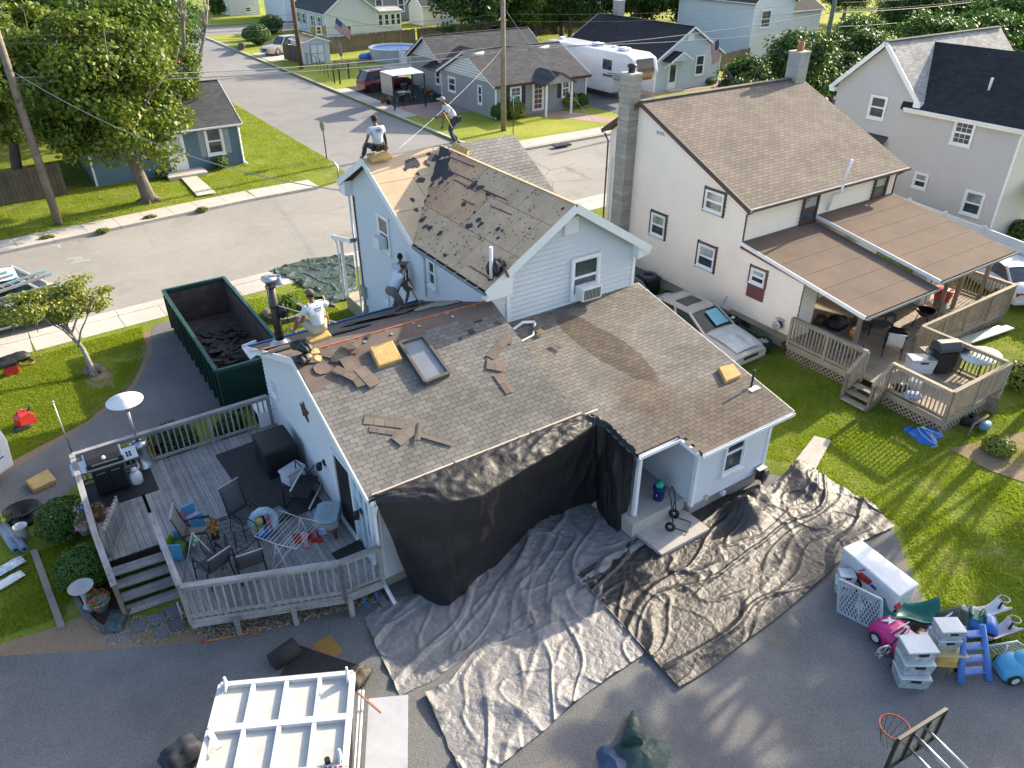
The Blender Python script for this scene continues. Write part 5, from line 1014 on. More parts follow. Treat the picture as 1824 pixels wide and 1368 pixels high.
def cloth_item(name, label, cat, c, u, L, w_, mt, seed=1, n=(6, 8), amp=.03, stiff=0):
 m = MB(); c = V(c); u = V(u).normalized()
 m.grid(n[0], n[1], lambda a, b: c+u*(a-.5)*w_*(1-.25*b*math.sin(seed))+V((0, 0, -b*L))+V((noise.noise(V((a*3, b*3, seed)))*amp*2+amp*math.sin(a*9+seed)*b, noise.noise(V((a*3, b*2, seed+9)))*amp*2, 0)))
 return solo(name, m, mt, label, cat, solid=.008)
REDC = mat('red_print_cloth', (.35, .015, .02), .8, var=.5, scale=25); PALEC = mat('pale_pink_cloth', (.6, .38, .4), .8, var=.3, scale=14)
top = P(525, 945, ND+.95)
for k, (px, py, L, w_, mt, lb) in enumerate(((527, 950, .3, .2, REDC, 'red print cloth at the left of the drying rack'), (541, 948, .5, .16, PALEC, 'long pale pink cloth hanging from the middle of the drying rack'), (551, 946, .26, .14, REDC, 'plain deep red cloth right of the pale pink cloth on the rack'), (563, 957, .16, .2, REDC, 'red print garment near the right end of the drying rack'), (573, 940, .2, .12, mat('blue_pink_print', (.3, .4, .65), .7, var=.4, scale=20), 'small blue and pink print cloth at the right tip of the rack'))):
 cloth_item('hanging_cloth', lb, 'cloth', P(px, py, ND+.85), (.8, -.5, 0), L, w_, mt, k+1)
c = P(470, 935, ND+.25); t = thing('swim_float', 'blue and white inflatable swim float with yellow and pink patches, left of the drying rack', 'inflatable', (c.x, c.y, ND), local=True)
m = MB(); m.tube([(.26*math.cos(k*.524), .1*math.sin(k*.524), .34+.24*math.sin(k*.524)) for k in range(12)], .11, 10, closed=True); part('ring', m, mat('float_vinyl', (.45, .62, .75), .3, var=.5, scale=6), t); m = MB(); m.ball((-.1, -.12, .5), .09); m.ball((-.2, -.12, .33), .07); part('yellow_patch', m, YELP, t, kind='stuff'); m = MB(); m.bar((.05, -.15, .6), (.15, -.18, .1), .1, .05); part('pink_strap', m, PINKF, t); m = MB(); m.ball((-.02, -.1, .1), (.3, .12, .12)); part('blue_base', m, BLUP, t)
c = P(583, 915, ND+.5); t = thing('water_table', 'pale blue lidded play table on dark red legs against the sliding door', 'play table', (c.x, c.y, ND), R(58), local=True)
ol = [(-.42, -.18), (-.3, -.3), (.3, -.3), (.42, -.18), (.42, .18), (.3, .3), (-.3, .3), (-.42, .18)]; m = MB(); m.prism([(x, y, .5) for x, y in ol], (0, 0, -.16)); part('basin', m, TANP, t, bevel=.03); m = MB(); m.prism([(x*.93, y*.93, .56) for x, y in ol], (0, 0, -.055)); L_ = part('lid', m, TEALP, t, bevel=.02)
m = MB()
for k in range(7): m.box((-.24+k*.08, 0, .562), (.025, .34-.04*abs(k-3), .012))
part('lid_ribs', m, TANP, L_, kind='stuff')
for x in (-.3, .3):
 for y in (-.2, .2): m = MB(); m.tube([(x, y, 0), (x*.95, y*.95, .36)], [.035, .05], 8); part('leg', m, mat('dark_red_plastic', (.22, .03, .04), .5), t)
m = MB(); c = P(493, 800, ND+.5); m.prism([(c.x-.45, c.y-.55, ND), (c.x+.42, c.y-.55, ND), (c.x+.42, c.y+.55, ND), (c.x-.45, c.y+.55, ND)], (0, 0, .85)); solo('covered_box', m, BLACKC, 'square bulk under a black cover against the blue wall on the deck', 'covered box', bevel=.05)
solo('dark_rug', MB().box((3.35, 16.4, ND+.02), (1.5, 3.6, .02), R(3)), mat('dark_rug_weave', (.045, .042, .042), .95, var=.2), 'long dark rug on the deck in front of the covered box', 'rug')
c = P(540, 870, ND+.3); t = thing('folded_bench', 'folded black steel garden bench with white edge bars against the wall', 'bench', (c.x, c.y, ND), R(50), local=True)
for z, y in ((.1, -.3), (.62, .1)):
 m = MB(); m.tube([(-.5, y, z), (.5, y, z)], .025, 6); part('white_bar', m, WHP, t)
for s_ in (-1, 1):
 for a, b_ in (((s_*.45, -.35, 0), (s_*.45, .3, .8)), ((s_*.45, .35, 0), (s_*.45, -.2, .7)), ((s_*.45, .3, .8), (s_*.45, .35, 0))): m = MB(); m.tube([a, b_], .016, 5); part('leg', m, DKMETAL, t)
m = MB(); m.box((0, 0, .35), (.88, .5, .03)); part('seat', m, BLACKC, t)
c = P(520, 835, ND+.5); t = thing('toy_box', 'grey and white lidded plastic cooler beside the covered box', 'cooler', (c.x, c.y, ND), R(20), local=True); m = MB(); m.box((0, 0, .3), (.55, .36, .3)); part('body', m, WHP, t, bevel=.04); m = MB(); m.box((0, 0, .5), (.6, .4, .1)); part('lid', m, mat('grey_lid', (.5, .52, .54), .5), t, bevel=.04); m = MB(); m.box((0, 0, .07), (.5, .3, .14)); part('foot', m, BLACK, t)
c = P(642, 975, ND); solo('door_mat', MB().box((c.x-.25, c.y-.05, ND+.02), (.75, .5, .02), R(5)), BLACK, 'black door mat on the deck below the sliding door', 'mat')
c = P(492, 918, ND); t = thing('plastic_tray', 'flat dark grey rounded plastic tray on the deck behind the swim float', 'tray', (c.x, c.y, ND+.01), R(20), local=True); m = MB(); m.box((0, 0, .03), (.5, .4, .05)); part('tray_body', m, mat('grey_tray', (.12, .13, .15), .5), t, bevel=.03); m = MB(); m.box((0, 0, .06), (.4, .3, .01)); part('tray_floor', m, mat('grey_tray2', (.17, .18, .2), .5), t)
m = MB(); a = P(430, 890, ND+.02); m.box((a.x, a.y, ND+.015), (.55, 1.0, .014), R(10)); solo('grey_mat', m, mat('grey_mat_fabric', (.15, .15, .155), .95), 'plain grey mat lying on the deck near the middle', 'mat')
board_t = thing('loose_timber', 'two grey lengths of timber lying flat across the deck behind the mesh table', 'timber', (*P(350, 940, ND).xy, ND))
for a, b in (((290, 962), (322, 950)), ((372, 930), (418, 912))): board('timber_piece', GREYWOOD, board_t, P(*a, ND+.03), P(*b, ND+.03), .08, .04)
m = MB()
e0 = [(134, 1058), (138, 1070), (144, 1082), (150, 1092), (158, 1101), (166, 1110), (174, 1117), (183, 1122), (192, 1124)]
bedg = thing('bed_edging', 'curved row of small grey stones edging the mulch bed', 'edging', tuple(P(134, 1058)))
for k in range(26):
 f = k/25*(len(e0)-1); i = min(int(f), len(e0)-2); a = lerp(P(*e0[i]), P(*e0[i+1]), f-i); nx = lerp(P(*e0[i]), P(*e0[i+1]), min(1, f-i+.1)); M = Matrix.Translation(a+V((0, 0, .05))) @ Matrix.Rotation(math.atan2(P(*e0[i+1]).y-P(*e0[i]).y, P(*e0[i+1]).x-P(*e0[i]).x), 4, 'Z') @ Matrix.Diagonal((.105, .1, .1, 1)); piece('stone', cube_mesh(mat('edging_stone', (.24, .23, .225), .9, rnd=.3)), bedg, M)
c = P(160, 1085); t = thing('bird_bath', 'pale stone bird bath with a shallow bowl in the mulch bed', 'bird bath', (c.x, c.y, 0), local=True); m = MB(); m.lathe([(0, 0), (.16, 0), (.12, .08), (.06, .2), (.07, .5), (.12, .58)], n=14); part('pedestal', m, mat('pale_stone', (.42, .42, .42), .8, dirt=.3), t); m = MB(); m.lathe([(0, .58), (.14, .58), (.25, .68), (.26, .7), (.24, .7), (.14, .62), (0, .61)], n=20); part('bowl', m, MATS['pale_stone'], t)
pot(tuple(P(183, 1085)), .2, .26, mat('pale_tub', (.42, .42, .4), .6), 'pale round tub of red flowers between the bird bath and steps', REDF)
pot(tuple(P(165, 1070)), .12, .14, mat('teal_pot', (.05, .2, .2), .5), 'small teal pot with a garden gnome figure at the foot of the bird bath', REDF, n=70)
def pillow(name, label, cat, c, d, rz, mt, amp=.02, seed=1, tilt=0):
 t = Matrix.Translation(V(c)) @ Matrix.Rotation(rz, 4, 'Z') @ Matrix.Rotation(tilt, 4, 'Y'); m = MB()
 f = lambda s_: (lambda u, v: t @ V(((u-.5)*d[0], (v-.5)*d[1], s_*d[2]/2*max(0, (1-(2*u-1)**4)*(1-(2*v-1)**4))**.5+amp*noise.noise(V((u*4+seed, v*4, s_))))))
 m.grid(10, 8, f(1)); m.grid(10, 8, f(-1)); return solo(name, m, mt, label, cat)
MULB = mat('mulch_bag_plastic', (.045, .075, .075), .3, var=.7, scale=14, bump=.3)
pillow('mulch_bag', 'dark glossy bag of mulch lying at the foot of the deck steps', 'bag', P(207, 1105, .08), (.62, .42, .16), R(60), MULB, .03)
paveg = thing('paver_path', 'four square bluish stone pavers at the foot of the deck steps', 'paving', tuple(P(270, 1105)))
for q in (((229, 1110), (256, 1100), (265, 1120), (234, 1131)), ((258, 1098), (289, 1087), (299, 1106), (268, 1117)), ((290, 1085), (314, 1076), (327, 1094), (301, 1104)), ((270, 1120), (298, 1109), (306, 1128), (280, 1140)), ((300, 1107), (326, 1098), (330, 1116), (308, 1127))):
 mm = MB(); mm.prism([P(*p, .03) for p in q], (0, 0, -.03)); part('paver', mm, mat('bluestone', (.16, .155, .165), .85, rnd=.2), paveg, bevel=.005)
def pebbles(name, area, n, r0, r1, mt, seed=3, kind='stuff'):
 random.seed(seed); m = MB()
 xs_ = [p[0] for p in area]; ys_ = [p[1] for p in area]
 def inside(x, y):
  c = False; j = len(area)-1
  for i in range(len(area)):
   if (area[i][1] > y) != (area[j][1] > y) and x < (area[j][0]-area[i][0])*(y-area[i][1])/(area[j][1]-area[i][1])+area[i][0]: c = not c
   j = i
  return c
 k = 0
 while k < n:
  x, y = random.uniform(min(xs_), max(xs_)), random.uniform(min(ys_), max(ys_))
  if not inside(x, y): continue
  r = random.uniform(r0, r1); m.ball((x, y, .01+r*.3), (r, r*random.uniform(.6, 1), r*.6), 5, 3, M=None); k += 1
 return struct(name, m, mt, kind=kind)
PEB = mat('river_pebbles', (.36, .29, .20), .7, var=.3, scale=9, rnd=.55)
pebbles('river_pebbles', [(.5, 12.9), (.75, 12.5), (2.1, 12.05), (3.35, 11.75), (4.2, 11.5), (4.2, 11.95), (3.5, 12.1), (2.2, 12.5), (1.0, 13.0), (.6, 13.3)], 1500, .018, .042, PEB)
pebbles('path_pebbles', [P(*q).xy for q in ((218, 1118), (236, 1145), (262, 1150), (290, 1145), (335, 1125), (330, 1090), (230, 1100))], 700, .012, .03, mat('tan_pebbles', (.42, .34, .22), .8, rnd=.5), 4); pebbles('grey_pebbles', [P(*q).xy for q in ((190, 1128), (222, 1120), (235, 1142), (205, 1150), (182, 1148))], 260, .01, .022, mat('grey_pebbles_m', (.4, .41, .42), .8, rnd=.5), 5)
FLAGM = mat('flag_red', (.38, .05, .07), .8); FLAGW = mat('flag_white', (.62, .60, .60), .8); FLAGB = mat('flag_blue', (.03, .05, .18), .8)
def flag(label, a, b, drop, hoist, n=13, group=None, lab=None):
 """US flag hanging from a staff a->b: 13 stripes and a starred canton"""
 t = thing('flag', label, 'flag', tuple(a)); a, b = V(a), V(b); m = MB(); m.tube([a, b], .015, 6); part('staff', m, WHP, t); d = (b-a).normalized(); w_ = hoist; dr = V(drop)
 f = lambda u, v: b-d*(w_*u)+dr*v+V((.05*math.sin(v*7+u*2), .05*math.sin(v*6+1), -.04*math.sin(u*5)))*min(1, v*2)
 for mt, cols in ((FLAGM, range(0, 13, 2)), (FLAGW, range(1, 13, 2))):
  for i in cols:
   v0 = .42 if i < 7 else 0; m = MB(); m.grid(1, 8, lambda u, v: f((i+u)/13, v0+(1-v0)*v)); part('stripe', m, mt, t)
 m = MB(); m.grid(4, 4, lambda u, v: f(u*7/13, v*.42)); C_ = part('canton', m, FLAGB, t); m = MB()
 for i in range(5):
  for j in range(6): p = f((.05+i*.1), .04+j*.068)+V((-.006, -.006, .004)); s_ = .022*hoist; m.add([p+V((0, 0, s_)), p+V((s_, -s_*.3, -s_*.6)), p+V((-s_, s_*.3, -s_*.6))], [(0, 1, 2)])
 part('stars', m, FLAGW, C_, kind='stuff'); return t
c = P(326, 1105); flag('small United States flag on a stick at the corner of the deck steps', c, c+V((0, 0, .55)), (.12, -.05, -.3), .2)
for k, (a, b) in enumerate((((648, 1056), (651, 1078)), ((668, 1050), (672, 1067)))):
 A, B = P(*a, .25), P(*b, .05); t = thing('snow_shovel', ['bright blue D-handled snow shovel under the deck corner, left one', 'blue-handled snow shovel with clear bag under the deck corner, right one'][k], 'shovel', tuple(B), group='shovels under the deck corner'); m = MB(); m.tube([A, B], .02, 6); part('shaft', m, BLUP, t); d = (B-A).normalized(); q = d.cross(V((0, 0, 1))).normalized(); m = MB(); m.tube([B, B+q*.09+d*.05, B+q*.09+d*.14, B-q*.09+d*.14, B-q*.09+d*.05], .02, 6, closed=True); part('handle', m, BLUP, t)
m = MB(); m.prism([P(655, 1045, .1), P(672, 1043, .1), P(692, 1075, .04), P(682, 1082, .04)], (0, 0, -.02)); solo('metal_scoop', m, STEEL, 'long grey metal scoop lying beside the blue shovels', 'scoop')
A, B = P(356, 1144, .03), P(445, 1127, .03); t = thing('shingle_remover', 'orange handled long tool lying on the gravel in front of the deck', 'tool', tuple(A)); m = MB(); m.tube([A, lerp(A, B, .1), B], .018, 6); part('shaft', m, mat('orange_shaft', (.5, .2, .03), .5), t); m = MB(); m.tube([A, lerp(A, B, .09)], .026, 6); part('grip', m, REDP, t); m = MB(); m.prism([B, B+V((.22, -.1, 0)), B+V((.2, -.2, 0)), B+V((0, -.1, 0))], (0, 0, .02)); part('blade', m, mat('rusty_blade', (.28, .15, .06), .7), t)
def foam(label, pts, th, z=None, **k):
 m = MB(); m.prism([V(p)+V((0, 0, th)) for p in pts], (0, 0, -th)); return solo('foam_pad', m, FOAM, label, 'foam pad', bevel=.03, **k)
foam('yellow foam pad lying on the gravel drive near the white van', [P(48, 864), (P(88, 843)), P(103, 862), P(62, 880)], .16)
m = MB(); m.prism([P(*q, .012) for q in ((560, 1146), (588, 1130), (612, 1160), (595, 1172), (553, 1157))], (0, 0, -.01)); solo('plywood_scrap', m, mat('ochre_ply', (.30, .17, .04), .8, dirt=.3), 'ochre square of plywood on the gravel behind the black felt roll', 'plywood')
def roll(label, a, b, r, mt, name='roll', group=None, core=True):
 t = thing(name, label, 'roll', tuple(a), group=group); m = MB(); m.tube([a, b], r, 16); part('body', m, mt, t)
 d = (V(b)-V(a)).normalized(); m = MB(); m.tube([V(b)-d*.01, V(b)+d*.006], r*.45, 12); part('core', m, BLACK, t); return t
LBR = mat('blue_roll_wrap', (.20, .27, .36), .5, var=.25, scale=12)
roll('blue wrapped roll of membrane on the lower left lawn, outer of the pair', P(0, 938, .1), P(28, 980, .1), .09, LBR, group='blue rolls on the lawn'); roll('blue wrapped roll of membrane on the lower left lawn, next to the white bucket', P(8, 935, .1), P(44, 978, .1), .09, LBR, group='blue rolls on the lawn')
m = MB(); b = P(42, 912, .2); q = []
for k in range(90): a = k*.42; r = .06+.0034*k; q.append((b.x+r*1.25*math.cos(a), b.y+r*math.sin(a), .16+.002*k))
m.tube(q, .028, 6); m.lathe([(0, 0), (.4, 0), (.42, .12), (0, .16)], (b.x, b.y, 0), 16); solo('coiled_hose', m, BLACK, 'black coil of flat hose on the lower left lawn beside the shrub', 'hose')
c = P(45, 960); t = thing('bucket', 'tall white bucket on the lower left lawn', 'bucket', (c.x, c.y, 0), local=True); m = MB(); m.lathe([(0, 0), (.14, 0), (.16, .42), (.17, .42), (.15, .42), (.13, .03), (0, .03)], n=20); part('body', m, WHP, t); m = MB(); m.tube([(.16*math.cos(k*.52), .16*math.sin(k*.52), .2) for k in range(12)], .008, 5, closed=True); part('band', m, mat('brown_tape', (.3, .2, .05), .6), t)
m = MB(); m.tube([P(8, 925, .12), P(16, 928, .12)], .1, 8); m.ball(P(12, 915, .1), (.15, .1, .08)); solo('yellow_tool_case', m, mat('acid_yellow', (.5, .5, .03), .5), 'acid yellow tool at the left edge above the blue rolls', 'tool')
SCRIPT_W = mat('printed_wrap', (.55, .62, .68), .4, var=.5, scale=9)
pillow('shingle_wrapper', 'blue and white printed package on the lower left lawn, upper of two', 'package', P(18, 1008, .08), (.6, .3, .12), R(20), SCRIPT_W); pillow('shingle_wrapper', 'white crumpled package on the lower left lawn, lower of two', 'package', P(15, 1035, .08), (.65, .25, .12), R(20), WHP, .03)
m = MB(); m.b2((0, 0, 0), (0, 0, 0)); A, B = P(60, 980, .03), P(110, 1118, .03); t = solo('long_plank', MB().bar(A, B, .14, .04), mat('taupe_plank', (.30, .25, .22), .8), 'long taupe plank lying on the lower left lawn', 'plank')
def gas_can(label, c, rz, s_=1, mt=None):
 t = thing('gas_can', label, 'gas can', tuple(c), rz, local=True); m = MB(); m.prism([(x*s_, -.1*s_, z*s_) for x, z in ((-.17, 0), (.17, 0), (.17, .2), (.08, .3), (-.12, .3), (-.17, .22))], (0, .2*s_, 0)); part('body', m, mt or REDP, t, bevel=.02*s_); m = MB(); m.tube([(.1*s_, 0, .26*s_), (.2*s_, 0, .36*s_)], .02*s_, 6); part('spout', m, BLACK, t); m = MB(); m.tube([(-.12*s_, 0, .3*s_), (-.08*s_, 0, .37*s_), (.02*s_, 0, .37*s_), (.06*s_, 0, .3*s_)], .015*s_, 6); part('handle', m, mt or REDP, t); return t
c = P(48, 757); t = gas_can('red fuel can on the lawn above the white van', c, R(30), 1.5)
pillow('tool_pouch', 'small black and white tool pile on the lawn below the red fuel can', 'tools', P(40, 762, .06), (.5, .22, .12), R(10), BLACKC, .04)
c = P(22, 665); t = thing('red_cooler', 'red box with a black top by the pavement in front of the van', 'compressor', (c.x, c.y, 0), R(10), local=True); m = MB(); m.box((0, 0, .16), (.42, .34, .32)); part('body', m, REDP, t, bevel=.02); m = MB(); m.box((0, 0, .38), (.44, .36, .14)); part('motor_cover', m, BLACK, t, bevel=.03)
pillow('black_bag', 'long black bag lying on the grass beside the red box', 'bag', P(25, 640, .15), (1.0, .45, .35), R(15), BLACKC, .04)
m = MB(); c = P(48, 647, .03); m.tube([(c.x+.3*math.cos(a*.4)*(1-.006*a), c.y+.22*math.sin(a*.4), .03+.001*a) for a in range(48)], .014, 5); solo('hose_coil', m, mat('brown_hose', (.16, .08, .05), .5), 'coiled brown air hose right of the red box', 'hose')
m = MB(); m.tube([P(148, 662, .16), P(178, 655, .16)], .16, 12); solo('log', m, BARK, 'short dark log lying behind the young tree', 'log')
m = MB(); c = P(508, 560)
ringt = thing('planter_ring', 'ring of grey scalloped blocks around a leafy clump near the street', 'planter', (c.x, c.y, 0))
for k in range(16): a = k*math.pi/8; piece('block', cube_mesh(MATS['edging_stone']), ringt, Matrix.Translation((c.x+.72*math.cos(a), c.y+.72*math.sin(a), .09)) @ Matrix.Rotation(a, 4, 'Z') @ Matrix.Diagonal((.14, .26, .18, 1)))
m = MB()
random.seed(4)
for k in range(110):
 a = random.uniform(0, 6.28); r = random.uniform(0, .4); p = V((c.x+r*math.cos(a), c.y+r*math.sin(a), .1)); d = V((math.cos(a)*random.uniform(.1, .6), math.sin(a)*random.uniform(.1, .6), 0)); s_ = V((-math.sin(a), math.cos(a), 0))*.03; h_ = random.uniform(.35, .65); m.add([p-s_, p+s_, p+d*.5+s_+V((0, 0, h_)), p+d+V((0, 0, h_*.9)), p+d*.5-s_+V((0, 0, h_))], [(0, 1, 2, 4), (4, 2, 3)])
solo('daylily_clump', m, LEAF_B, 'clump of strap leaves growing in the ring planter', 'plant')
# ================================================================== TARPS
def tarp_mat(name, col, rough=.45, sp=.5, bs=.5):
 t = NT(name); pc = t.coord('Position'); c = t.ramp(t.noise(pc, 2.5, 5, .65), [(.3, mul(col, .8)), (.7, mul(col, 1.2))]); c = t.mix(1.0, c, t.ramp(t.noise(pc, 160, 1), [(.35, .8), (.65, 1.15)]), 'MULTIPLY')
 t.base(c); t.b.inputs['Roughness'].default_value = rough; t.b.inputs['Specular IOR Level'].default_value = sp; vo = t.new('ShaderNodeTexVoronoi', feature='DISTANCE_TO_EDGE'); vo.inputs['Scale'].default_value = 5.5; nd = t.new('ShaderNodeTexNoise'); nd.inputs['Scale'].default_value = 4; t.ln(pc, nd.inputs['Vector']); t.ln(t.mix(.12, pc, nd.outputs['Color']), vo.inputs['Vector']); t.bump(t.math('ADD', t.noise(pc, 9, 5, .75), t.math('MULTIPLY', vo.outputs['Distance'], 1.1)), bs, .06); MATS[name] = t.m; return t.m
TG = tarp_mat('silver_tarp', (.235, .23, .228), .42, .5); TB = tarp_mat('black_tarp', (.031, .029, .029), .42, .6); TB2 = tarp_mat('hanging_black_tarp', (.016, .0155, .017), .5, .45, .3); TGR = tarp_mat('green_tarp', (.045, .075, .058), .5); TGD = tarp_mat('dark_green_tarp', (.03, .07, .06), .5); TBLU = tarp_mat('blue_tarp', (.01, .13, .50), .35)
def along(pts, f):
 f = f*(len(pts)-1); i = min(int(f), len(pts)-2); return lerp(pts[i], pts[i+1], f-i)
def ridged(x, y, s): return 1-abs(noise.noise(V((x, y, s))))*2
def wr(p, seed, amp, ang, k=1.0):
 c, s_ = math.cos(ang), math.sin(ang); a = (p.x*c+p.y*s_); b = (-p.x*s_+p.y*c)
 wx = noise.noise(V((a*.5, b*.5, seed)))*1.2
 cr = sum(abs(noise.noise(V((p.x*f+seed, p.y*f, seed+f))))*g for f, g in ((2.2, .30), (5.1, .22), (11., .14)))
 return amp*(.85*max(0, ridged(a*.22*k, (b+wx*.5)*.8*k, seed)-.84)/.16+.5*max(0, ridged(a*.5*k+3, (b+wx*.4)*1.7*k, seed+5)-.8)/.2+.35*max(0, ridged(b*.9, a*1.1+2, seed+8)-.85)/.15+cr*.6)
def ground_tarp(label, A, B, mt, seed, amp=.10, ang=0, nu=210, nv=210, z=.015, bumps=(), name='tarp', group=None, jag=.035):
 A = [P(*q) for q in A]; B = [P(*q) for q in B]; m = MB()
 def f(u, v):
  e = V((noise.noise(V((u*9, v*9, seed)))*jag, noise.noise(V((u*9, v*9, seed+4)))*jag, 0)); p = lerp(along(A, u), along(B, u), v)+e
  h = z+wr(p, seed, amp, ang)
  for bx, by, br, bh in bumps:
   d = math.hypot(p.x-bx, p.y-by)/br
   if d < 1.6: h += bh*math.exp(-d*d*2)*(1+.25*noise.noise(V((p.x*4, p.y*4, 2))))
  return V((p.x, p.y, max(z*.7, h)))
 m.grid(nu, nv, f); return solo(name, m, mt, label, 'tarp', group, origin=(A[0].x, A[0].y, 0))
ground_tarp('silver grey tarp spread on the gravel under the hanging black sheet, upper one', [(648, 1103), (700, 1065), (780, 1060), (860, 1000), (935, 900), (1020, 898), (1110, 925)], [(712, 1242), (770, 1212), (850, 1160), (925, 1130), (1000, 1085), (1048, 1040), (1158, 968)], TG, 3, .08, R(38))
ground_tarp('lighter silver tarp overlapping the upper one, reaching the bottom edge', [(758, 1238), (812, 1205), (850, 1155), (925, 1110), (1000, 1060), (1058, 1020), (1100, 1085), (1148, 1166)], [(830, 1400), (850, 1400), (885, 1372), (935, 1330), (985, 1290), (1040, 1240), (1090, 1205), (1140, 1172)], TG, 8, .085, R(55), z=.035)
hp = P(1320, 905); hp2 = P(1430, 850)
ground_tarp('big black tarp spread from the porch step over the lawn edge, lumpy in the middle', [(1026, 1026), (1090, 990), (1135, 962), (1200, 935), (1290, 885), (1350, 880), (1400, 850), (1420, 822), (1462, 850)], [(1210, 1228), (1290, 1175), (1360, 1120), (1430, 1065), (1495, 1005), (1510, 985), (1540, 965), (1592, 940), (1560, 905)], TB, 13, .08, R(12), z=.05, bumps=((hp.x-.2, hp.y-.25, .55, .55), (hp.x+.5, hp.y-.1, .5, .45), (hp2.x-.3, hp2.y-.5, .7, .22), (hp2.x, hp2.y+.2, .6, .25)))
m = MB(); m.tube([V((p.x, p.y, .07)) for p in [lerp(P(1026, 1026), P(1210, 1228), k/10) for k in range(11)]], .012, 5); solo('tarp_hem', m, mat('tan_hem', (.25, .21, .16), .8), 'tan hem cord along the left edge of the big black tarp', 'tarp hem')
bot = [P(*q) for q in ((737, 1058), (770, 1074), (800, 1078), (830, 1050), (880, 1005), (925, 965), (962, 925), (1000, 915), (1045, 895), (1062, 905), (1085, 935), (1103, 950), (1120, 935), (1126, 905))]
topx = [V((4.3+5.4*k/8, 11.5, 2.97)) for k in range(9)]+[V((9.95, 11.35, 2.93)), V((10.12, 11.0, 2.82)), V((10.12, 10.6, 2.74)), V((10.12, 10.3, 2.68)), V((10.14, 10.0, 2.6))]
offs = [.12, .38, .75, .9, .8, .7, .62, .5, .38, .2, .12, .12, .12, .1]
m = MB()
def hang(u, v):
 T = along(topx, u); B = along(bot, u); o = along([V((q, 0, 0)) for q in offs], u).x; s_ = max(0, min(1, (u-.66)/.1)); nrm = lerp((0, -1, 0), (-1, -.05, 0), s_).normalized()
 M_ = T+nrm*o+V((0, 0, -.30*o-.02)); n1 = noise.noise(V((u*14, v*5, 1)))
 if v < .0: return T
 if v < .3: t = v/.3; p = lerp(T+V((0, 0, .04)), M_, t); p.z += .05*math.sin(t*math.pi)+.05*ridged(u*11, t*2.2, 2)*t*(1-t)*3+.03*noise.noise(V((u*40, t*6, 3)))
 else:
  t = (v-.3)/.7; p = lerp(M_, B+V((0, 0, .02)), t**.92); p += nrm*(.10*n1+.07*ridged(u*13+v*2, v*1.2, 7)+.03*ridged(u*37, v*4, 4))*min(1, t*4)*(1-.4*t)
 return p
m.grid(220, 110, hang); solo('hanging_tarp', m, TB2, 'black protective sheet hung from the roof edge down to the ground over the rear wall', 'tarp', origin=(6, 11, 0))
ht = bpy.data.objects['hanging_tarp']
batten = mat('pale_batten', (.50, .42, .33), .7)
for a, b in (((4.3, 11.53, 3.0), (6.2, 11.53, 3.0)), ((6.25, 11.53, 3.0), (8.2, 11.53, 3.0)), ((8.25, 11.53, 3.0), (9.7, 11.53, 3.0))): board('batten', batten, ht, a, b, .05, .02)
ground_tarp('dark green tarp spread over the front lawn and pavement beside the porch', [(478, 484), (500, 476), (545, 463), (590, 458), (630, 455)], [(535, 500), (560, 530), (590, 541), (620, 535), (636, 520)], TGR, 21, .12, R(10), 90, 70)
def heap(name, label, cat, c, r, h_, mt, seed, n=(48, 30), spikes=.5):
 m = MB(); c = V(c)
 def f(u, v):
  a = u*2*math.pi; k = 1+spikes*noise.noise(V((math.cos(a)*1.3, math.sin(a)*1.3, seed))); q = 1-v; x, y = c.x+r[0]*k*q*math.cos(a), c.y+r[1]*k*q*math.sin(a)
  return V((x, y, c.z+h_*(1-q**1.6)*(.75+.4*noise.noise(V((x*2.5, y*2.5, seed))))+.05*ridged(x*3, y*3, seed)*(1-q*.6)))
 m.grid(n[0], n[1], f); return solo(name, m, mt, label, cat)
heap('green_tarp_heap', 'crumpled dark green and blue tarp heaped at the bottom edge', 'tarp', P(1140, 1352), (.62, .42), .28, TGD, 5); m = MB(); b0 = P(1128, 1272); m.tube([V(P(1125, 1335))+V((0, 0, .2)), V(P(1128, 1300))+V((0, 0, .14)), b0+V((0, 0, .06))], [.2, .13, .05], 10); solo('green_tarp_tail', m, TGD, 'twisted tail of the dark green tarp pointing up the drive', 'tarp')
heap('blue_tarp_heap', 'crumpled navy blue tarp beside the dark green one at the bottom edge', 'tarp', P(1095, 1360), (.28, .34), .2, tarp_mat('navy_tarp', (.04, .08, .16)), 6)
heap('blue_tarp_bundle', 'bright blue tarp bundled on the lawn by the cream house deck', 'tarp', P(1650, 778), (.5, .42), .3, TBLU, 9); heap('blue_tarp_scrap', 'small bright blue tarp end left of the blue bundle', 'tarp', P(1618, 765), (.2, .12), .1, TBLU, 12)
m = MB(); c = P(1655, 775, .28); m.tube([c+V((.5*math.cos(k*.7)*(.4+k*.03), .4*math.sin(k*.9), .04-.01*k)) for k in range(14)], .012, 5); solo('rope', m, mat('pale_blue_rope', (.3, .5, .6), .7), 'pale rope loosely tangled over the bright blue tarp bundle', 'rope')
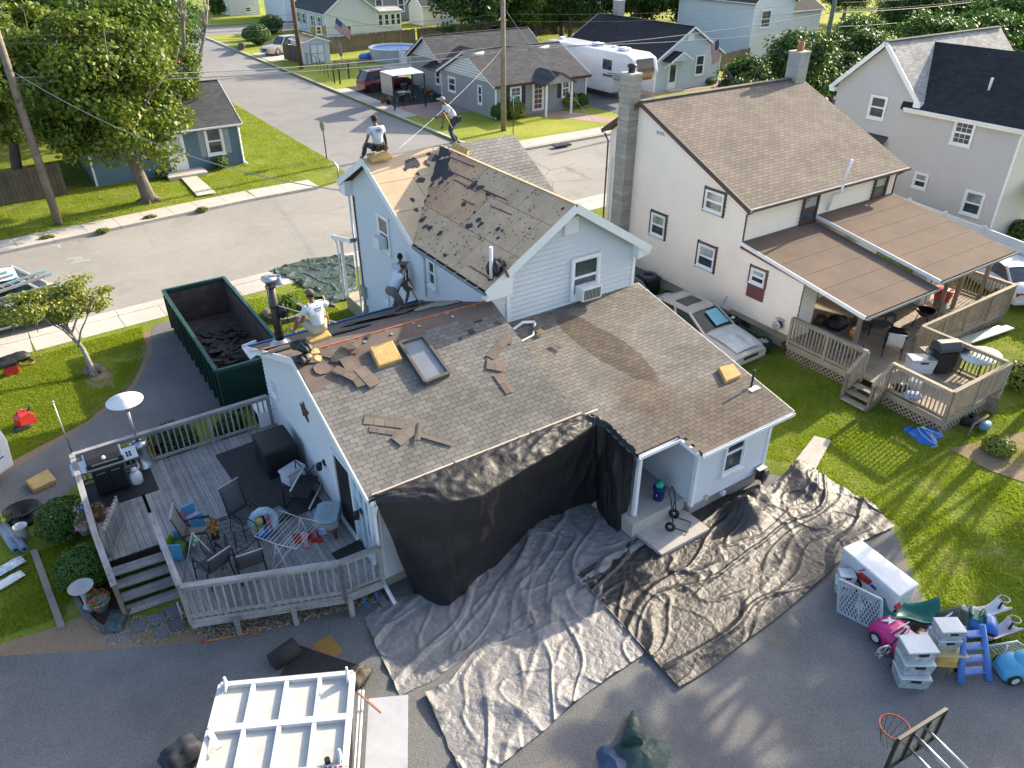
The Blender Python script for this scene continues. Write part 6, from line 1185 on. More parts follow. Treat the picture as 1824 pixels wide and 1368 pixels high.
# ================================================================== DUMPSTER
GRN = mat('green_steel', (.008, .045, .036), .5, .2, var=.2, dirt=.35); RUST = mat('rusted_inside', (.085, .065, .058), .85, var=.4, scale=2.2, dirt=.8)
dm = thing('dumpster', 'long green open top roll-off dumpster with roofing debris inside', 'dumpster', (3.5, 20.9, 0)); dx0, dx1, dy0_, dy1_, dh = 3.5, 5.65, 20.95, 27.8, 1.55
m = MB(); m.b2((dx0+.06, dy0_+.06, .15), (dx1-.06, dy1_-.06, .22)); part('floor', m, RUST, dm)
for a, b, nm in (((dx0, dy0_, .2), (dx0+.05, dy1_, dh), 'side_wall'), ((dx1-.05, dy0_, .2), (dx1, dy1_, dh), 'side_wall'), ((dx0+.05, dy1_-.05, .2), (dx1-.05, dy1_, dh), 'end_wall'), ((dx0+.05, dy0_, .2), (dx1-.05, dy0_+.05, dh), 'end_wall')): m = MB(); m.b2(a, b); part(nm, m, GRN, dm)
for a, b in (((dx0+.052, dy0_+.06, .25), (dx0+.06, dy1_-.06, dh-.12)), ((dx1-.06, dy0_+.06, .25), (dx1-.052, dy1_-.06, dh-.12)), ((dx0+.07, dy1_-.06, .25), (dx1-.07, dy1_-.052, dh-.12))): m = MB(); m.b2(a, b); part('rusty_lining', m, RUST, dm)
for a, b in (((dx0, dy0_, dh), (dx0, dy1_, dh)), ((dx1, dy0_, dh), (dx1, dy1_, dh)), ((dx0, dy1_, dh), (dx1, dy1_, dh)), ((dx0, dy0_, dh), (dx1, dy0_, dh))): board('top_rim', mat('rim_green', (.025, .085, .075), .45, .2), dm, a, b, .11, .1)
for i in range(12):
 y = dy0_+.3+i*.57
 for x in (dx0-.04, dx1+.04): board('rib', GRN, dm, (x, y, .2), (x, y, dh-.05), .08, .07)
for x in (dx0+.4, dx1-.4): board('skid', GRN, dm, (x, dy0_, .1), (x, dy1_, .1), .15, .18)
SHS = mat('old_shingle_scrap', (.055, .05, .048), .9, rnd=.5, var=.3)
random.seed(11); m = MB()
for k in range(150): x, y = random.uniform(dx0+.25, dx1-.25), random.uniform(dy0_+.2, dy0_+5.4); f = 1-(y-dy0_)/6; m.box(None, (random.uniform(.2, .6), random.uniform(.1, .3), .012), M=Matrix.Translation((x, y, .26+random.random()*.55*f)) @ Matrix.Rotation(random.uniform(0, 6), 4, 'Z') @ Matrix.Rotation(random.uniform(-.4, .4), 4, 'X'))
solo('roofing_debris', m, SHS, 'heap of torn shingles in the bottom of the green dumpster', 'debris', kind='stuff', origin=(4.5, 23, .25))
m = MB(); a = P(452, 628, 1.3); m.prism([P(*q, 1.25) for q in ((430, 618), (456, 607), (462, 628), (446, 640))], (0, 0, -.05)); m.bar(P(431, 617, 1.27), P(456, 607, 1.27), .08, .05); solo('white_panel_scrap', m, WHITE, 'white panel scrap leaning in the near corner of the dumpster', 'panel')
# ================================================================== THINGS ON THE ROOFS
nLL = nL
def onL(px, py, off=0): d = ray(px, py); return EYE+d*((LR-EYE).dot(nL)/d.dot(nL))+nL*off
def onR(px, py, off=0): o = V((9.62, 15.3, zr_(15.3))); d = ray(px, py); return EYE+d*((o-EYE).dot(nR)/d.dot(nR))+nR*off
def onB(px, py, off=0): n_ = V((0, .388, 1)).normalized(); d = ray(px, py); return EYE+d*((LR-EYE).dot(n_)/d.dot(n_))+n_*off
def foam_on(label, f, pts, th, n_): m = MB(); q = [f(*p, th) for p in pts]; m.prism(q, n_*-th); return solo('foam_pad', m, FOAM, label, 'foam pad', bevel=.03)
foam_on('yellow foam pad beside the skylight on the low roof', onL, [(657, 625), (698, 611), (716, 645), (673, 659)], .14, nL)
foam_on('small torn yellow foam pad on the right low roof near the gutter', onR, [(1277, 660), (1304, 654), (1318, 674), (1290, 686)], .13, nR)
skp = [onL(*p) for p in ((711, 617), (752, 605), (799, 670), (756, 687))]; st = thing('skylight', 'rectangular skylight with a dark frame and pale grey glass on the low roof', 'skylight', tuple(skp[2]))
FRM = mat('bronze_frame', (.12, .11, .10), .45, .3)
for i in range(4): a, b = skp[i], skp[(i+1) % 4]; board('frame', FRM, st, a+nL*.08, b+nL*.08, .07, .16, up=nL)
m = MB(); m.poly([p+nL*.10 for p in skp]); part('pane', m, mat('frosted_glass', (.20, .22, .24), .15, spec=.9, bump=0), st)
SCR = mat('brown_shingle_scrap', (.19, .145, .115), .9, rnd=.35, var=.2); GSC = shingle_mat('loose_shingle', (.17, .15, .13), (.25, .225, .19))
def strip(label, f, n_, a, b, w_, mt, k=4, off=.03, tip=None, name='loose_shingles'):
 A, B = f(*a, off), f(*b, off); d = (B-A); L = d.length; d = d/L; t = thing(name, label, 'shingles', tuple(A)); q = n_.cross(d)
 for i in range(k): p0 = A+d*(L*i/k+.004); p1 = A+d*(L*(i+1)/k-.004); board('shingle', mt, t, p0-q*w_*.12, p1-q*w_*.12, w_*.72, .012, up=n_)
 board('backing', SCR, t, A+q*w_*.36+n_*-.006, B+q*w_*.36+n_*-.006, w_*.36, .012, up=n_); return t
strip('strip of torn-off shingles lying at the left of the roof cross', onL, nL, (648, 748), (722, 757), .26, GSC, 4); strip('narrow strip of shingles just below the left strip on the low roof', onL, nL, (657, 765), (718, 774), .16, GSC, 4)
strip('slanting strip of shingles in the middle of the low roof', onL, nL, (705, 790), (752, 752), .3, GSC, 3, .06); strip('right-hand strip of shingles trailing down the low roof', onL, nL, (748, 776), (806, 793), .14, GSC, 4, .05); strip('short upright shingle piece in the middle of the loose strips', onL, nL, (744, 788), (748, 756), .1, GSC, 1, .09)
for k, (a, b, w_, f, n_, lb) in enumerate((((884, 668), (908, 702), .22, onL, nL, 'near the seam of the two low roofs'), ((866, 650), (898, 656), .34, onL, nL, 'below the bent flashing by the seam'), ((872, 640), (906, 602), .22, onL, nL, 'leaning up toward the house corner'), ((615, 640), (648, 690), .34, onL, nL, 'beside the foam pad, brown and long'), ((640, 660), (668, 690), .3, onL, nL, 'below the foam pad, brown and short'), ((596, 660), (632, 678), .2, onL, nL, 'at the ragged left edge of the stripped area'), ((984, 615), (1000, 625), .12, onR, nR, 'a small piece on the right low roof'), ((950, 588), (966, 600), .2, onR, nR, 'near the white gutter scrap'), ((620, 613), (640, 622), .2, onL, nL, 'small, above the foam pad'))):
 strip('brown torn shingles '+lb, f, n_, a, b, w_, SCR, 2, .04+.01*k)
for k, (px, py, r) in enumerate(((585, 632, .2), (601, 640, .25), (560, 640, .22), (630, 628, .12), (655, 600, .1), (575, 660, .25), (890, 575, .1), (840, 592, .1), (935, 575, .07), (948, 572, .05), (980, 560, .05), (905, 610, .14), (885, 622, .1), (820, 605, .06))):
 f, n_ = (onR, nR) if px > 925 else (onL, nL); scrap(house, f(px, py), uX, n_.cross(uX), n_, r, [BROWNPAPER, FELT, SCR][k % 3], .5, 9, name='torn_felt', lift=.04)
INS = mat('bare_yellow_board', (.62, .46, .20), .8);
for px, py, r in ((560, 628, .16), (548, 636, .12), (566, 640, .12)): scrap(house, onL(px, py), uX, nL.cross(uX), nL, r, INS, .5, 7, name='yellow_board_patch', lift=.05)
n_ = V((0, .388, 1)).normalized()
scrap(house, onB(790, 540), uX, n_.cross(uX), n_, .95, mat('bare_sheathing', (.50, .42, .30), .85, var=.2, scale=5), .45, 14, name='bare_sheathing', lift=.02, sx=1.1)
for px, py, r, mt in ((680, 565, .5, FELT), (650, 572, .45, FELT), (715, 558, .4, BROWNPAPER), (735, 545, .3, FELT), (770, 532, .25, FELT), (830, 532, .25, FELT), (620, 590, .4, FELT), (540, 606, .35, FELT), (500, 625, .3, FELT), (476, 622, .25, BROWNPAPER), (850, 526, .2, FELT), (805, 530, .18, FELT)): scrap(house, onB(px, py), uX, n_.cross(uX), n_, r, mt, .5, 11, lift=.035, sx=1.8)
strip('grey stack of loose shingles on the stripped far slope behind the ridge', onB, n_, (632, 578), (705, 562), .3, GSC, 3, .08)
m = MB(); q = [onR(912, 590, .04), onR(930, 581, .12), onR(951, 578, .08)]; m.tube(q, [.05]*3, 4, smooth=False); m.tube([onR(952, 580, .1), onR(949, 600, .06), onR(925, 611, .03)], .035, 4, smooth=False); solo('flashing_scrap', m, WHITE, 'bent white metal flashing scrap on the right low roof near the corner', 'flashing')
fb = onB(500, 612); t = thing('stove_pipe', 'tall black metal chimney pipe standing behind the low roof, with a cloth on top', 'chimney pipe', tuple(fb)); tp = V((fb.x, fb.y, HT(fb, 482, 500))); m = MB(); m.tube([fb, tp], .11, 14); part('pipe', m, mat('sooty_pipe', (.07, .065, .06), .5, .5, dirt=.5), t); m = MB(); m.lathe([(.3, 0), (.14, .16)], fb, 14); part('flashing_cone', m, STEEL, t)
m = MB(); m.lathe([(.16, 0), (.2, .04), (.2, .1), (0, .12)], tp, 14); part('cap', m, STEEL, t)
for k in (.0, .45, .75): m = MB(); m.lathe([(.137, 0), (.14, .02), (.137, .04)], lerp(fb, tp, k+.15), 14); part('band', m, BLACK, t)
cloth_item('draped_cloth', 'pale cloth draped over the top of the black chimney pipe', 'cloth', tp+V((.12, -.05, .15)), (1, -.3, 0), .3, .3, mat('grey_blue_cloth', (.36, .42, .50), .9), 4)
ROPE = mat('white_rope', (.62, .62, .6), .8)
for lb, pts in (('white strap slanting from the chimney pipe toward the seated roofer', [tp+V((.05, 0, -.7)), onL(598, 587, .25)]), ('white rope hanging down along the chimney pipe to the roof edge', [tp+V((-.1, -.1, -.1)), onB(494, 612, .08)])): m = MB(); m.tube(pts, .011, 5); solo('rope', m, ROPE, lb, 'rope')
pillow('tool_harness', 'black and red harness hung on the chimney pipe', 'harness', tp+V((.15, -.1, -.85)), (.2, .2, .4), 0, BLACKC, .06); pillow('tool_bag', 'black tool bag and straps on the roof ridge in front of the seated roofer', 'bag', onL(538, 625, .14), (.25, .55, .22), .4, BLACKC, .07); pillow('tool_bag', 'second smaller black bag by the left rake of the low roof', 'bag', onL(541, 645, .1), (.3, .25, .2), .4, BLACKC, .07)
pillow('debris_bag', 'shiny black bag of scraps beside the white vent pipe on the plywood roof', 'bag', onw(888, 482, .12), (.45, .4, .4), .4, mat('bag_gloss', (.015, .016, .018), .25, bump=.4), .1);
m = MB(); m.tube([onw(896, 478, .1), onw(903, 484, .15), PY(906, 494, 14.95)], .04, 4, smooth=False); solo('bent_strip', m, mat('brown_metal', (.12, .06, .035), .5), 'bent brown metal strip over the gable edge beside the black bag', 'metal strip')
m = MB(); m.tube([V((9.3, 24.4, 5.5)), V((9.35, 24.5, 5.9)), V((9.2, 24.6, 6.1))], .03, 5); part('bent_flashing', m, STEEL, house)
def reel(label, c, n_dir, mt, r=.17):
 t = thing('hose_reel', label, 'hose reel', tuple(c)); q = V(n_dir); M0 = q.to_track_quat('Z', 'Y').to_matrix().to_4x4(); M0.translation = V(c)+q*.12
 m = MB(); m.lathe([(.04, -.1), (r, -.1), (r, -.08), (.07, -.08), (.07, .08), (r, .08), (r, .1), (.04, .1)], M=M0, n=16); part('drum', m, mt, t); m = MB()
 for k in range(5): m.tube([M0 @ V(((r-.05)*math.cos(a*.524), (r-.05)*math.sin(a*.524), -.06+k*.03)) for a in range(12)], .018, 5, closed=True)
 part('wound_hose', m, BLACK, t); m = MB(); m.box(V(c)+V((0, 0, .2)), (.3, .3, .03)); part('top_plate', m, STEEL if mt is BLACK else mt, t); return t
c = PY(1350, 842, 9.62); t = reel('black hose reel on the rear corner of the blue house', c, (0.2, -1, 0), BLACK, .2); m = MB(); m.tube([c+V((0, -.2, -.2)), c+V((-.05, -.25, -.7)), c+V((-.35, -.2, -.85)), c+V((-.9, -.15, -.88)), c+V((-1.2, -.2, -.85))], .02, 6); part('hose_tail', m, BLACK, t)
c = PX(1390, 577, 21.05); reel('grey hose reel on the cream house wall by the deck corner', c, (-1, 0, 0), mat('pale_grey_plastic', (.5, .5, .5), .4))
c = P(1202, 935, .16); t = thing('hand_truck', 'black tubular two wheeled hand truck standing on the porch step', 'hand truck', (c.x, c.y, .16), R(35), local=True); m = MB()
m.tube([(-.2, .0, .05), (-.2, .15, .9), (-.15, .22, 1.05), (.15, .22, 1.05), (.2, .15, .9), (.2, 0, .05)], .016, 6); m.tube([(-.2, .1, .55), (.2, .1, .55)], .014, 6); m.tube([(-.2, 0, .08), (-.2, -.35, .04), (.2, -.35, .04), (.2, 0, .08)], .014, 6); part('frame', m, DKMETAL, t)
for s_ in (-1, 1):
 Mw = Matrix.Translation((s_*.26, .08, .13)) @ Matrix.Rotation(R(90), 4, 'Y'); m = MB(); m.lathe([(.07, -.035), (.125, -.035), (.13, 0), (.125, .035), (.07, .035)], M=Mw, n=16); W_ = part('wheel', m, RUBBER, t); m = MB(); m.lathe([(0, -.02), (.07, -.02), (.07, .02), (0, .02)], M=Mw, n=12); part('hub', m, STEEL, W_)
c = P(1172, 888, .5); t = thing('bucket', 'dark blue bucket on the porch slab with a watering can on it', 'bucket', (c.x, c.y, .5), local=True); m = MB(); m.lathe([(0, 0), (.13, 0), (.155, .36), (.165, .36), (.15, .38), (0, .37)], n=18); part('body', m, mat('navy_plastic', (.015, .035, .22), .4), t)
m = MB()
for k in range(5): m.box((-.13-.0, -.06+.03*k, .2+.03*(k % 2)), (.012, .02, .05))
part('print', m, WHP, t, kind='stuff')
t = thing('watering_can', 'green watering can sitting on the dark blue bucket', 'watering can', (c.x, c.y, .89), R(20), local=True); m = MB(); m.lathe([(0, 0), (.1, 0), (.11, .08), (.07, .16), (0, .17)], n=14); part('body', m, mat('mint_plastic', (.03, .42, .25), .4), t); m = MB(); m.tube([(.09, 0, .05), (.2, 0, .15), (.24, 0, .2)], [.025, .015, .03], 8); part('spout', m, MATS['mint_plastic'], t); m = MB(); m.tube([(-.08, 0, .02), (-.17, 0, .08), (-.13, 0, .18), (-.02, 0, .17)], .014, 6); part('handle', m, MATS['mint_plastic'], t)
A, B = P(485, 1180, .17), P(527, 1150, .17); roll('fat black roll of roofing felt on the gravel behind the trailer', A, B, .19, mat('black_felt', (.025, .026, .028), .85, var=.2), 'felt_roll'); m = MB(); q = [P(*p) for p in ((530, 1150), (500, 1205), (650, 1225), (665, 1195))]; m.grid(20, 14, lambda u, v: lerp(lerp(q[0], q[3], u), lerp(q[1], q[2], u), v)+V((0, 0, .03+.03*abs(noise.noise(V((u*4, v*4, 3))))))); solo('felt_sheet', m, MATS['black_felt'], 'loose black felt sheet trailing from the fat roll', 'felt'); pillow('work_bag', 'tan and black strapped bag at the corner of the trailer', 'bag', P(640, 1205, .12), (.5, .3, .22), .5, mat('khaki_black', (.09, .075, .05), .8, var=.5, scale=12), .06)
# ================================================================== TRAILER with two framed covers
tc = P(350, 1368, 1.75); ang = math.atan2(-1.07, 2.05); tr = thing('dump_trailer', 'white dump trailer at the bottom edge with two ribbed folded doors on top', 'trailer', (tc.x, tc.y, 0), ang, local=True)
WHT = mat('trailer_white', (.56, .57, .58), .45, var=.06, dirt=.25); WHG = mat('trailer_panel', (.50, .50, .47), .5, var=.08, dirt=.3)
m = MB(); m.box((1.15, -.3, .85), (2.1, 3.6, .9)); part('body', m, mat('trailer_side', (.10, .11, .12), .6), tr)
for y0, y1, dz in ((.66, 1.5, .0), (-.24, .62, .02), (-1.15, -.28, .04)):
 z = 1.72+dz
 for a, b in (((.05, y0, z), (2.3, y0, z)), ((.05, y1, z), (2.3, y1, z)), ((.06, y0, z), (.06, y1, z)), ((2.29, y0, z), (2.29, y1, z))): board('frame_rail', WHT, tr, a, b, .09, .11)
 for k in (1, 2, 3): x = .05+2.25*k/4; board('frame_rib', WHT, tr, (x, y0, z+.005), (x, y1, z+.005), .07, .09)
 m = MB(); m.box((1.17, (y0+y1)/2, z-.035), (2.2, y1-y0-.05, .015)); part('panel', m, WHG, tr)
for x, y in ((.15, 1.42), (2.2, 1.4), (2.2, -.12)): m = MB(); m.prism([(x, y-.1, 1.76), (x, y+.1, 1.76), (x, y+.05, 2.0), (x, y, 2.02)], (.03, 0, 0)); part('lug', m, WHT, tr)
m = MB(); m.bar((.1, .55, 1.82), (.3, .25, 1.82), .09, .03); part('latch_plate', m, WHT, tr); m = MB(); m.tube([(2.02, -.14, 1.7), (2.02, -.14, 1.86)], .045, 10); part('cap', m, BLACK, tr)
for y in (2.36, 2.42): m = MB(); m.tube([(y, 1.5, 1.25), (y, -1.5, 1.25)], .025, 6); part('side_pipe', m, WHT, tr)
board('door_bar', mat('rust_bar', (.22, .10, .06), .7), tr, (2.35, 1.3, 1.5), (2.75, 1.05, 1.2), .03, .03)
m = MB(); m.box((2.85, 0, 1.0), (.7, 3.0, .04)); part('side_door', m, mat('dull_white_door', (.42, .43, .45), .5, dirt=.2), tr)
m = MB()
for k in range(14): m.box((1.2+.08*k, -.26, 1.8), (.05, .02, .05))
part('dark_red_lettering', m, mat('maroon_print', (.2, .03, .03), .6), tr, kind='stuff'); m = MB()
for x in (.4, 1.9):
 for y in (-.9, .1): m.lathe([(.12, -.1), (.33, -.1), (.35, 0), (.33, .1), (.12, .1)], M=Matrix.Translation((x, y, .35)) @ Matrix.Rotation(R(90), 4, 'Y'), n=18)
part('tyre', m, RUBBER, tr, kind='stuff'); pillow('tool_bag', 'dark tool bag with orange straps on the gravel at the left of the trailer', 'bag', P(325, 1345, .3), (.7, .5, .5), .3, mat('dark_navy_bag', (.02, .025, .035), .7, var=.3), .1)
# ================================================================== VEHICLES
def paint(name, col, met=.0):
 m_ = mat(name, col, .28, met, var=.03, fvar=.01, bump=0, coat=.6, dirt=.1); return m_
def wheel(par, x, y, r, w_, s_, rim=None):
 M0 = Matrix.Translation((x, y, r)) @ Matrix.Rotation(R(90)*s_, 4, 'X'); m = MB(); m.lathe([(r*.62, -w_/2), (r*.93, -w_/2), (r, -w_*.3), (r, w_*.3), (r*.93, w_/2), (r*.62, w_/2)], M=M0, n=22); W_ = part('wheel', m, RUBBER, par)
 m = MB(); m.lathe([(0, -w_*.3), (r*.62, -w_*.3)], M=M0, n=22); m.lathe([(0, -w_*.45), (r*.14, -w_*.42), (r*.16, -w_*.3)], M=M0, n=10); m.lathe([(r*.54, -w_*.45), (r*.63, -w_*.45), (r*.63, 0)], M=M0, n=22)
 for k in range(6): a = k*math.pi/3; m.box(None, (r*.5, r*.12, .02), M=M0 @ Matrix.Rotation(a, 4, 'Z') @ Matrix.Translation((r*.33, 0, -w_*.4)))
 part('rim', m, rim or STEEL, W_)
def car(name, label, loc, rz, L, W, H, col, belt, cab, hood=.0, r=.32, cat='car', clr=.2, bed=None, roofcol=None, wpos=(.18, .80), glassm=None, group=None, side=.16):
 """x forward. belt: [(x/L, z)] top line of the lower body; cab: (rear base, rear top, front top, front base) as x/L"""
 t = thing(name, label, cat, loc, rz, local=True, group=group); hw = W/2
 secs = []
 for fx, z in belt:
  e = min(1, min(fx, 1-fx)/.10); k = hw*(.86+.14*math.sqrt(max(0, e))) ; zb = clr+.12*(1-e)
  secs.append([(k*.88, zb), (k*.98, zb+.12), (k, (zb+z)/2), (k*.97, z-.09), (k*.86, z-.015), (k*.4, z+.015), (-k*.4, z+.015), (-k*.86, z-.015), (-k*.97, z-.09), (-k, (zb+z)/2), (-k*.98, zb+.12), (-k*.88, zb)])
 n = 12; m = MB(); vs_ = [(L*(fx-.5), y, z) for (fx, _), s in zip(belt, secs) for y, z in s]; m.add(vs_, [(i*n+k, i*n+(k+1) % n, (i+1)*n+(k+1) % n, (i+1)*n+k) for i in range(len(belt)-1) for k in range(n)], True)
 m.poly([vs_[k] for k in range(n)][::-1]); m.poly([vs_[-n+k] for k in range(n)]); B = part('body', m, col, t)
 def bz(fx):
  for (a, za), (b, zb) in zip(belt, belt[1:]):
   if a <= fx <= b: return za+(zb-za)*(fx-a)/(b-a)
  return belt[-1][1]
 x = [L*(c-.5) for c in cab]; z0, z3 = bz(cab[0])-.02, bz(cab[3])-.02; bw = hw*.86; tw = hw*.70
 base = [(x[0], bw*.92, z0), (x[3], bw*.92, z3), (x[3], -bw*.92, z3), (x[0], -bw*.92, z0)]; top = [(x[1], tw, H-.03), (x[2], tw, H-.03), (x[2], -tw, H-.03), (x[1], -tw, H-.03)]
 mid = lambda a, b: None
 gm = glassm or GLASS
 for i, nm in ((0, 'side_window'), (1, 'windscreen'), (2, 'side_window'), (3, 'rear_window')):
  j = (i+1) % 4; m = MB();
  if nm == 'side_window': m.poly([(base[i][0], base[i][1]*1.06, base[i][2]), (base[j][0], base[j][1]*1.06, base[j][2]), top[j], top[i]])
  else: m.poly([base[i], base[j], top[j], top[i]])
  part(nm, m, gm, t)
 m = MB(); m.grid(8, 6, lambda u, v: V((x[1]-.06+(x[2]-x[1]+.12)*u, (tw+.03)*(2*v-1), H+.03-.05*(2*v-1)**4-.05*(2*u-1)**4))); m.grid(8, 6, lambda u, v: V((x[1]-.06+(x[2]-x[1]+.12)*u, (tw+.03)*(2*v-1), H-.045))); R_ = part('roof', m, roofcol or col, t)
 for s_ in (-1, 1):
  for a, b, w_ in (((x[0], s_*bw*.95, z0), (x[1], s_*(tw+.01), H-.02), .09), ((x[3], s_*bw*.95, z3), (x[2], s_*(tw+.01), H-.02), .07), (((x[0]*.45+x[3]*.55), s_*bw*.99, (z0+z3)/2), ((x[1]*.5+x[2]*.5), s_*(tw+.015), H-.02), .06)): board('pillar', col, t, a, b, w_, .05, up=(0, 1, 0))
  m = MB(); m.ball((x[3]-.25, s_*(hw+.05), z3+.1), (.07, .1, .06), 8, 5); part('mirror', m, col, t); m = MB(); m.b2((L*.5-.14, s_*hw*.45, bz(.97)-.24), (L*.5-.005, s_*hw*.84, bz(.97)-.08)); part('headlight', m, mat('lamp_glass', (.5, .52, .55), .15), t, bevel=.02)
  m = MB(); m.b2((-L*.5+.005, s_*hw*.5, bz(.03)-.27), (-L*.5+.12, s_*hw*.86, bz(.03)-.12)); part('tail_light', m, mat('tail_red', (.35, .01, .01), .25), t, bevel=.02)
  for f in wpos:
   wheel(t, L*(f-.5), s_*(hw-.09), r, .2, s_); m = MB(); M0 = Matrix.Translation((L*(f-.5), s_*(hw-.015), r+.02)) @ Matrix.Rotation(R(90), 4, 'X'); m.lathe([(0, 0), (r*1.18, 0)], M=M0, n=20); m.lathe([(0, .03), (r*1.18, .03)], M=M0, n=20); part('wheel_arch', m, BLACK, t)
  for f in (.36, .60): board('door_seam', BLACK, t, (L*(f-.5), s_*(hw+.002), clr+.15), (L*(f-.5), s_*(hw*.99), bz(f)-.06), .012, .006, up=(0, 1, 0))
 m = MB(); m.b2((L*.5-.02, -hw*.4, clr+.22), (L*.5+.012, hw*.4, bz(.98)-.1)); part('grille', m, BLACK, t)
 for f in (0, 1): m = MB(); m.prism([(L*(f-.5)+(.02 if f else -.02), y, clr+.1) for y in (-hw*.84, hw*.84)]+[(L*(f-.5)-(.12 if f else -.12), y, clr+.1) for y in (hw*.9, -hw*.9)], (0, 0, .18)); part('bumper', m, col, t, bevel=.04)
 return t, B, R_
CHAMP = paint('champagne_paint', (.50, .47, .41), .15)
sb = [(0, .72), (.03, .90), (.1, .97), (.22, .99), (.5, .95), (.66, .93), (.80, .86), (.94, .76), (1, .62)]
s, B, R_ = car('parked_car', 'champagne sedan with a crumpled bonnet and sunroof, parked between the blue and cream houses', (18.9, 16.35, 0), R(-89), 4.85, 1.8, 1.38, CHAMP, sb, (.10, .24, .52, .70), glassm=mat('car_glass', (.03, .045, .042), .12, spec=.25, bump=0))
m = MB(); m.box((-.55, 0, 1.412), (.55, .8, .012)); part('sunroof', m, mat('sunroof_glass', (.06, .05, .04), .1), R_); m = MB(); m.poly([(.86, .58, 1.02), (.86, -.05, 1.02), (.28, -.05, 1.335), (.28, .5, 1.335)]); part('sunshade', m, mat('sunshade_blue', (.20, .50, .58), .3), s)
m = MB(); m.grid(16, 14, lambda u, v: V((1.02+1.28*u, (-.66+1.32*v)*(1-.10*u), .945-.20*u*u-.03*(2*v-1)**2+.055*abs(noise.noise(V((u*2.4, v*3, 1))))*min(1, u*3) + .03))); part('crumpled_bonnet', m, mat('pale_bonnet', (.56, .56, .53), .28, var=.2, scale=3, bump=0), s)
m = MB(); m.tube([(-1.85, .1, 1.0), (-1.75, .0, 1.08), (-1.6, -.1, 1.05)], .03, 6); part('tape', m, WHITE, s)
car('pickup_truck', 'dark blue pickup with faded bonnet half hidden beside the blue house', (18.55, 22.0, 0), R(-90), 5.3, 1.9, 1.75, paint('dark_navy_paint', (.06, .08, .11), .2), [(0, .95), (.4, 1.0), (.62, 1.08), (.9, 1.02), (1, .8)], (.30, .34, .52, .64), r=.38, cat='truck', glassm=glass_mat('tan_glass', (.22, .22, .16)))
car('parked_car', 'white sedan parked by the vinyl fence at the right edge', (32.6, 12.9, 0), R(60), 4.7, 1.82, 1.42, paint('white_car_paint', (.72, .74, .76)), sb, (.12, .26, .52, .68))
red = paint('dark_red_paint', (.16, .008, .014), .2); sv = [(0, .9), (.03, 1.05), (.3, 1.08), (.68, 1.05), (.9, .95), (1, .75)]
sc_, B, R_ = car('parked_car', 'dark red sport utility vehicle parked on the side driveway behind the white shade', (30.35, 65.7, 0), R(3), 4.7, 1.85, 1.72, red, sv, (.02, .12, .55, .72), r=.37)
for y in (-.5, .5): board('roof_rail', BLACK, sc_, (-1.6, y, 1.78), (.3, y, 1.78), .05, .05)
car('pickup_truck', 'beige pickup truck parked beyond the white garden shed', (30.2, 91.2, 0), R(200), 5.4, 1.9, 1.8, paint('beige_paint', (.42, .38, .31)), [(0, .95), (.4, .98), (.62, 1.05), (.9, 1.0), (1, .8)], (.10, .20, .54, .66), r=.38, cat='truck')
VW = paint('van_white', (.74, .75, .77)); vx, vy, vr = -1.75, 31.85, R(3)
vb = [(0, 1.1), (.3, 1.15), (.7, 1.15), (.86, 1.0), (1, .78)]
vn, B, R_ = car('work_van', 'white work van with ladders on its roof and an open side door at the street', (vx, vy, -.1), vr, 5.3, 1.95, 2.0, VW, vb, (.01, .04, .68, .86), r=.34, cat='van', wpos=(.2, .83))
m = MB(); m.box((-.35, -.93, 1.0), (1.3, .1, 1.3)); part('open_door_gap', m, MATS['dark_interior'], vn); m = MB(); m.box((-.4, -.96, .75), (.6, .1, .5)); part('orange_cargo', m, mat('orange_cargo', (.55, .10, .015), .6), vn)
m = MB()
for k in range(9): m.box((-1.3+k*.2, -.62, 2.01+.03), (.11, .16, .008))
part('roof_lettering', m, mat('grey_print', (.35, .36, .38), .6), R_, kind='stuff')
def ladder(label, a, b, w_, sp=.3, mt=STEEL, tips=None):
 a, b = V(a), V(b); d = (b-a); L = d.length; d = d/L; q = V((-d.y, d.x, 0)).normalized()*w_/2; t = thing('ladder', label, 'ladder', tuple(a), group='ladders on the van roof')
 for s_ in (-1, 1):
  board('side_rail', mt, t, a+q*s_, b+q*s_, .06, .09)
  if tips:
   for f in tips: p = lerp(a, b, f); board('rail_cover', SKYP, t, p+q*s_-d*.25, p+q*s_+d*.1, .05, .1)
 for i in range(1, int(L/sp)): board('rung', mt, t, a+d*sp*i-q, a+d*sp*i+q, .03, .03)
 return t
for k, (a, b, tp_, lb) in enumerate((((-60, 535), (84, 486), (.62, .98), 'aluminium ladder with blue rail covers, farthest on the van roof'), ((-60, 512), (14, 488), (.5, .98), 'short blue-ended ladder at the far left of the van roof'), ((-30, 625), (110, 504), None, 'plain aluminium ladder nearest on the van roof'))):
 if k == 2: a = (-60, 540)
 ladder(lb, P(*a, 2.15) if k != 2 else P(-40, 548, 2.1), P(*b, 2.15) if k != 2 else P(109, 492+16, 2.1), .42, tips=tp_)
q0 = P(-2, 838, .4); t = thing('work_van', 'rear corner of a white van with a tinted window at the left edge', 'van', (q0.x, q0.y, 0), R(36), local=True)
m = MB(); m.prism([(-3.2, -.15, .35), (.35, -.15, .35), (.45, -.15, 1.15), (.30, -.15, 2.0), (-3.2, -.15, 2.05)], (0, 1.8, 0)); part('body', m, VW, t, bevel=.06); m = MB(); m.prism([(.38, .1, 1.25), (.38, 1.4, 1.25), (.28, 1.3, 1.85), (.28, .2, 1.85)], (.05, 0, 0)); m.prism([(-.9, -.16, 1.2), (.2, -.16, 1.2), (.12, -.16, 1.8), (-.9, -.16, 1.8)], (0, -.01, 0)); part('window', m, glass_mat('green_glass', (.12, .22, .20)), t, kind='stuff')
m = MB()
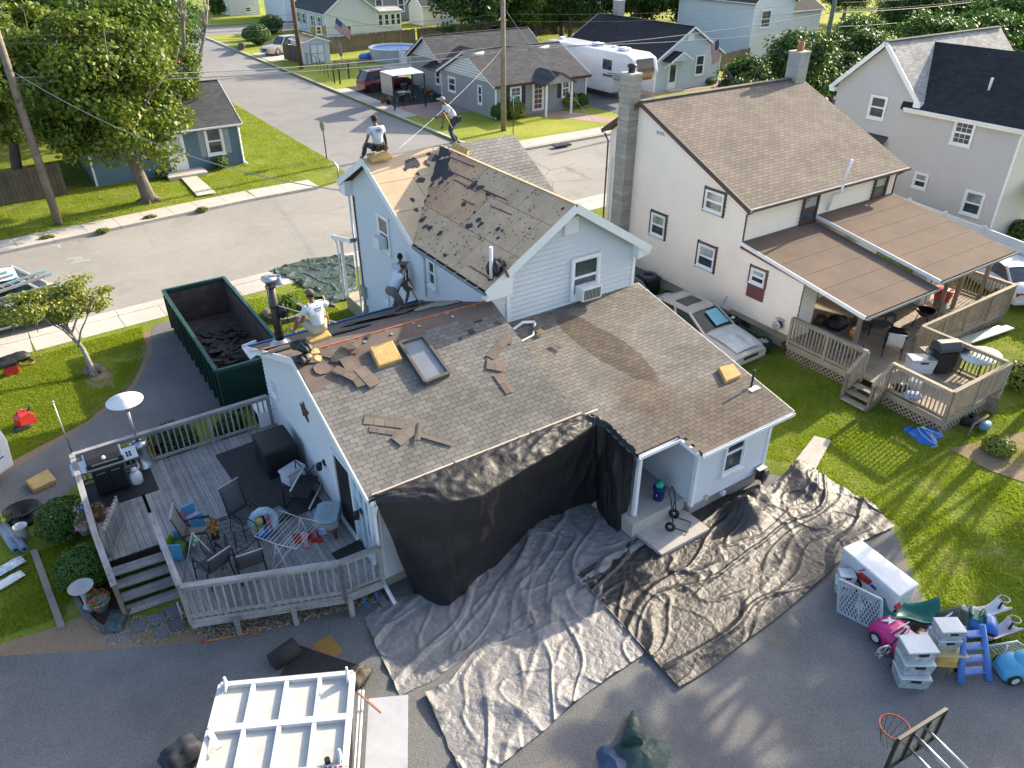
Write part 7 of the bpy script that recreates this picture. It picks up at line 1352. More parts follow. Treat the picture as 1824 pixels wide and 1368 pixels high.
for k in range(8): m.box((-.75+.12*k, -.17, .98+.03*(k % 2)), (.08, .02, .07))
m.box((-.3, -.17, .8), (.9, .02, .03)); part('lettering', m, mat('navy_print', (.04, .06, .14), .6), t, kind='stuff'); wheel(t, -.6, -.05, .33, .2, -1)
cl = P(1083, 176); t = thing('camper_trailer', 'white fifth wheel camper with a sunset mural on its nose beside the slate grey bungalow', 'camper', (45.1, 53.6, 0), R(-90), local=True); t.scale = (1.12,)*3
m = MB(); m.prism([(-5.5, -1.2, .5), (2.6, -1.2, .5), (2.9, -1.2, 1.5), (4.7, -1.2, 1.6), (5.0, -1.2, 2.2), (4.7, -1.2, 3.1), (4.0, -1.2, 3.35), (-5.5, -1.2, 3.35)], (0, 2.4, 0)); part('body', m, VW, t, bevel=.12)
tm = NT('sunset_mural'); gz = tm.new('ShaderNodeSeparateXYZ'); tm.ln(tm.coord('Object'), gz.inputs[0]); nz = tm.math('ADD', gz.outputs[2], tm.math('MULTIPLY', tm.noise(tm.coord('Object'), 4), .5)); tm.base(tm.ramp(tm.math('MULTIPLY', nz, .3), [(.45, (.03, .02, .02)), (.58, (.28, .08, .03)), (.68, (.45, .38, .2)), (.78, (.12, .08, .06)), (.95, (.02, .02, .03))])); MATS['sunset_mural'] = tm.m
m = MB(); m.grid(2, 8, lambda u, v: V(((4.72+.29*min(1, v*2.2) if v < .45 else 5.02-.3*(v-.45)/.55)+.02, -.8+1.6*u, 1.62+1.45*v))); part('nose_mural', m, tm.m, t)
m = MB(); m.b2((1.6, -1.23, 2.1), (2.6, -1.19, 2.8)); part('window', m, GLASS, t); m = MB()
for k in range(4): m.bar((2.2+.2*k, -1.215, 1.9-.12*k), (3.9-.1*k, -1.215, 1.95-.12*k), .012, .05)
for k in range(6): m.b2((1.7+.17*k, -1.225, 1.62), (1.81+.17*k, -1.2, 1.8))
part('side_graphics', m, mat('dark_graphics', (.05, .05, .06), .5), t, kind='stuff')
for x in (2.5, -.5): m = MB(); m.box((x, 0, 3.47), (.8, .7, .22)); part('roof_unit', m, WHITE, t, bevel=.08)
m = MB(); m.box((-5, 0, 3.45), (.4, .4, .15)); m.box((.8, .5, 3.42), (.3, .3, .1)); part('roof_vents', m, WHITE, t, kind='stuff'); m = MB(); m.tube([(3.4, 0, 1.5), (3.4, 0, .9)], .06, 8); part('hitch_pin', m, BLACK, t); m = MB(); m.tube([(2.8, -.5, .8), (2.8, -.5, 0)], .05, 6); part('landing_leg', m, STEEL, t); wheel(t, -2, -1.1, .38, .2, -1); wheel(t, -3, -1.1, .38, .2, -1)
# ================================================================== PEOPLE
SKINM = mat('skin_tan', (.20, .105, .065), .6, var=.05, bump=0); TEE = mat('pale_grey_tee', (.58, .62, .68), .9, var=.06, bump=0); LOGO = mat('blue_logo_print', (.03, .08, .3), .8)
def ik(a, b, l1, l2, pole):
 a, b = V(a), V(b); d = b-a; L = min(d.length, (l1+l2)*.999); u = d.normalized(); x = (l1*l1-l2*l2+L*L)/(2*L); h = math.sqrt(max(0, l1*l1-x*x)); p = V(pole); p = (p-u*p.dot(u)).normalized(); return a+u*x+p*h
def skin(name, chains, mt, par, sub=1):
 vs_, es, rs, idx = [], [], [], {}
 for ch in chains:
  prev = None
  for p, r in ch:
   k = tuple(round(c, 4) for c in p)
   if k not in idx: idx[k] = len(vs_); vs_.append(k); rs.append(r)
   i = idx[k]
   if prev is not None and prev != i: es.append((prev, i))
   prev = i
 me = bpy.data.meshes.new(name); me.from_pydata(vs_, es, []); me.materials.append(mt)
 o = bpy.data.objects.new(name, me); COL.objects.link(o); o.parent = par; k = o.modifiers.new('skin', 'SKIN'); k.use_smooth_shade = True
 for i, r in enumerate(rs): me.skin_vertices[0].data[i].radius = (r, r)
 me.skin_vertices[0].data[0].use_root = True; b = o.modifiers.new('sub', 'SUBSURF'); b.levels = 1; b.render_levels = 2; return o
def person(label, loc, face, hip, lean, feet, hands, pants='long', pm=None, knee=(0, 1, .2), elbow=(0, -1, -.3), head=(0, .05), hat=None, hair=(.02, .015, .01), logo=False, twist=0, sc=1.0, sleeve=None):
 t = thing('person', label, 'person', loc, face, local=True); t.scale = (sc,)*3; S = math.sin(lean); Cc = math.cos(lean)
 pel = V((0, 0, hip)); sp = pel+V((0, S*.22, Cc*.22)); chs = pel+V((0, S*.42, Cc*.42)); nk = pel+V((0, S*.54, Cc*.54)); hd = nk+V((head[0], S*.1+head[1], .11+Cc*.06)); body = [[(pel, .06), (sp, .07), (chs, .105), (nk, .055), (nk+(hd-nk)*.6, .05)]]; sh = [[(pel+V((0, 0, -.02)), .15), (sp, .145), (chs, .165), (chs+(nk-chs)*.75, .1)]]; pt = [[(pel+V((0, S*.1, Cc*.1)), .14), (pel, .155)]]
 for i, s_ in enumerate((-1, 1)):
  hp_ = pel+V((s_*.1, 0, -.03)); f = V(feet[i]); k = ik(hp_, f+V((0, 0, .08)), .43, .42, V(knee)+V((s_*.25, 0, 0))); body.append([(pel, .06), (hp_, .06), (lerp(hp_, k, .5), .062), (k, .055), (lerp(k, f, .45), .055), (f+V((0, 0, .08)), .036)])
  if pants == 'long': pt.append([(pel, .15), (hp_, .115), (lerp(hp_, k, .5), .095), (k, .075), (lerp(k, f, .5), .068), (f+V((0, 0, .1)), .06)])
  else: pt.append([(pel, .15), (hp_, .115), (lerp(hp_, k, .5), .1), (lerp(hp_, k, .98), .085)])
  s0 = chs+(nk-chs)*.55+V((s_*.19, 0, 0)); h = V(hands[i]); e = ik(s0, h, .30, .26, V(elbow)+V((s_*.4, 0, 0))); body.append([(chs, .105), (s0, .052), (lerp(s0, e, .5), .046), (e, .04), (lerp(e, h, .4), .038), (h, .026)])
  sh.append([(chs, .165), (s0, .085), (lerp(s0, e, .55), .075)]); d = (h-e).normalized(); q = d.orthogonal().normalized(); w2 = d.cross(q)
  m = MB(); m.ball(h+d*.045, (.042, .042, .045), 8, 6)
  for j in range(4): o_ = q*(-.03+.02*j); L_ = (.065, .078, .074, .058)[j]; m.tube([h+d*.07+o_, h+d*(.07+L_*.6)+o_*1.1+w2*.012, h+d*(.06+L_)+o_*1.1+w2*.035], [.011, .0095, .008], 6)
  m.tube([h+d*.03+q*.035, h+d*.06+q*.06+w2*.02, h+d*.085+q*.055+w2*.035], [.013, .011, .009], 6); part('hand', m, BLACK if sleeve == i else SKINM, t)
  if sleeve == i: skin('arm_sleeve', [[(lerp(s0, e, .45), .056), (e, .046), (h, .034)]], BLACK, t)
  m = MB(); fd = V((0, 1, 0)); m.ball(f+V((0, .06, .045)), (.05, .14, .05), 10, 6); part('shoe', m, mat('work_shoe', (.20, .18, .16), .8), t)
 skin('body', body, SKINM, t); skin('shirt', sh, TEE, t); skin('trousers' if pants == 'long' else 'shorts', pt, pm, t)
 m = MB(); m.ball(hd, (.078, .095, .115), 14, 10); m.ball(hd+V((0, .095, -.01)), (.014, .02, .022), 6, 4)
 for s_ in (-1, 1): m.ball(hd+V((s_*.08, 0, -.005)), (.012, .022, .032), 6, 5)
 H_ = part('head', m, SKINM, t); m = MB()
 for s_ in (-1, 1): m.ball(hd+V((s_*.032, .088, .018)), (.011, .008, .007), 6, 4)
 m.ball(hd+V((0, .092, -.05)), (.024, .006, .006), 6, 4); part('eyes_and_mouth', m, mat('face_dark', (.04, .015, .012), .5), H_, kind='stuff')
 m = MB(); m.ball(hd+V((0, -.018, .03)), (.083, .092, .1), 12, 8); part('hair', m, mat('hair_dark', hair, .8), H_)
 if hat:
  m = MB(); m.ball(hd+V((0, 0, .055)), (.09, .105, .08), 14, 8); m.prism([hd+V((x, y, .06)) for x, y in ((-.07, .06), (-.06, .17), (0, .19), (.06, .17), (.07, .06))], (0, 0, .012)); part('cap', m, hat, t)
 if logo:
  n_ = V((0, -Cc, S)); u = V((1, 0, 0)); v = V((0, S, Cc)); o = chs+n_*.165; m = MB()
  for w_, h_, x, y in ((.045, .05, 0, .10), (.2, .045, 0, .035), (.17, .03, 0, -.015)):
   for k in range(max(1, int(w_/.03))): m.box(None, (.022, .006, h_*(.7+.3*(k % 2))), M=Matrix.Translation(o+u*(-w_/2+.015+k*.03)+v*y) @ Matrix.Rotation(-lean, 4, 'X'))
  part('shirt_print', m, LOGO, t, kind='stuff')
 return t
JEANS = mat('dark_jeans', (.03, .05, .09), .9); KHAK = mat('khaki_cloth', (.40, .36, .29), .9); GREYS_ = mat('grey_shorts_cloth', (.16, .15, .14), .9)
BELT = mat('tool_belt_leather', (.10, .06, .03), .8)
def toolbelt(t, hip, sc=1.0):
 m = MB(); m.lathe([(.165, hip+.02), (.172, hip+.05), (.165, hip+.09)], n=14); B_ = part('tool_belt', m, BELT, t)
 for x, y in ((-.19, -.04), (.19, -.04), (.12, -.14), (-.1, -.15)): m = MB(); m.box((x, y, hip-.02), (.1, .09, .18)); part('pouch', m, BELT if x > 0 else BLACKC, B_, bevel=.02)
q = P(676, 268, 6.72); q = V((q.x, 22.15, 6.72)) if False else PY(676, 268, 22.0); pad = [V((q.x-.36, 21.85, 6.58)), V((q.x+.36, 21.85, 6.58)), V((q.x+.36, 22.25, 6.7)), V((q.x-.36, 22.25, 6.7))]
m = MB(); m.prism([p+V((0, 0, .1)) for p in pad], (0, 0, -.09)); solo('foam_pad', m, FOAM, 'worn tan foam pad under the roofer seated at the left end of the ridge', 'foam pad', bevel=.03)
a = person('roofer sitting on the upper ridge, back turned, dark cap, one black arm sleeve', (q.x, 22.05, 6.88), 0, .12, .12, ((-.28, .55, -.35), (.28, .55, -.35)), ((-.3, .28, .12), (.3, .1, .05)), 'long', JEANS, logo=True, hat=mat('black_cap', (.02, .02, .022), .8), sleeve=1, sc=1.08); toolbelt(a, .12)
q = PY(812, 262, 22.2)
a = person('roofer standing on the ridge, bent over a yellow handled tool, jeans and tool belt', (q.x, 22.2, 6.68), R(80), .84, .62, ((-.12, .05, 0), (.14, -.12, 0)), ((-.12, .62, .95), (.1, .42, .62)), 'long', JEANS, hat=mat('grey_cap', (.3, .3, .32), .8), sc=.95); toolbelt(a, .84)
b0 = PY(790, 200, 21.9); b1 = PY(806, 228, 22.0); SHF = mat('yellow_shaft', (.55, .33, .04), .5)
m = MB(); m.tube([b0, lerp(b0, b1, 1.0)], .02, 6); solo('tool_shaft', m, SHF, 'yellow tool shaft held by the bending roofer on the ridge', 'tool')
q = PY(825, 268, 21.9); m = MB(); m.prism([onw(812, 258, .12), onw(838, 272, .12), onw(836, 277, .12), onw(808, 264, .12)], (0, 0, -.1)); solo('foam_pad', m, FOAM, 'long yellow foam pad at the feet of the bending roofer', 'foam pad')
def shovel(label, a, b):
 a, b = V(a), V(b); t = thing('shingle_fork', label, 'shovel', tuple(b)); m = MB(); m.tube([a, lerp(a, b, .82)], .018, 6); part('shaft', m, SHF, t); d = (b-a).normalized(); u = d.cross(V((0, 0, 1))).normalized(); m = MB(); m.prism([lerp(a, b, .82)-u*.03, b-u*.11, b+u*.11, lerp(a, b, .82)+u*.03], (0, .01, .012)); part('blade', m, SHF, t); m = MB(); m.tube([a, a+(b-a).normalized()*.22], .026, 6); part('grip', m, REDP, t)
q = V((9.12, 19.8, 2.72)); a = person('roofer behind, dark haired, back turned, working with a fork against the blue wall', tuple(q), R(-35), .74, .45, ((-.13, .12, 0), (.13, -.15, 0)), ((-.05, .5, .75), (.15, .42, .62)), 'short', GREYS_, sc=1.03)
shovel('yellow fork held by the dark haired roofer behind', q+V((.3, .2, .85)), q+V((.62, -.1, .05)))
q = onB(701, 557); a = person('capped roofer in grey shorts stepping up the stripped slope with a yellow fork', tuple(q), R(-75), .66, .7, ((-.2, .22, .06), (.12, -.2, 0)), ((.12, .52, .62), (-.25, .42, .42)), 'short', GREYS_, hat=mat('brown_cap', (.14, .09, .07), .9), head=(0, .08), sc=1.05)
shovel('yellow fork with red grip held by the capped roofer in grey shorts', q+V((.45, .1, .95)), q+V((.85, -.12, .02)))
q = onL(566, 603, .05); m = MB(); pq = [onL(p[0], p[1], .16) for p in ((543, 607), (583, 595), (591, 605), (551, 619))]; m.prism(pq, nL*-.13); solo('foam_pad', m, FOAM, 'brownish foam pad under the roofer seated on the low roof', 'foam pad', bevel=.03)
a = person('roofer seated on the low ridge, back turned, olive cap, gripping a yellow tool', tuple(onL(568, 600, .18)), R(12), .1, .15, ((-.3, .5, -.12), (.45, .35, -.1)), ((-.28, .35, .15), (.38, .2, .52)), 'short', KHAK, logo=True, hat=mat('olive_cap', (.12, .10, .06), .9), sc=1.1, sleeve=1, knee=(0, .3, 1))
m = MB(); c = onL(586, 588, .2); m.tube([c, c+V((-.05, 0, .75))], .02, 6); solo('tool_shaft', m, SHF, 'yellow tool shaft gripped by the roofer seated on the low roof', 'tool')
# ================================================================== TOYS AND TOTES (right)
def rect(label, name, cat, pxs, z1, mt, z0=0, bev=.02): m = MB(); m.prism([(p.x, p.y, z1) for p in pxs], (0, 0, z0-z1)); return solo(name, m, mt, label, cat, bevel=bev)
fz = .82; c0, c1, c2 = P(1500, 975, fz), P(1533, 960, fz), P(1638, 1040, fz); c3 = c0+(c2-c1); c3 = P(1602, 1062, fz)
t = thing('chest_freezer', 'long white chest freezer standing on the drive by the lawn edge', 'freezer', (c0.x, c0.y, 0)); pts = [c0, c1, c2, c3]; ctr = sum(pts, V((0, 0, 0)))/4
m = MB(); m.prism([(ctr.x+(p.x-ctr.x)*.95, ctr.y+(p.y-ctr.y)*.95, fz-.07) for p in pts], (0, 0, .1-fz)); part('body', m, mat('freezer_white', (.68, .71, .73), .35, dirt=.05), t, bevel=.03); m = MB(); m.prism([tuple(p) for p in pts], (0, 0, -.07)); part('lid', m, WHP, t, bevel=.03)
def tote(label, c, rz, w_, d, h, group=None, contents=True, mt=None):
 t = thing('storage_tote', label, 'storage tote', tuple(c), rz, local=True, group=group); m = MB(); z = h*.86; m.add([(-w_*.43, -d*.43, 0), (w_*.43, -d*.43, 0), (w_*.43, d*.43, 0), (-w_*.43, d*.43, 0), (-w_*.49, -d*.49, z), (w_*.49, -d*.49, z), (w_*.49, d*.49, z), (-w_*.49, d*.49, z)], [(0, 3, 2, 1), (0, 1, 5, 4), (1, 2, 6, 5), (2, 3, 7, 6), (3, 0, 4, 7)]); part('box', m, mt or mat('tote_body', (.40, .44, .45), .3, var=.45, scale=9), t)
 m = MB(); m.box((0, 0, h*.93), (w_, d, h*.14)); part('lid', m, CLEARP, t, bevel=.02)
 for s_ in (-1, 1): m = MB(); m.box((0, s_*(d*.5+.005), h*.8), (w_*.3, .03, .05)); part('handle', m, BLACK, t)
 return t
pc = P(1618, 1212); rz = R(-38)
for k, z in enumerate((0, .33, .62)): tote(['bottom clear tote of the stack in front of the pink toy car', 'middle clear tote of the stack in front of the pink toy car', 'top clear tote of the stack in front of the pink toy car'][k], (pc.x+.04*k, pc.y+.05*k, z), rz+.06*k, .62, .46, .32, 'clear storage totes')
yt = P(1667, 1178); YC = V((yt.x, yt.y, 0)); t = thing('play_table', 'yellow topped play table between the tote stack and the blue steps', 'play table', tuple(YC), rz, local=True); m = MB(); m.box((0, 0, .5), (.78, .6, .05)); part('top', m, mat('pale_yellow', (.58, .48, .22), .5), t, bevel=.02); m = MB(); m.box((.0, -.05, .25), (.72, .56, .05)); part('shelf', m, YELP, t, bevel=.02)
for x in (-.3, .3):
 for y in (-.22, .22): m = MB(); m.tube([(x, y, 0), (x, y, .5)], .035, 8); part('leg', m, BLACK, t)
for k, z in enumerate((.53, .8)): tote(['clear tote on the yellow play table, lower of two', 'clear tote on the yellow play table, upper of two'][k], (YC.x, YC.y+.03, z), rz+.1, .5, .4, .27, 'clear storage totes')
c = P(1500, 1052); tote('grey blue tote standing at the left end of the white freezer, lower one', (c.x, c.y, 0), R(-55), .42, .36, .32, 'clear storage totes'); tote('white lidded tote on top of the grey blue one by the freezer', (c.x+.03, c.y+.02, .33), R(-40), .36, .3, .2, 'clear storage totes', mt=WHP)
a, b = P(1493, 1090), P(1568, 1128); t = thing('baby_gate', 'grey plastic lattice baby gate leaning against the toy motorbike', 'baby gate', tuple(a)); up = V((.12, .25, .72)); gm = mat('gate_grey', (.42, .45, .49), .5)
for p, q_ in ((a, b), (a+up, b+up), (a, a+up), (b, b+up), (lerp(a, b, .5), lerp(a, b, .5)+up)): board('gate_frame', gm, t, p, q_, .05, .045, up=(0, 1, 0))
m = MB()
for k in range(-10, 24, 2):
 for sg in (1, -1):
  u0, u1 = k/24, (k+10)/24; lo = max(0, u0); hi = min(1, u1)
  if hi > lo:
   f0, f1 = (lo-u0)/(10/24), (hi-u0)/(10/24)
   if sg < 0: f0, f1 = 1-f0, 1-f1
   m.bar(lerp(a, b, lo)+up*f0, lerp(a, b, hi)+up*f1, .012, .02, up=(0, 1, 0))
part('gate_lattice', m, gm, t, kind='stuff'); m = MB(); m.box(None, (.16, .02, .16), M=barM(lerp(a, b, .45)+up*.5, lerp(a, b, .55)+up*.5, up)); part('gate_plate', m, gm, t)
A, B = P(1525, 1045, .1), P(1580, 1090, .1); d = (B-A).normalized(); t = thing('toy_motorbike', 'red and blue toy motorbike leaning on the white freezer', 'toy motorbike', tuple(V((A.x, A.y, 0))), math.atan2(d.y, d.x), local=True); L_ = (B-A).length
for x in (.0, L_): M0 = Matrix.Translation((x, 0, .2)) @ Matrix.Rotation(R(90), 4, 'X'); m = MB(); m.lathe([(.1, -.05), (.19, -.05), (.2, 0), (.19, .05), (.1, .05)], M=M0, n=16); part('wheel', m, RUBBER, t)
m = MB(); m.prism([(.3, -.07, .45), (.9*L_, -.07, .42), (L_+.1, -.07, .5), (.9*L_, -.07, .56), (.35, -.07, .55)], (0, .14, 0)); part('seat', m, mat('toy_blue', (.04, .05, .35), .4), t, bevel=.02); m = MB(); m.prism([(-.12, -.09, .4), (.3, -.09, .45), (.35, -.09, .62), (.05, -.09, .62)], (0, .18, 0)); part('fairing', m, REDP, t, bevel=.03); m = MB(); m.tube([(0, 0, .2), (.08, 0, .7), (.08, .22, .78)], .02, 6); m.tube([(.08, 0, .7), (.08, -.22, .78)], .02, 6); part('handlebar', m, REDP, t); m = MB(); m.prism([(L_-.1, -.08, .45), (L_+.2, -.08, .4), (L_+.15, -.08, .5)], (0, .16, 0)); part('rear_guard', m, REDP, t)
def toycar(name, label, c, rz, L, W, mt, inner, s=1.0, open_=True, extra=None, group=None):
 t = thing(name, label, 'toy car', tuple(c), rz, local=True, group=group); hw = W/2; bl_ = [(0, .26), (.1, .36), (.35, .38), (.5, .36), (.75, .40), (.92, .33), (1, .2)]; m = MB(); n = 8; vs_ = []
 for fx, z in bl_:
  e = min(1, min(fx, 1-fx)/.15); k = hw*(.75+.25*math.sqrt(e)); z *= s; vs_ += [(L*(fx-.5), y, zz) for y, zz in ((k, .08), (k, z*.7), (k*.8, z), (k*.3, z*1.03), (-k*.3, z*1.03), (-k*.8, z), (-k, z*.7), (-k, .08))]
 m.add(vs_, [(i*n+j, i*n+(j+1) % n, (i+1)*n+(j+1) % n, (i+1)*n+j) for i in range(len(bl_)-1) for j in range(n)], True); m.poly(vs_[:n]); m.poly(vs_[-n:]); part('body', m, mt, t)
 if open_: m = MB(); m.box((-.08*L, 0, .39*s), (.36*L, W*.68, .03)); part('cockpit', m, inner, t, bevel=.02); m = MB(); m.box((-.22*L, 0, .44*s), (.08*L, W*.6, .14)); part('seat_back', m, inner, t, bevel=.02); m = MB(); m.prism([(.13*L, -W*.38, .4*s), (.13*L, W*.38, .4*s), (.08*L, W*.3, .56*s), (.08*L, -W*.3, .56*s)], (.02, 0, 0)); part('windshield', m, inner, t); m = MB(); m.tube([(.02*L+.09*math.sin(k*.7)*.3, .09*math.cos(k*.7), .5*s+.09*math.sin(k*.7)) for k in range(9)], .014, 5, closed=True); part('steering_wheel', m, inner, t)
 for x in (-.32, .3):
  for s_ in (-1, 1): wheel(t, L*x, s_*hw*.95, .12*s, .08, s_, WHP)
 return t
c = P(1603, 1158); d = P(1650, 1185)-P(1560, 1110); t = toycar('toy_car', 'pink ride-on toy convertible with pale pink windshield and white bow on its bonnet', (c.x, c.y, 0), math.atan2(-d.y, -d.x), 1.32, .62, PINKP, PALEP, 1.15)
m = MB(); m.prism([(.34, -.12, .49), (.42, 0, .48), (.34, .12, .49), (.36, .02, .49), (.5, .13, .45), (.46, 0, .46), (.5, -.13, .45), (.36, -.02, .49)], (0, 0, .02)); part('bow_print', m, WHP, t)
c = P(1735, 1120); toycar('toy_car', 'bright blue ride-on toy with white wheels right of the blue steps', (c.x, c.y, 0), R(-60), .8, .5, BLUP, GREENP, 1.0)
c = P(1814, 1200); t = toycar('toy_car', 'light blue toy car with a domed roof at the right edge', (c.x, c.y, 0), R(150), .95, .5, SKYP, mat('toy_window', (.12, .3, .45), .3), 1.15, False); m = MB(); m.ball((0, 0, .45), (.24, .2, .16), 12, 8); part('roof', m, SKYP, t); m = MB(); m.tube([(-.4, 0, .4), (-.6, 0, .75)], .05, 8); part('push_handle', m, BLUP, t)
c = P(1580, 1180); t = thing('push_trike', 'silver and black three wheeled pushchair frame beside the pink toy car', 'pushchair', (c.x, c.y, 0), R(-20), local=True); m = MB()
for k in range(6): a0_, a1_ = k*1.047, (k+1)*1.047; m.tube([(-.15+.18*math.cos(a0_), 0.05, .32+.17*math.sin(a0_)), (-.15+.18*math.cos(a1_), 0.05, .32+.17*math.sin(a1_))], .022, 6); m.tube([(-.15, .05, .32), (-.15+.18*math.cos(a0_), .05, .32+.17*math.sin(a0_))], .014, 5)
part('basket_frame', m, STEEL, t); m = MB(); m.tube([(-.1, .05, .3), (.35, .15, .75)], .02, 6); m.tube([(-.1, 0, .2), (.3, -.05, .15)], .02, 6); part('frame', m, BLACK, t); wheel(t, .05, -.15, .12, .05, -1); wheel(t, .35, .2, .12, .05, 1)
c = P(1618, 1108); t = thing('slide_bed', 'dark green curved plastic slide lying behind the pink toy car', 'slide', (c.x, c.y, 0), R(-30), local=True); m = MB(); m.grid(24, 12, lambda u, v: V(((u-.5)*1.45, (v-.5)*.55, .12+.22*abs(2*v-1)**2.5+.10*math.sin(u*7)+.04))); part('slide', m, GREENP, t, solid=.03)
a, b = P(1702, 1205), P(1732, 1192); c = P(1722, 1194); t = thing('slide_steps', 'periwinkle blue plastic slide ladder with four steps', 'slide ladder', tuple(V((c.x, c.y, 0))), R(-28), local=True); PER = mat('periwinkle_plastic', (.10, .22, .58), .4)
for s_ in (-1, 1): m = MB(); m.tube([(s_*.3, -.25, 0), (s_*.25, .0, .5), (s_*.2, .3, .98)], [.08, .06, .055], 8); part('side_rail', m, PER, t)
for k in range(4): m = MB(); f = .15+.23*k; m.box((0, -.2+.5*f, .98*f), (.48-.05*k, .16, .05)); part('step', m, PER, t, bevel=.015)
heap('covering_tarp', 'dark green tarp with blue underside thrown over the toys behind the totes', 'tarp', P(1695, 1115), (.55, .35), .72, TGR, 15, spikes=.3); c = P(1655, 1128, .45); pillow('blue_tarp_edge', 'bright blue turned-up edge of the tarp over the toys', 'tarp', c, (.45, .16, .12), .2, TBLU); pillow('sand_bag', 'tan sack lying between the pink toy car and the tarp', 'sack', P(1645, 1140, .12), (.55, .4, .25), .2, mat('tan_sack', (.36, .24, .12), .8))
m = MB(); m.prism([P(1672, 1110, .35), P(1717, 1080, .55), P(1720, 1085, .1), P(1680, 1115, .0)], (.06, .03, .02)); solo('white_door_panel', m, WHP, 'flat white panel leaning at the lawn edge behind the tarp', 'panel')
for k, (px, py, lb) in enumerate(((1757, 1098, 'cream plastic swing seat with a steering wheel, on the lawn'), (1775, 1135, 'lilac white plastic ride-on base with a steering wheel, nearer the light blue toy car'))):
 c = P(px, py); t = thing('wheeled_toy', lb, 'ride-on toy', (c.x, c.y, 0), R(-15), local=True); m = MB(); m.grid(14, 8, lambda u, v: V(((u-.5)*.8, (v-.5)*.34*(1.1-.4*math.sin(u*3.1)), .08+.12*abs(2*v-1)**2+.12*(2*u-1)**2))); part('seat', m, mat('lilac_white', (.62, .58, .64), .4) if k else WHP, t, solid=.03); m = MB(); m.tube([(.28, 0, .15), (.32, 0, .42)], .025, 6); part('column', m, BLACK, t); m = MB(); m.tube([(.32+.11*math.cos(j*.7), .11*math.sin(j*.7), .43) for j in range(9)], .016, 6, closed=True); part('steering_wheel', m, mat('grey_plastic', (.35, .33, .35), .4), t)
pillow('orange_toy', 'yellow and orange dotted toy panel behind the cream swing seat', 'toy', P(1732, 1096, .2), (.6, .1, .22), -.3, mat('orange_yellow', (.60, .36, .05), .5), .01)
t = thing('net_goal', 'small white framed toy net goal on the lawn above the light blue toy car', 'goal', tuple(P(1790, 1165))); q = [P(*p, z) for p, z in (((1762, 1150), .5), ((1812, 1142), .5), ((1840, 1160), .05), ((1785, 1178), .05), ((1795, 1150), .5))]; m = MB(); m.tube(q[:4], .02, 6, closed=True); m.tube([q[4], q[3]], .02, 6); part('frame', m, WHP, t); m = MB()
for k in range(9): f = k/8; m.tube([lerp(q[0], q[1], f), lerp(q[3], q[2], f)], .004, 3); m.tube([lerp(q[0], q[3], f), lerp(q[1], q[2], f)], .004, 3)
part('net', m, WHP, t, kind='stuff')
t = thing('basketball_hoop', 'portable basketball hoop seen from behind, clear backboard and orange rim, lower right', 'basketball hoop', tuple(P(1730, 1420))); hz = 2.6; A, B = P(1686, 1263, hz), P(1600, 1318, hz); dn = V((0, 0, -.75));
for p, q_ in ((A, B), (A+dn, B+dn), (A, A+dn), (B, B+dn), (lerp(A, B, .33)+dn*.0, lerp(A, B, .33)+dn), (lerp(A, B, .66), lerp(A, B, .66)+dn)): board('backboard_frame', BLACK, t, p, q_, .05, .05)
m = MB(); m.poly([A, B, B+dn, A+dn]); part('backboard', m, mat('smoked_board', (.22, .23, .18), .15, alpha=.8, bump=0), t)
mid = lerp(A, B, .5)+dn*.75; nn = V((0, 0, 1)).cross((B-A).normalized()); nn = nn if nn.dot(V((mid.x, mid.y, 0))) > 0 else -nn; nn = -nn if (P(1595, 1300, 2)-mid).dot(nn) < 0 else nn; rc = mid+nn*.34+V((0, 0, .05))
m = MB(); m.tube([rc+V((.23*math.cos(k*.314), .23*math.sin(k*.314), 0)) for k in range(20)], .016, 6, closed=True); m.bar(mid, mid+nn*.12, .12, .03); part('rim', m, mat('rim_orange', (.55, .10, .05), .5), t); m = MB()
for k in range(12): a = k*.5236; m.tube([rc+V((.23*math.cos(a), .23*math.sin(a), 0)), rc+V((.12*math.cos(a+.5), .12*math.sin(a+.5), -.4))], .006, 3)
part('net', m, mat('dark_net', (.10, .12, .08), .9), t, kind='stuff')
for o in (.06, -.5):
 for s_ in (-.12, .12): c = lerp(A, B, .5)+V((0, 0, -.2+o*.6))+(B-A).normalized()*s_; m = MB(); m.tube([c, c-nn*.75+V((0, 0, -.05))], .025, 6); part('support_arm', m, STEEL, t)
c = lerp(A, B, .5)-nn*.8; m = MB(); m.tube([V((c.x, c.y, 2.35)), V((c.x, c.y, 0))-nn*.3], .05, 8); part('pole', m, STEEL, t)
# ================================================================== TREES
random.seed(5)
def cmesh(name, n, size, clumps, mt, seed, **k): return crown((0, 0, 0), (1, 1, 1), n, size, clumps, seed=seed, **k).mesh(name, mt)
CR1 = cmesh('crown', 11000, .048, 90, LEAF_D, 3, spread=.30, shell=.5); CR2 = cmesh('crown', 11000, .045, 70, LEAF_M, 4, spread=.30, shell=.5); CR4 = cmesh('crown', 9000, .05, 38, LEAF_M, 9, spread=.2, shell=.3); CR3 = cmesh('crown', 9000, .05, 60, LEAF_H, 5, spread=.34)
b = P(266, 358); c0 = PY(185, 175, 43.6)
tree('maple_tree', 'big leafy maple on the corner lawn with a thick trunk by the pavement', (b.x, b.y, 0), 8.4, (4.5, 3.8, 4.3), 42000, .14, LEAF_M, .34, 150, 3, limbs=9, cz=.66, lean=(c0.x-b.x, .3), bottom=-.9, spread=.24, shell=.35)
b2 = P(34, 318); tree('maple_tree', 'second maple at the far left, its crown merging with the big maple', (b2.x, b2.y, 0), 9.3, (4.8, 4.2, 4.5), 30000, .16, LEAF_M, .3, 120, 6, limbs=8, cz=.62, lean=(.6, .2), spread=.26, shell=.4, bark=BARK)
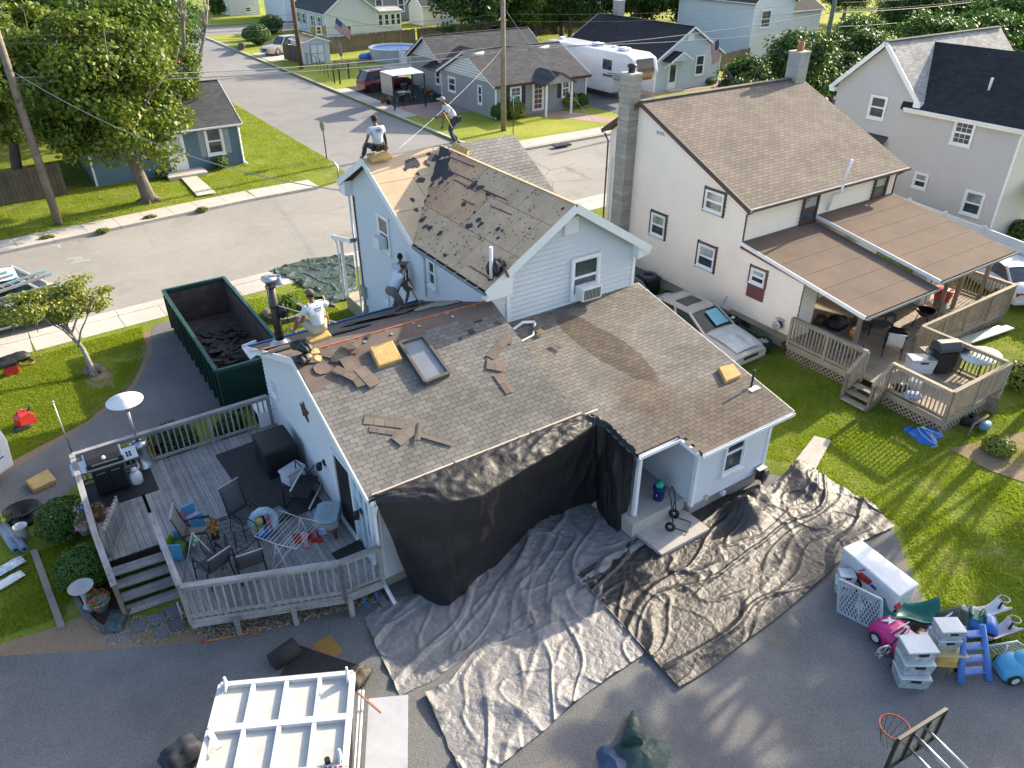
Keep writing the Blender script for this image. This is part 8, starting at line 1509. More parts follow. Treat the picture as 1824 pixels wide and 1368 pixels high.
b3 = P(300, 300); tree('maple_tree', 'sparse tree with dead branches in front of the steel blue bungalow roof', (b3.x+.9, b3.y+.3, 0), 8.2, (1.9, 1.6, 2.9), 4200, .13, LEAF_M, .13, 30, 8, limbs=7, cz=.62, lean=(.6, .3), bark=BAREB, spread=.3)
b4 = P(168, 668); tree('young_tree', 'small spreading tree with yellow green leaves on the front lawn by the van', (b4.x, b4.y, 0), 3.3, (1.9, 1.35, .85), 9000, .062, LEAF_Y, .085, 46, 12, limbs=9, cz=.66, lean=(-.45, 1.4), bark=BAREB, bottom=-.5, spread=.32, shell=.35)
def bare(name, label, b, tip, seed, n=26, r=.1):
 random.seed(seed); t = thing(name, label, 'tree', tuple(b)); m = MB(); b, tip = V(b), V(tip); m.tube([b, lerp(b, tip, .5)+V((.15, 0, 0)), tip], [r, r*.6, .015], 7); part('trunk', m, BAREB, t); m = MB()
 for k in range(n):
  f = random.uniform(.35, .95); p = lerp(b, tip, f); L = (tip-b).length*random.uniform(.12, .3); e = p+V((random.uniform(-.8, .8), random.uniform(-.5, .5), random.uniform(.6, 1))).normalized()*L; m.tube([p, lerp(p, e, .5)+rdir()*.08, e], [r*.35, r*.2, .008], 5)
  q = lerp(p, e, .6); m.tube([q, q+V((random.uniform(-1, 1), 0, 1)).normalized()*L*.4], [.014, .005], 4)
 part('branches', m, BAREB, t, kind='stuff')
for k, (base, tipp, y) in enumerate((((352, 118), (372, -10), 52.0), ((328, 90), (315, -30), 50.0), ((283, 200), (262, 120), 46.))): bare('dead_tree', ['bare pale dead branches rising beside the cross street', 'bare forked dead limb above the maple crown', 'broken bare limb sticking out of the maple'][k], PY(*base, y), PY(*tipp, y), 20+k, r=.12)
TR = [((-3, 60), 11, 5.5, CR1), ((4, 66), 12, 5.5, CR1), ((10, 62), 9.5, 3.8, CR2), ((-9, 52), 11, 5, CR1), ((13, 70), 9, 4, CR3), ((-14, 46), 9, 4.5, CR2), ((6, 80), 12, 6, CR1), ((14.5, 84), 9, 4, CR1)]
for k in range(17): TR.append(((47+k*3.1+random.uniform(-1, 1), 71.5+random.uniform(-1, 5)+(k % 3)*3.5+max(0, 8-k)*.4), random.uniform(9, 13), random.uniform(3.6, 5.2), (CR1, CR3, CR1, CR2)[k % 4]))
for k in range(12): TR.append(((84+k*4+random.uniform(-1, 1), 47+random.uniform(-2, 7)-k*.8), random.uniform(7, 10), random.uniform(3.8, 5), (CR1, CR2, CR3)[k % 3]))
for x, y, h, r in ((43.5, 36.3, 5.6, 2.4), (48, 36, 7, 3), (41.5, 34.8, 4.6, 2.0), (60, 40, 6.0, 3.2), (54, 37, 5.0, 2.8), (66, 37, 7, 3.6), (72, 35, 7, 3.5), (62, 46, 5, 2.6), (79, 38, 8, 4), (57, 43, 4.2, 2.3), (50, 40, 3.5, 2.), (68, 45, 6, 3), (86, 38, 8, 4), (88, 30, 7, 4), (62, 30, 6, 3)): TR.append(((x, y), h, r, CR1 if x < 66 else CR3))
for x, y, h, r in ((90, 90, 11, 6), (100, 110, 12, 7), (76, 118, 10, 6), (82, 100, 11, 5), (115, 90, 12, 7), (66, 88, 10, 5), (73, 92, 11, 5)): TR.append(((x, y), h, r, CR1))
for q in ((1290, 62), (1500, 42), (1570, 12), (1650, 22), (1720, 12), (960, 62), (1000, 72), (925, 72), (875, 30), (985, 55)): g = P(*q); TR.append(((g.x, max(g.y, 66 if q[0] < 1010 else 0)), 6.5, 3.4, CR1))
for k, ((x, y), h, r, cm) in enumerate(TR):
 left = x < 30; low = h < 7.2; lab = 'dark leafy tree in the mass behind the maple on the left' if left else (('lower tree at the front edge of the dark belt by the light blue bungalow' if low else 'evergreen tree in the dark belt behind the light blue bungalow') if y > 64 else ('low bushy tree between the cream house chimney and the tall white house' if low else 'broad green tree among those behind the grey two storey house'))
 tree('broadleaf_tree', lab, (x, y, 0), h, (r, r*.95, h*.42), 0, 0, None, .28, seed=k, group='trees behind the maple' if left else ('trees behind the light blue bungalow' if y > 64 else 'trees behind the grey house'), limbs=5, cz=.58, mesh=cm)
for k, (x, y, h, r) in enumerate(((31, 7.4, 11.5, 2.3), (33.5, 9.2, 11.5, 1.3), (33.2, 4.9, 11.5, 2.7), (28.5, 5.2, 11.5, 2.8), (37.2, 6.4, 11.5, 1.9), (30, 1.8, 11.5, 3.0), (26.5, 7.6, 11.5, 1.9))):
 tree('yard_tree', 'tree standing beyond the right edge of the photograph, shading the gravel', (x, y, 0), h, (r, r, r*.42), 0, 0, None, .16, seed=50+k, group='trees right of the frame', limbs=6, cz=.78, mesh=CR4)
for k, (px, py) in enumerate(((382, 30), (388, 32), (396, 34))): q = P(px, py); t = thing('arborvitae', 'narrow dark cone evergreen beside the big white house at the top', 'tree', (q.x, q.y, 0), group='cone evergreens at the top'); part('crown', crown((q.x, q.y, 1.9), (.8, .8, 2.0), 1500, .16, 30, seed=k), LEAF_D, t)
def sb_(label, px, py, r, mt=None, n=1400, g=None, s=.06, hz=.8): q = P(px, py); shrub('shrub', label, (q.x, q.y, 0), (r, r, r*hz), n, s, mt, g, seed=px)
for a in (('round dark shrub left of the beige pickup, rear one', 462, 80, 1.5), ('round green shrub at the corner beyond the cross street', 448, 72, 1.0), ('tall dark shrub between the corner and the white bungalow', 485, 60, 1.5)): sb_(*a, n=2200, s=.1)
sb_('clipped hedge shrub under the left front window of the slate grey bungalow', 892, 212, .75, LEAF_H, 2600, 'hedge shrubs', .07); sb_('clipped hedge shrub beside the utility pole', 918, 210, .8, LEAF_Y, 2600, 'hedge shrubs', .07); sb_('clipped hedge shrub right of the slate grey porch', 1012, 192, .85, LEAF_Y, 2600, 'hedge shrubs', .07); sb_('clipped hedge shrub at the camper end of the slate grey bungalow', 1032, 190, .7, LEAF_H, 2400, 'hedge shrubs', .07)
sb_('small garden plant by the steel blue bungalow corner', 395, 300, .5, LEAF_B, 500); sb_('low leafy plant at the foot of the big maple', 290, 318, .4, LEAF_B, 400); sb_('grassy tuft on the lawn right of the blue tarp bundle', 1775, 805, .42, LEAF_Y, 1600, s=.04, hz=.6); sb_('leafy bush at the right edge in front of the vinyl fence', 1815, 425, .6, LEAF_B, 800); sb_('tall weeds beside the rear deck corner of the cream house', 1815, 690, .6, LEAF_Y, 1300, s=.06)
sb_('reddish dead plant by the lattice of the cream house deck', 1405, 625, .3, LEAF_BR, 420, s=.03); sb_('weedy green clump among the old tyres', 1335, 582, .35, LEAF_B, 500); sb_('plants in the bed at the front of the light blue bungalow', 1262, 150, .7, LEAF_B, 700, hz=.5); sb_('leafy garden plants behind the rear of the house near the dumpster', 452, 690, .45, LEAF_Y, 900, s=.05)
def grass(name, area, n, h, seed, z=0):
 random.seed(seed); m = MB(); xs_ = [p[0] for p in area]; ys_ = [p[1] for p in area]; k = 0; tri = []
 def inside(x, y):
  c = False; j = len(area)-1
  for i in range(len(area)):
   if (area[i][1] > y) != (area[j][1] > y) and x < (area[j][0]-area[i][0])*(y-area[i][1])/(area[j][1]-area[i][1])+area[i][0]: c = not c
   j = i
  return c
 while k < n:
  x, y = random.uniform(min(xs_), max(xs_)), random.uniform(min(ys_), max(ys_))
  if not inside(x, y): continue
  if noise.noise(V((x*.7, y*.7, 9)))+.4*noise.noise(V((x*2.6, y*2.6, 5))) < random.uniform(-.75, .1): n -= 1; continue
  k += 1; a = random.uniform(0, 6.28); w_ = random.uniform(.007, .016); hh = h*random.uniform(.5, 1.3)*(.7+.8*max(0, noise.noise(V((x*.9, y*.9, 3)))+.3)); u, v = math.cos(a)*w_, math.sin(a)*w_; o = len(m.v); lx, ly = random.uniform(-.03, .03), random.uniform(-.03, .03)
  m.v += [(x-u, y-v, z), (x+u, y+v, z), (x+lx, y+ly, z+hh)]; m.f.append((o, o+1, o+2)); m.s.append(False)
 return struct(name, m, LEAF_G, kind='stuff')
LEAF_G = leaf_mat('grass_blade', (.20, .25, .02), (.36, .41, .045), trans=.45)
grass('lawn_grass', [(14.4, 2.2), (13.95, 3.9), (14.5, 4.9), (16.1, 6.5), (16.2, 9.4), (15.0, 11), (15, 14.5), (20.4, 14), (20.3, 8), (26, 7.6), (26, 1)], 150000, .05, 1)
grass('lawn_grass', [(26.3, 2), (26.3, 10.5), (33, 10.5), (33, 8)], 20000, .06, 2)
grass('front_grass', [(-3, 21.6), (-.2, 22.9), (1.4, 24.4), (2.3, 26.5), (2.6, 28.7), (-3, 28.2)], 60000, .06, 3); grass('left_lawn_grass', [(-3, 15.1), (-1.7, 15.0), (-1.3, 16.5), (-1.2, 17.5), (-3.2, 17.6)], 14000, .05, 4); grass('dumpster_grass', [(5.8, 21.5), (9.3, 24.2), (9.3, 28.5), (6.0, 28.9)], 22000, .06, 5)
grass('corner_grass', [(-3, 42), (4, 42.6), (15, 43.6), (17.2, 46), (17.2, 80), (13, 80), (12.8, 48.5), (4, 48.5), (-3, 47.3)], 80000, .08, 6)
# ================================================================== POLES AND WIRES
PW = wood('pole_wood', (.16, .13, .10), (.36, .31, .25)); PG = wood('pole_green_wood', (.12, .15, .11), (.26, .29, .22)); PR_ = wood('pole_red_wood', (.14, .07, .04), (.26, .15, .09))
def pole(label, b, ztop, r, mt): m = MB(); m.tube([b, (b[0], b[1], ztop)], [r*1.15, r*.75], 12); return solo('utility_pole', m, mt, label, 'utility pole')
p1 = P(105, 400); p2 = P(897, 233); p3 = PY(1454, 166, 44.0); p4 = P(537, 122)
pole('tall wooden utility pole at the left by the far pavement', (p1.x, p1.y, 0), 14.5, .17, PW); pole('tall wooden utility pole in the middle, in front of the slate grey bungalow', (p2.x, p2.y, 0), 14., .17, PW); pole('greenish utility pole rising behind the cream house chimney', (p3.x, p3.y, 0), 14., .19, PG); pole('reddish brown utility pole beside the white garden shed', (p4.x, p4.y, 0), 13., .2, PR_)
WIRE = mat('wire_black', (.05, .05, .05), .6, bump=0); WIREG = mat('wire_grey', (.30, .30, .31), .5, bump=0)
def wire(label, a, b, sag=.4, r=.014, mt=None, g='overhead wires'): m = MB(); a, b = V(a), V(b); m.tube([lerp(a, b, k/24)-V((0, 0, sag*4*(k/24)*(1-k/24))) for k in range(25)], r, 4); solo('wire', m, mt or WIRE, label, 'wire', g, origin=tuple(a))
def at_(p, px, py): return V((p.x, p.y, HT(p, px, py)))
L0 = V((-30, 41, 0))
for (ya, yb, yc, s_, r) in ((147, 92, 22, .35, .035), (75, 38, 18, .3, .012), (60, 25, 4, .3, .012), (135, 82, 48, .4, .03)):
 A, B, C_ = at_(p1, 60, ya), at_(p2, 895, yb), at_(p3, 1480, yc); g = 'overhead wires'; wire('overhead street wire strung between the left and middle poles', A, B, s_, r*.8, WIREG if r > .02 else WIRE); wire('overhead street wire strung between the middle and greenish poles', B, C_, s_, r*.8, WIREG if r > .02 else WIRE, 'overhead wires right'); wire('overhead street wire running off from the greenish pole to the right', C_, C_+V((30, -2, .5)), .4, r*.7, WIREG, 'wires off to the right'); wire('overhead street wire running off from the left pole', A, A+V((-30, -1, 0)), .4, r*.7, WIRE, 'wires off to the left')
wire('long wire from the middle pole across to the reddish brown pole', at_(p2, 893, 62), at_(p4, 530, 5), .8, .012, WIRE, 'cross wires'); wire('wire from the reddish brown pole back to the cross street houses', at_(p4, 532, 25), V((p4.x-30, p4.y+4, 7.)), .8, .012, WIRE, 'cross wires left')
wire('service cable dropping from the left pole to the blue house corner', at_(p1, 50, 120), (9.4, 24.3, 5.1), .9, .018, WIREG); wire('service cable from the middle pole to the cream house corner', at_(p2, 895, 10), (21.0, 24.3, 5.4), .3, .01, WIREG); wire('pale rope running from the middle pole down to the blue house ridge', at_(p2, 892, 85), (10.4, 22.2, 6.7), .2, .006, mat('pale_rope', (.5, .5, .48), .7, bump=0))
m = MB();
for px, py in ((800, 106), (938, 88)): c = lerp(at_(p1, 60, 147), at_(p2, 895, 92), .91) if px < 900 else lerp(at_(p2, 895, 92), at_(p3, 1480, 22), .09); m = MB(); m.tube([c-V((.8, 0, .12)), c+V((.8, 0, -.02))], .13, 8); solo('cable_splice', m, WIREG, 'fat grey splice case on the thick cable '+('left' if px < 900 else 'right')+' of the middle pole', 'splice case')
b = P(582, 283); t = thing('stop_sign', 'octagonal sign on a dark post at the street corner, seen edge on from behind', 'sign', (b.x, b.y, 0)); m = MB(); m.tube([b, (b.x, b.y, 2.2)], .035, 6); part('post', m, DKMETAL, t); m = MB(); zt = HT(b, 573, 224)
m.lathe([(0, 0), (.38, 0), (.38, .02), (0, .02)], M=Matrix.Translation((b.x-.05, b.y, zt)) @ Matrix.Rotation(R(90), 4, 'Y') @ Matrix.Rotation(R(22.5), 4, 'Z'), n=8, smooth=False); part('sign_back', m, mat('sign_back', (.30, .31, .30), .4, .3), t)
b = P(914, 243); t = thing('street_sign', 'small green street name sign on a dark post near the middle pole', 'sign', (b.x, b.y, 0)); m = MB(); m.tube([b, (b.x, b.y, 2.6)], .03, 6); part('post', m, DKMETAL, t); m = MB(); m.box((b.x, b.y, 2.6), (.6, .03, .16), R(20)); part('blade', m, mat('sign_green', (.01, .16, .10), .4), t)
# ================================================================== FAR GARDENS
c = (P(860, 96)+P(700, 92))/2; px0 = V((38.6, 80.2, 0)); t = thing('swimming_pool', 'round above ground pool of bright blue water in the back garden', 'pool', tuple(px0), local=True)
m = MB()
for k in range(24): a0_, a1_ = k*.2618, (k+1)*.2618; m.add([(2.7*math.cos(a0_), 2.7*math.sin(a0_), 0), (2.7*math.cos(a1_), 2.7*math.sin(a1_), 0), (2.7*math.cos(a1_), 2.7*math.sin(a1_), 1.25), (2.7*math.cos(a0_), 2.7*math.sin(a0_), 1.25)], [(0, 1, 2, 3)])
part('wall', m, mat('pool_wall', (.45, .47, .49), .5), t); m = MB(); m.lathe([(2.55, 1.24), (2.82, 1.24), (2.82, 1.3), (2.55, 1.3), (2.55, .2)], n=24); part('rim', m, WHITE, t); tw_ = NT('pool_water'); tw_.base(tw_.ramp(tw_.noise(tw_.coord(), 3, 3), [(.35, (.004, .13, .50)), (.65, (.04, .30, .62))])); tw_.b.inputs['Roughness'].default_value = .3; tw_.b.inputs['Specular IOR Level'].default_value = .12; MATS['pool_water'] = tw_.m; m = MB(); m.lathe([(0, 1.12), (2.56, 1.12)], n=24); part('water', m, tw_.m, t)
for x in (-.25, .25): m = MB(); m.tube([(x-.6, -2.95, 0), (x-.6, -2.8, 1.9), (x-.6, -2.4, 1.9), (x-.6, -2.35, 1.2)], .03, 6); part('ladder_rail', m, WHP, t)
m = MB(); m.box((-.6, -3.0, .6), (.7, .5, 1.2)); part('steps', m, WHP, t); solo('gravel_circle', MB().lathe([(0, .012), (2.6, .012)], (36.2, 76.2, 0), 20, sy=.6), CONC, 'round patch of pale gravel in front of the pool', 'gravel patch')
pillow('inflatable_boat', 'blue and white inflatable boat upside down beside the pool', 'inflatable', P(656, 100, .4), (2., 1.2, .7), .3, BLUP); pillow('stone_pile', 'small heap of pale rocks under the inflatable boat', 'rocks', P(650, 108, .15), (1.6, .8, .35), .3, MATS['edging_stone'])
b = P(610, 122); t = thing('picnic_table', 'yellow brown wooden picnic table with benches near the pool', 'table', tuple(b), R(-15), local=True); OK_ = wood('orange_wood', (.30, .19, .07), (.50, .34, .14))
for k in range(5): board('table_board', OK_, t, (-.95, -.34+.17*k, .75), (.95, -.34+.17*k, .75), .15, .04)
for y in (-.8, .8): board('bench', OK_, t, (-.95, y, .45), (.95, y, .45), .26, .04)
for x in (-.7, .7):
 for s_ in (-1, 1): board('leg', OK_, t, (x, s_*.15, .73), (x, s_*.75, 0), .09, .04)
m = MB(); m.tube([b+V((0, 0, 0)), b+V((0, 0, 2.6))], .03, 6); m.lathe([(.04, 1.1), (.18, 1.3), (.2, 1.7), (.1, 2.4), (.02, 2.7)], b, 8); solo('closed_parasol', m, mat('mauve_fabric', (.30, .24, .26), .9), 'closed mauve parasol standing through the picnic table', 'parasol')
b = P(700, 172); SHD = mat('shade_cloth', (.70, .64, .62), .8, bump=0); t = thing('shade_canopy', 'white and pale pink shade sail canopy on dark posts over the patio', 'canopy', (28.6, 56, 0))
q = [PY(677, 127, 56.), PY(740, 131, 55.2), PY(752, 120, 58.5), PY(720, 120, 60)]; q = [P(677, 128, 2.6), P(699, 136, 2.5), P(755, 130, 2.6), P(733, 121, 2.7)]; m = MB(); m.prism(q, (0, 0, .05)); part('top_cloth', m, WHITE, t); m = MB(); m.prism([P(677, 129, 2.55), P(699, 137, 2.45), P(701, 172, .5), P(680, 165, .6)], (.03, .03, 0)); part('side_cloth', m, SHD, t)
for p in ((699, 137), (755, 131), (733, 122)): g = P(*p, 2.5); board('post', DKMETAL, t, (g.x, g.y, 0), (g.x, g.y, 2.5), .1, .1)
c = P(720, 180); t = thing('glass_table', 'small glass patio table on the pink paving', 'table', tuple(c), local=True); m = MB(); m.lathe([(0, .72), (.6, .72), (.6, .75), (0, .75)], n=16); part('top', m, mat('pale_glass', (.18, .25, .24), .1), t)
for k in range(4): a = k*1.57+.7; board('leg', DKMETAL, t, (.45*math.cos(a), .45*math.sin(a), 0), (.45*math.cos(a), .45*math.sin(a), .72), .04, .04)
for k, (px, py, rz) in enumerate(((738, 182, 60), (712, 190, 190), (725, 172, 0))): c = P(px, py); sling_chair('dark patio chair around the glass table on the pink paving', tuple(c), R(rz), mt=BLACKC, group='patio chairs')
for k, (px, py, r) in enumerate(((682, 184, .3), (692, 187, .25), (752, 165, .3), (763, 170, .35), (757, 155, .3), (770, 176, .25))): c = P(px, py); pot(tuple(c), r*.7, .4, [TERRA, BLACK, MATS['stone_pot']][k % 3], ['terracotta pot at the outer corner of the patio', 'black pot beside the terracotta one on the patio', 'grey pot under the link windows', 'terracotta pot under the link windows', 'black pot at the far end of the link wall', 'grey pot nearest the white link door'][k], REDF if k % 2 else None, n=90, fh=.4)
m = MB();
t = thing('pipe_railing', 'black pipe railing beside the side driveway', 'railing', tuple(P(595, 145)))
for p in ((596, 148), (606, 150), (622, 140)): g = P(*p); board('post', DKMETAL, t, g, g+V((0, 0, 1.4)), .1, .1)
board('rail', DKMETAL, t, P(596, 148)+V((0, 0, 1.35)), P(622, 140)+V((0, 0, 1.35)), .06, .06)
t = thing('wire_fence', 'low wire fence with thin posts along the shed lawn', 'fence', tuple(P(545, 125)))
q = [P(540, 112), P(565, 122), P(585, 138), P(640, 128)]
for a, b in zip(q, q[1:]):
 board('rail', DKMETAL, t, a+V((0, 0, 1.1)), b+V((0, 0, 1.1)), .03, .03)
 for k in range(4): g = lerp(a, b, k/3); board('post', DKMETAL, t, g, g+V((0, 0, 1.1)), .05, .05)
a = at_(p4, 535, 75); b = PY(550, 45, 80); flag('United States flag flying above the white garden shed', V((31.3, 79.5, 2.2)), V((31.9, 79.2, 4.6)), (1.5, 0, -1.3), 1.0); e = PY(1236, 98, 50.9); flag('United States flag hanging at the front of the light blue bungalow', V((54.4, 51.1, 2.9)), V((54.8, 49.6, 4.1)), (.3, 0, -1.8), .8)
m = MB(); m.box(P(880, 60, .8), (1.2, .3, 1.8), .3); solo('dark_cart', m, BLACKC, 'dark upright folded cart against the back fence by the middle pole', 'cart'); solo('tree_stump', MB().tube([P(430, 82), P(430, 82, .8)], [.45, .35], 8), BARK, 'pale cut stump on the corner lawn beyond the cross street', 'stump')
for px, py, lb in ((85, 424, 'weed tuft growing in the far kerb, left one'), (183, 412, 'weed tuft growing in the far kerb, middle one'), (268, 388, 'weed tuft in the far pavement joint'), (360, 374, 'weed tuft growing in the far kerb, right one')): q = P(px, py); shrub('weed_tuft', lb, (q.x, q.y, -.1), (.35, .18, .14), 260, .04, LEAF_Y, seed=px)
q = P(1000, 258, .03); solo('storm_drain', MB().box(q, (1.3, .5, .06)).box(q+V((0, -.25, -.03)), (1.3, .06, .1)), DKMETAL, 'dark iron storm drain in the kerb across the street', 'drain')
# ================================================================== ON THE CREAM HOUSE DECK
def dp(px, py, z=DZ): return P(px, py, z)
c = dp(1672, 660); t = thing('gas_grill', 'dark grey domed gas grill on the sunny end of the cream house deck', 'grill', tuple(c), R(-25), local=True); m = MB(); m.box((0, 0, .4), (.6, .5, .7)); part('cabinet', m, BLACK, t); m = MB(); m.prism([(-.38, y, .8+z) for y, z in ((-.28, 0), (-.27, .16), (-.12, .3), (.12, .3), (.27, .16), (.28, 0))], (.76, 0, 0)); part('lid', m, mat('grill_grey', (.07, .08, .085), .4), t, bevel=.03)
for s_ in (-1, 1): m = MB(); m.box((s_*.6, 0, .8), (.4, .45, .04)); part('side_shelf', m, BLACK, t)
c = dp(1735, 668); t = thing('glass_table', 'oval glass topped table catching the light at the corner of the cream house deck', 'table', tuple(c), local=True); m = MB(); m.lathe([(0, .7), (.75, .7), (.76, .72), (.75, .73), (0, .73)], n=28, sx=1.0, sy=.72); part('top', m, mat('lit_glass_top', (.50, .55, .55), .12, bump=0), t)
for k in range(4): a = k*1.57+.7; m = MB(); m.tube([(.4*math.cos(a), .3*math.sin(a), .7), (.5*math.cos(a), .4*math.sin(a), 0)], .02, 6); part('leg', m, DKMETAL, t)
c = dp(1635, 660); tote('big white lidded bin on the cream house deck', (c.x, c.y, DZ), R(-35), .8, .5, .5, mt=WHP); c = dp(1625, 690); tote('pale grey bin behind the railing corner of the cream house deck', (c.x+.1, c.y, DZ), R(20), .55, .4, .3, mt=CLEARP)
c = dp(1587, 632); sling_chair('folding chair with a pale seat by the steps of the cream house deck', tuple(c), R(120), mt=mat('pale_canvas', (.55, .53, .50), .9)); c = dp(1640, 585); t = thing('kettle_grill', 'black kettle grill bowl on legs under the brown porch roof', 'grill', tuple(c), local=True); m = MB(); m.lathe([(0, .5), (.2, .53), (.32, .66), (.33, .74), (.3, .72), (.15, .6), (0, .58)], n=18); part('bowl', m, mat('gloss_black', (.01, .01, .012), .12, bump=0), t)
for k in range(3): a = k*2.1; m = MB(); m.tube([(.2*math.cos(a), .2*math.sin(a), .55), (.32*math.cos(a), .32*math.sin(a), 0)], .015, 5); part('leg', m, DKMETAL, t)
c = dp(1560, 590); t = thing('wire_rack', 'green black wire rack table with a red can on it, under the porch roof', 'rack', tuple(c), R(-25), local=True); m = MB(); m.box((0, 0, .7), (.9, .5, .03)); m.box((0, 0, .3), (.9, .5, .03)); part('shelf', m, mat('dark_green_wire', (.03, .05, .045), .5), t, kind='stuff')
for x in (-.42, .42):
 for y in (-.22, .22): board('leg', DKMETAL, t, (x, y, 0), (x, y, .75), .03, .03)
gas_can('red fuel can standing on the wire rack under the porch roof', (c.x+.1, c.y+.05, DZ+.72), R(20), .85); gas_can('red fuel can low behind the deck balusters near the steps', tuple(dp(1535, 632)), R(40), .8)
c = dp(1640, 545); t = thing('storage_cabinet', 'tall white plastic storage cabinet with grey top at the end of the porch', 'cabinet', (c.x+.3, 13.3, DZ), R(0), local=True); m = MB(); m.box((0, 0, .8), (.7, .6, 1.6)); part('body', m, WHP, t, bevel=.02); m = MB(); m.box((0, 0, 1.66), (.78, .68, .1)); part('lid', m, mat('grey_top', (.22, .26, .28), .5), t); m = MB(); m.box((0, -.31, .8), (.02, .02, 1.5)); part('door_gap', m, BLACK, t)
t = thing('red_bin', 'round red tub on a grey bin under the right porch roof', 'tub', tuple(V((27.2, 12.3, DZ))), local=True); m = MB(); m.lathe([(0, .5), (.25, .5), (.32, .85), (.34, .9), (0, .92)], n=16); part('tub', m, REDP, t); m = MB(); m.lathe([(0, 0), (.2, 0), (.25, .5), (0, .5)], n=14); part('bin', m, mat('grey_bin', (.25, .28, .27), .5), t)
c = dp(1520, 602); t = thing('bucket', 'orange yellow bucket with a pale cloth in it behind the porch railing', 'bucket', tuple(c), local=True); m = MB(); m.lathe([(0, 0), (.15, 0), (.18, .36), (0, .34)], n=14); part('body', m, mat('amber_plastic', (.55, .28, .02), .5), t); m = MB(); m.ball((.02, 0, .36), (.14, .12, .08), 8, 5); part('cloth', m, WHITE, t)
c = dp(1645, 605); t = thing('bucket', 'bright orange bucket beside the inner railing of the cream house deck', 'bucket', tuple(c), local=True); m = MB(); m.lathe([(0, 0), (.14, 0), (.17, .36), (0, .36)], n=14); part('body', m, mat('bright_orange', (.55, .08, .02), .5), t)
for k, (px, py, mt, lb, d) in enumerate(((1490, 575, BLACKC, 'dark heap of bags at the back of the porch', (.8, .6, .5)), (1462, 570, MATS['khaki_black'], 'khaki bag beside the storm door', (.5, .4, .35)), (1535, 575, MATS['tan_sack'], 'flat brown cardboard at the back of the porch', (.8, .5, .15)), (1480, 600, mat('mixed_junk', (.16, .15, .16), .8, var=.7, scale=14), 'low clutter behind the porch balusters', (.9, .5, .25)), (1505, 625, MATS['mixed_junk'], 'clutter of small things behind the balusters by the steps', (.6, .5, .22)), (1600, 595, BLACKC, 'black covered lump beside the kettle grill', (.7, .5, .4)), (1625, 705, MATS['blue_pink_print'], 'pale blue cloth pile behind the lower railing', (.5, .3, .25)), (1605, 690, BLACKC, 'black bag in the lower corner of the cream house deck', (.4, .35, .35)))): pillow('clutter_pile', lb, 'clutter', dp(px, py, DZ+d[2]*.45), d, .4*k, mt, .08, k)
m = MB(); A, B = P(1690, 615, .12), P(1785, 583, .12)
for o in (0, .16): m.bar(A+V((o, -o*1.2, o*.3)), B+V((o, -o*1.2, o*.3)), .3, .05)
solo('white_sheet_stack', m, mat('pale_green_sheet', (.52, .57, .52), .4), 'long pale metal sheets lying on the grass beside the deck railing', 'sheets')
t = thing('scrap_heap', 'rusty upturned metal box, blue jug and pipe heaped at the outer deck corner', 'scrap', tuple(P(1750, 745))); c = P(1755, 728); m = MB(); m.box(c+V((0, 0, .35)), (.6, .5, .5), .4); part('metal_box', m, mat('rusty_box', (.22, .16, .12), .8, var=.5, scale=8, dirt=.6), t); m = MB(); c = P(1752, 765); m.ball(c+V((0, 0, .14)), (.28, .15, .14), 10, 6); part('blue_jug', m, mat('faded_blue', (.12, .26, .38), .4), t); m = MB(); m.tube([P(1722, 780), P(1735, 755, .4), P(1760, 740, .5)], .04, 6); part('pipe', m, MATS['rusty_box'], t); c = P(1722, 752); m = MB(); m.lathe([(.12, -.1), (.3, -.1), (.32, 0), (.3, .1), (.12, .1)], c+V((0, 0, .12)), 16); part('old_tyre', m, RUBBER, t)
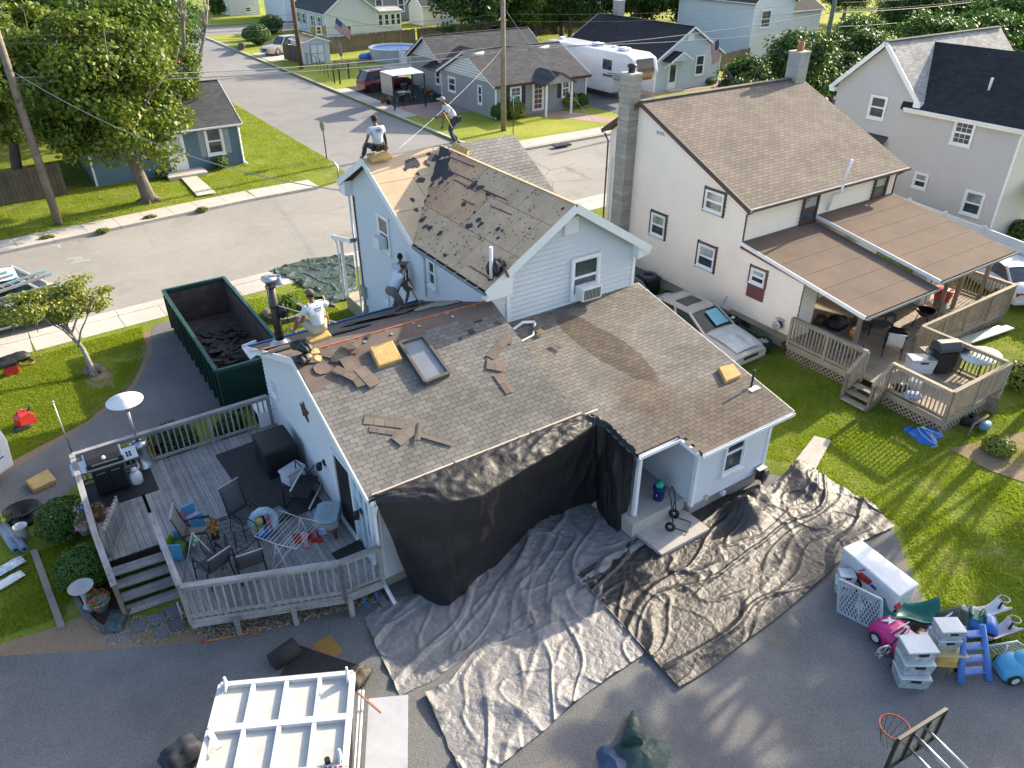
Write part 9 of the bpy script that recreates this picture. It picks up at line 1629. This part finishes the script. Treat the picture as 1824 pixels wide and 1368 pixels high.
def tyre(label, c, r=.33, h=.2, rim=False, group=None):
 t = thing('tyre', label, 'tyre', tuple(c), local=True, group=group); m = MB(); m.lathe([(r*.55, .02), (r*.9, 0), (r, .04), (r, h-.04), (r*.9, h), (r*.55, h-.02), (r*.6, h*.5), (r*.55, .02)], n=22); part('tread', m, RUBBER, t)
 if rim:
  m = MB(); m.lathe([(0, h*.8), (r*.2, h*.82), (r*.55, h*.9), (r*.6, h*.6)], n=20)
  for k in range(6): a = k*1.047; m.bar((0, 0, h*.86), (r*.55*math.cos(a), r*.55*math.sin(a), h*.92), .05, .02)
  part('rim', m, CHROME, t)
for k in range(3): tyre(['bottom tyre of the stack beside the sedan bonnet', 'middle tyre of the stack beside the sedan bonnet', 'top tyre of the stack beside the sedan bonnet'][k], (20.35+.03*k, 16.2-.02*k, .21*k), group='stacked tyres')
tyre('bottom tyre under the chrome wheel by the cream house corner', (20.35, 14.6, 0), group='tyres under the chrome wheel'); tyre('tyre with a chrome rim lying on top, by the cream house corner', (20.37, 14.6, .21), rim=True); tyre('loose tyre lying between the two tyre stacks', (20.3, 15.35, 0))
c = V((20.25, 20.4, 0)); t = thing('air_condenser', 'black square outdoor air conditioning unit beside the cream house wall', 'air conditioner', tuple(c), local=True); m = MB(); m.box((0, 0, .4), (.75, .75, .75)); part('case', m, BLACK, t, bevel=.05); m = MB(); m.lathe([(.34, .78), (.34, .84), (.2, .86), (.2, .8)], n=20); part('fan_grille', m, mat('slate_plastic', (.07, .08, .09), .5), t)
for k, (y, d, mt, lb) in enumerate(((19.5, (.6, .5, .4), BLACKC, 'black clutter beside the air conditioning unit'), (18.9, (.5, .7, .3), mat('faded_teal', (.18, .24, .26), .6), 'grey teal tray and tools leaning by the cream wall'), (18.0, (.6, .8, .3), BLACKC, 'black sheet on the ground under the folded poles'), (17.2, (.5, .6, .25), MATS['mixed_junk'], 'clutter beside the sedan under the wall'))): pillow('clutter_pile', lb, 'clutter', (20.4, y, d[2]*.45), d, .3*k, mt, .08, k+20)
for k in range(3): m = MB(); m.tube([(20.35+.07*k, 18.3, .45), (20.2+.07*k, 17.3, .4)], .05, 8); solo('folded_pole', m, mat('grey_blue_tube', (.22, .28, .32), .5), 'grey blue folded canopy pole lying by the cream wall', 'pole', 'folded canopy poles')
m = MB(); m.tube([(20.2, 16.9, .3), (20.75, 16.75, 1.15)], .035, 6); solo('bare_post', m, STEEL, 'grey metal post leaning on the cream wall above the tyres', 'post')
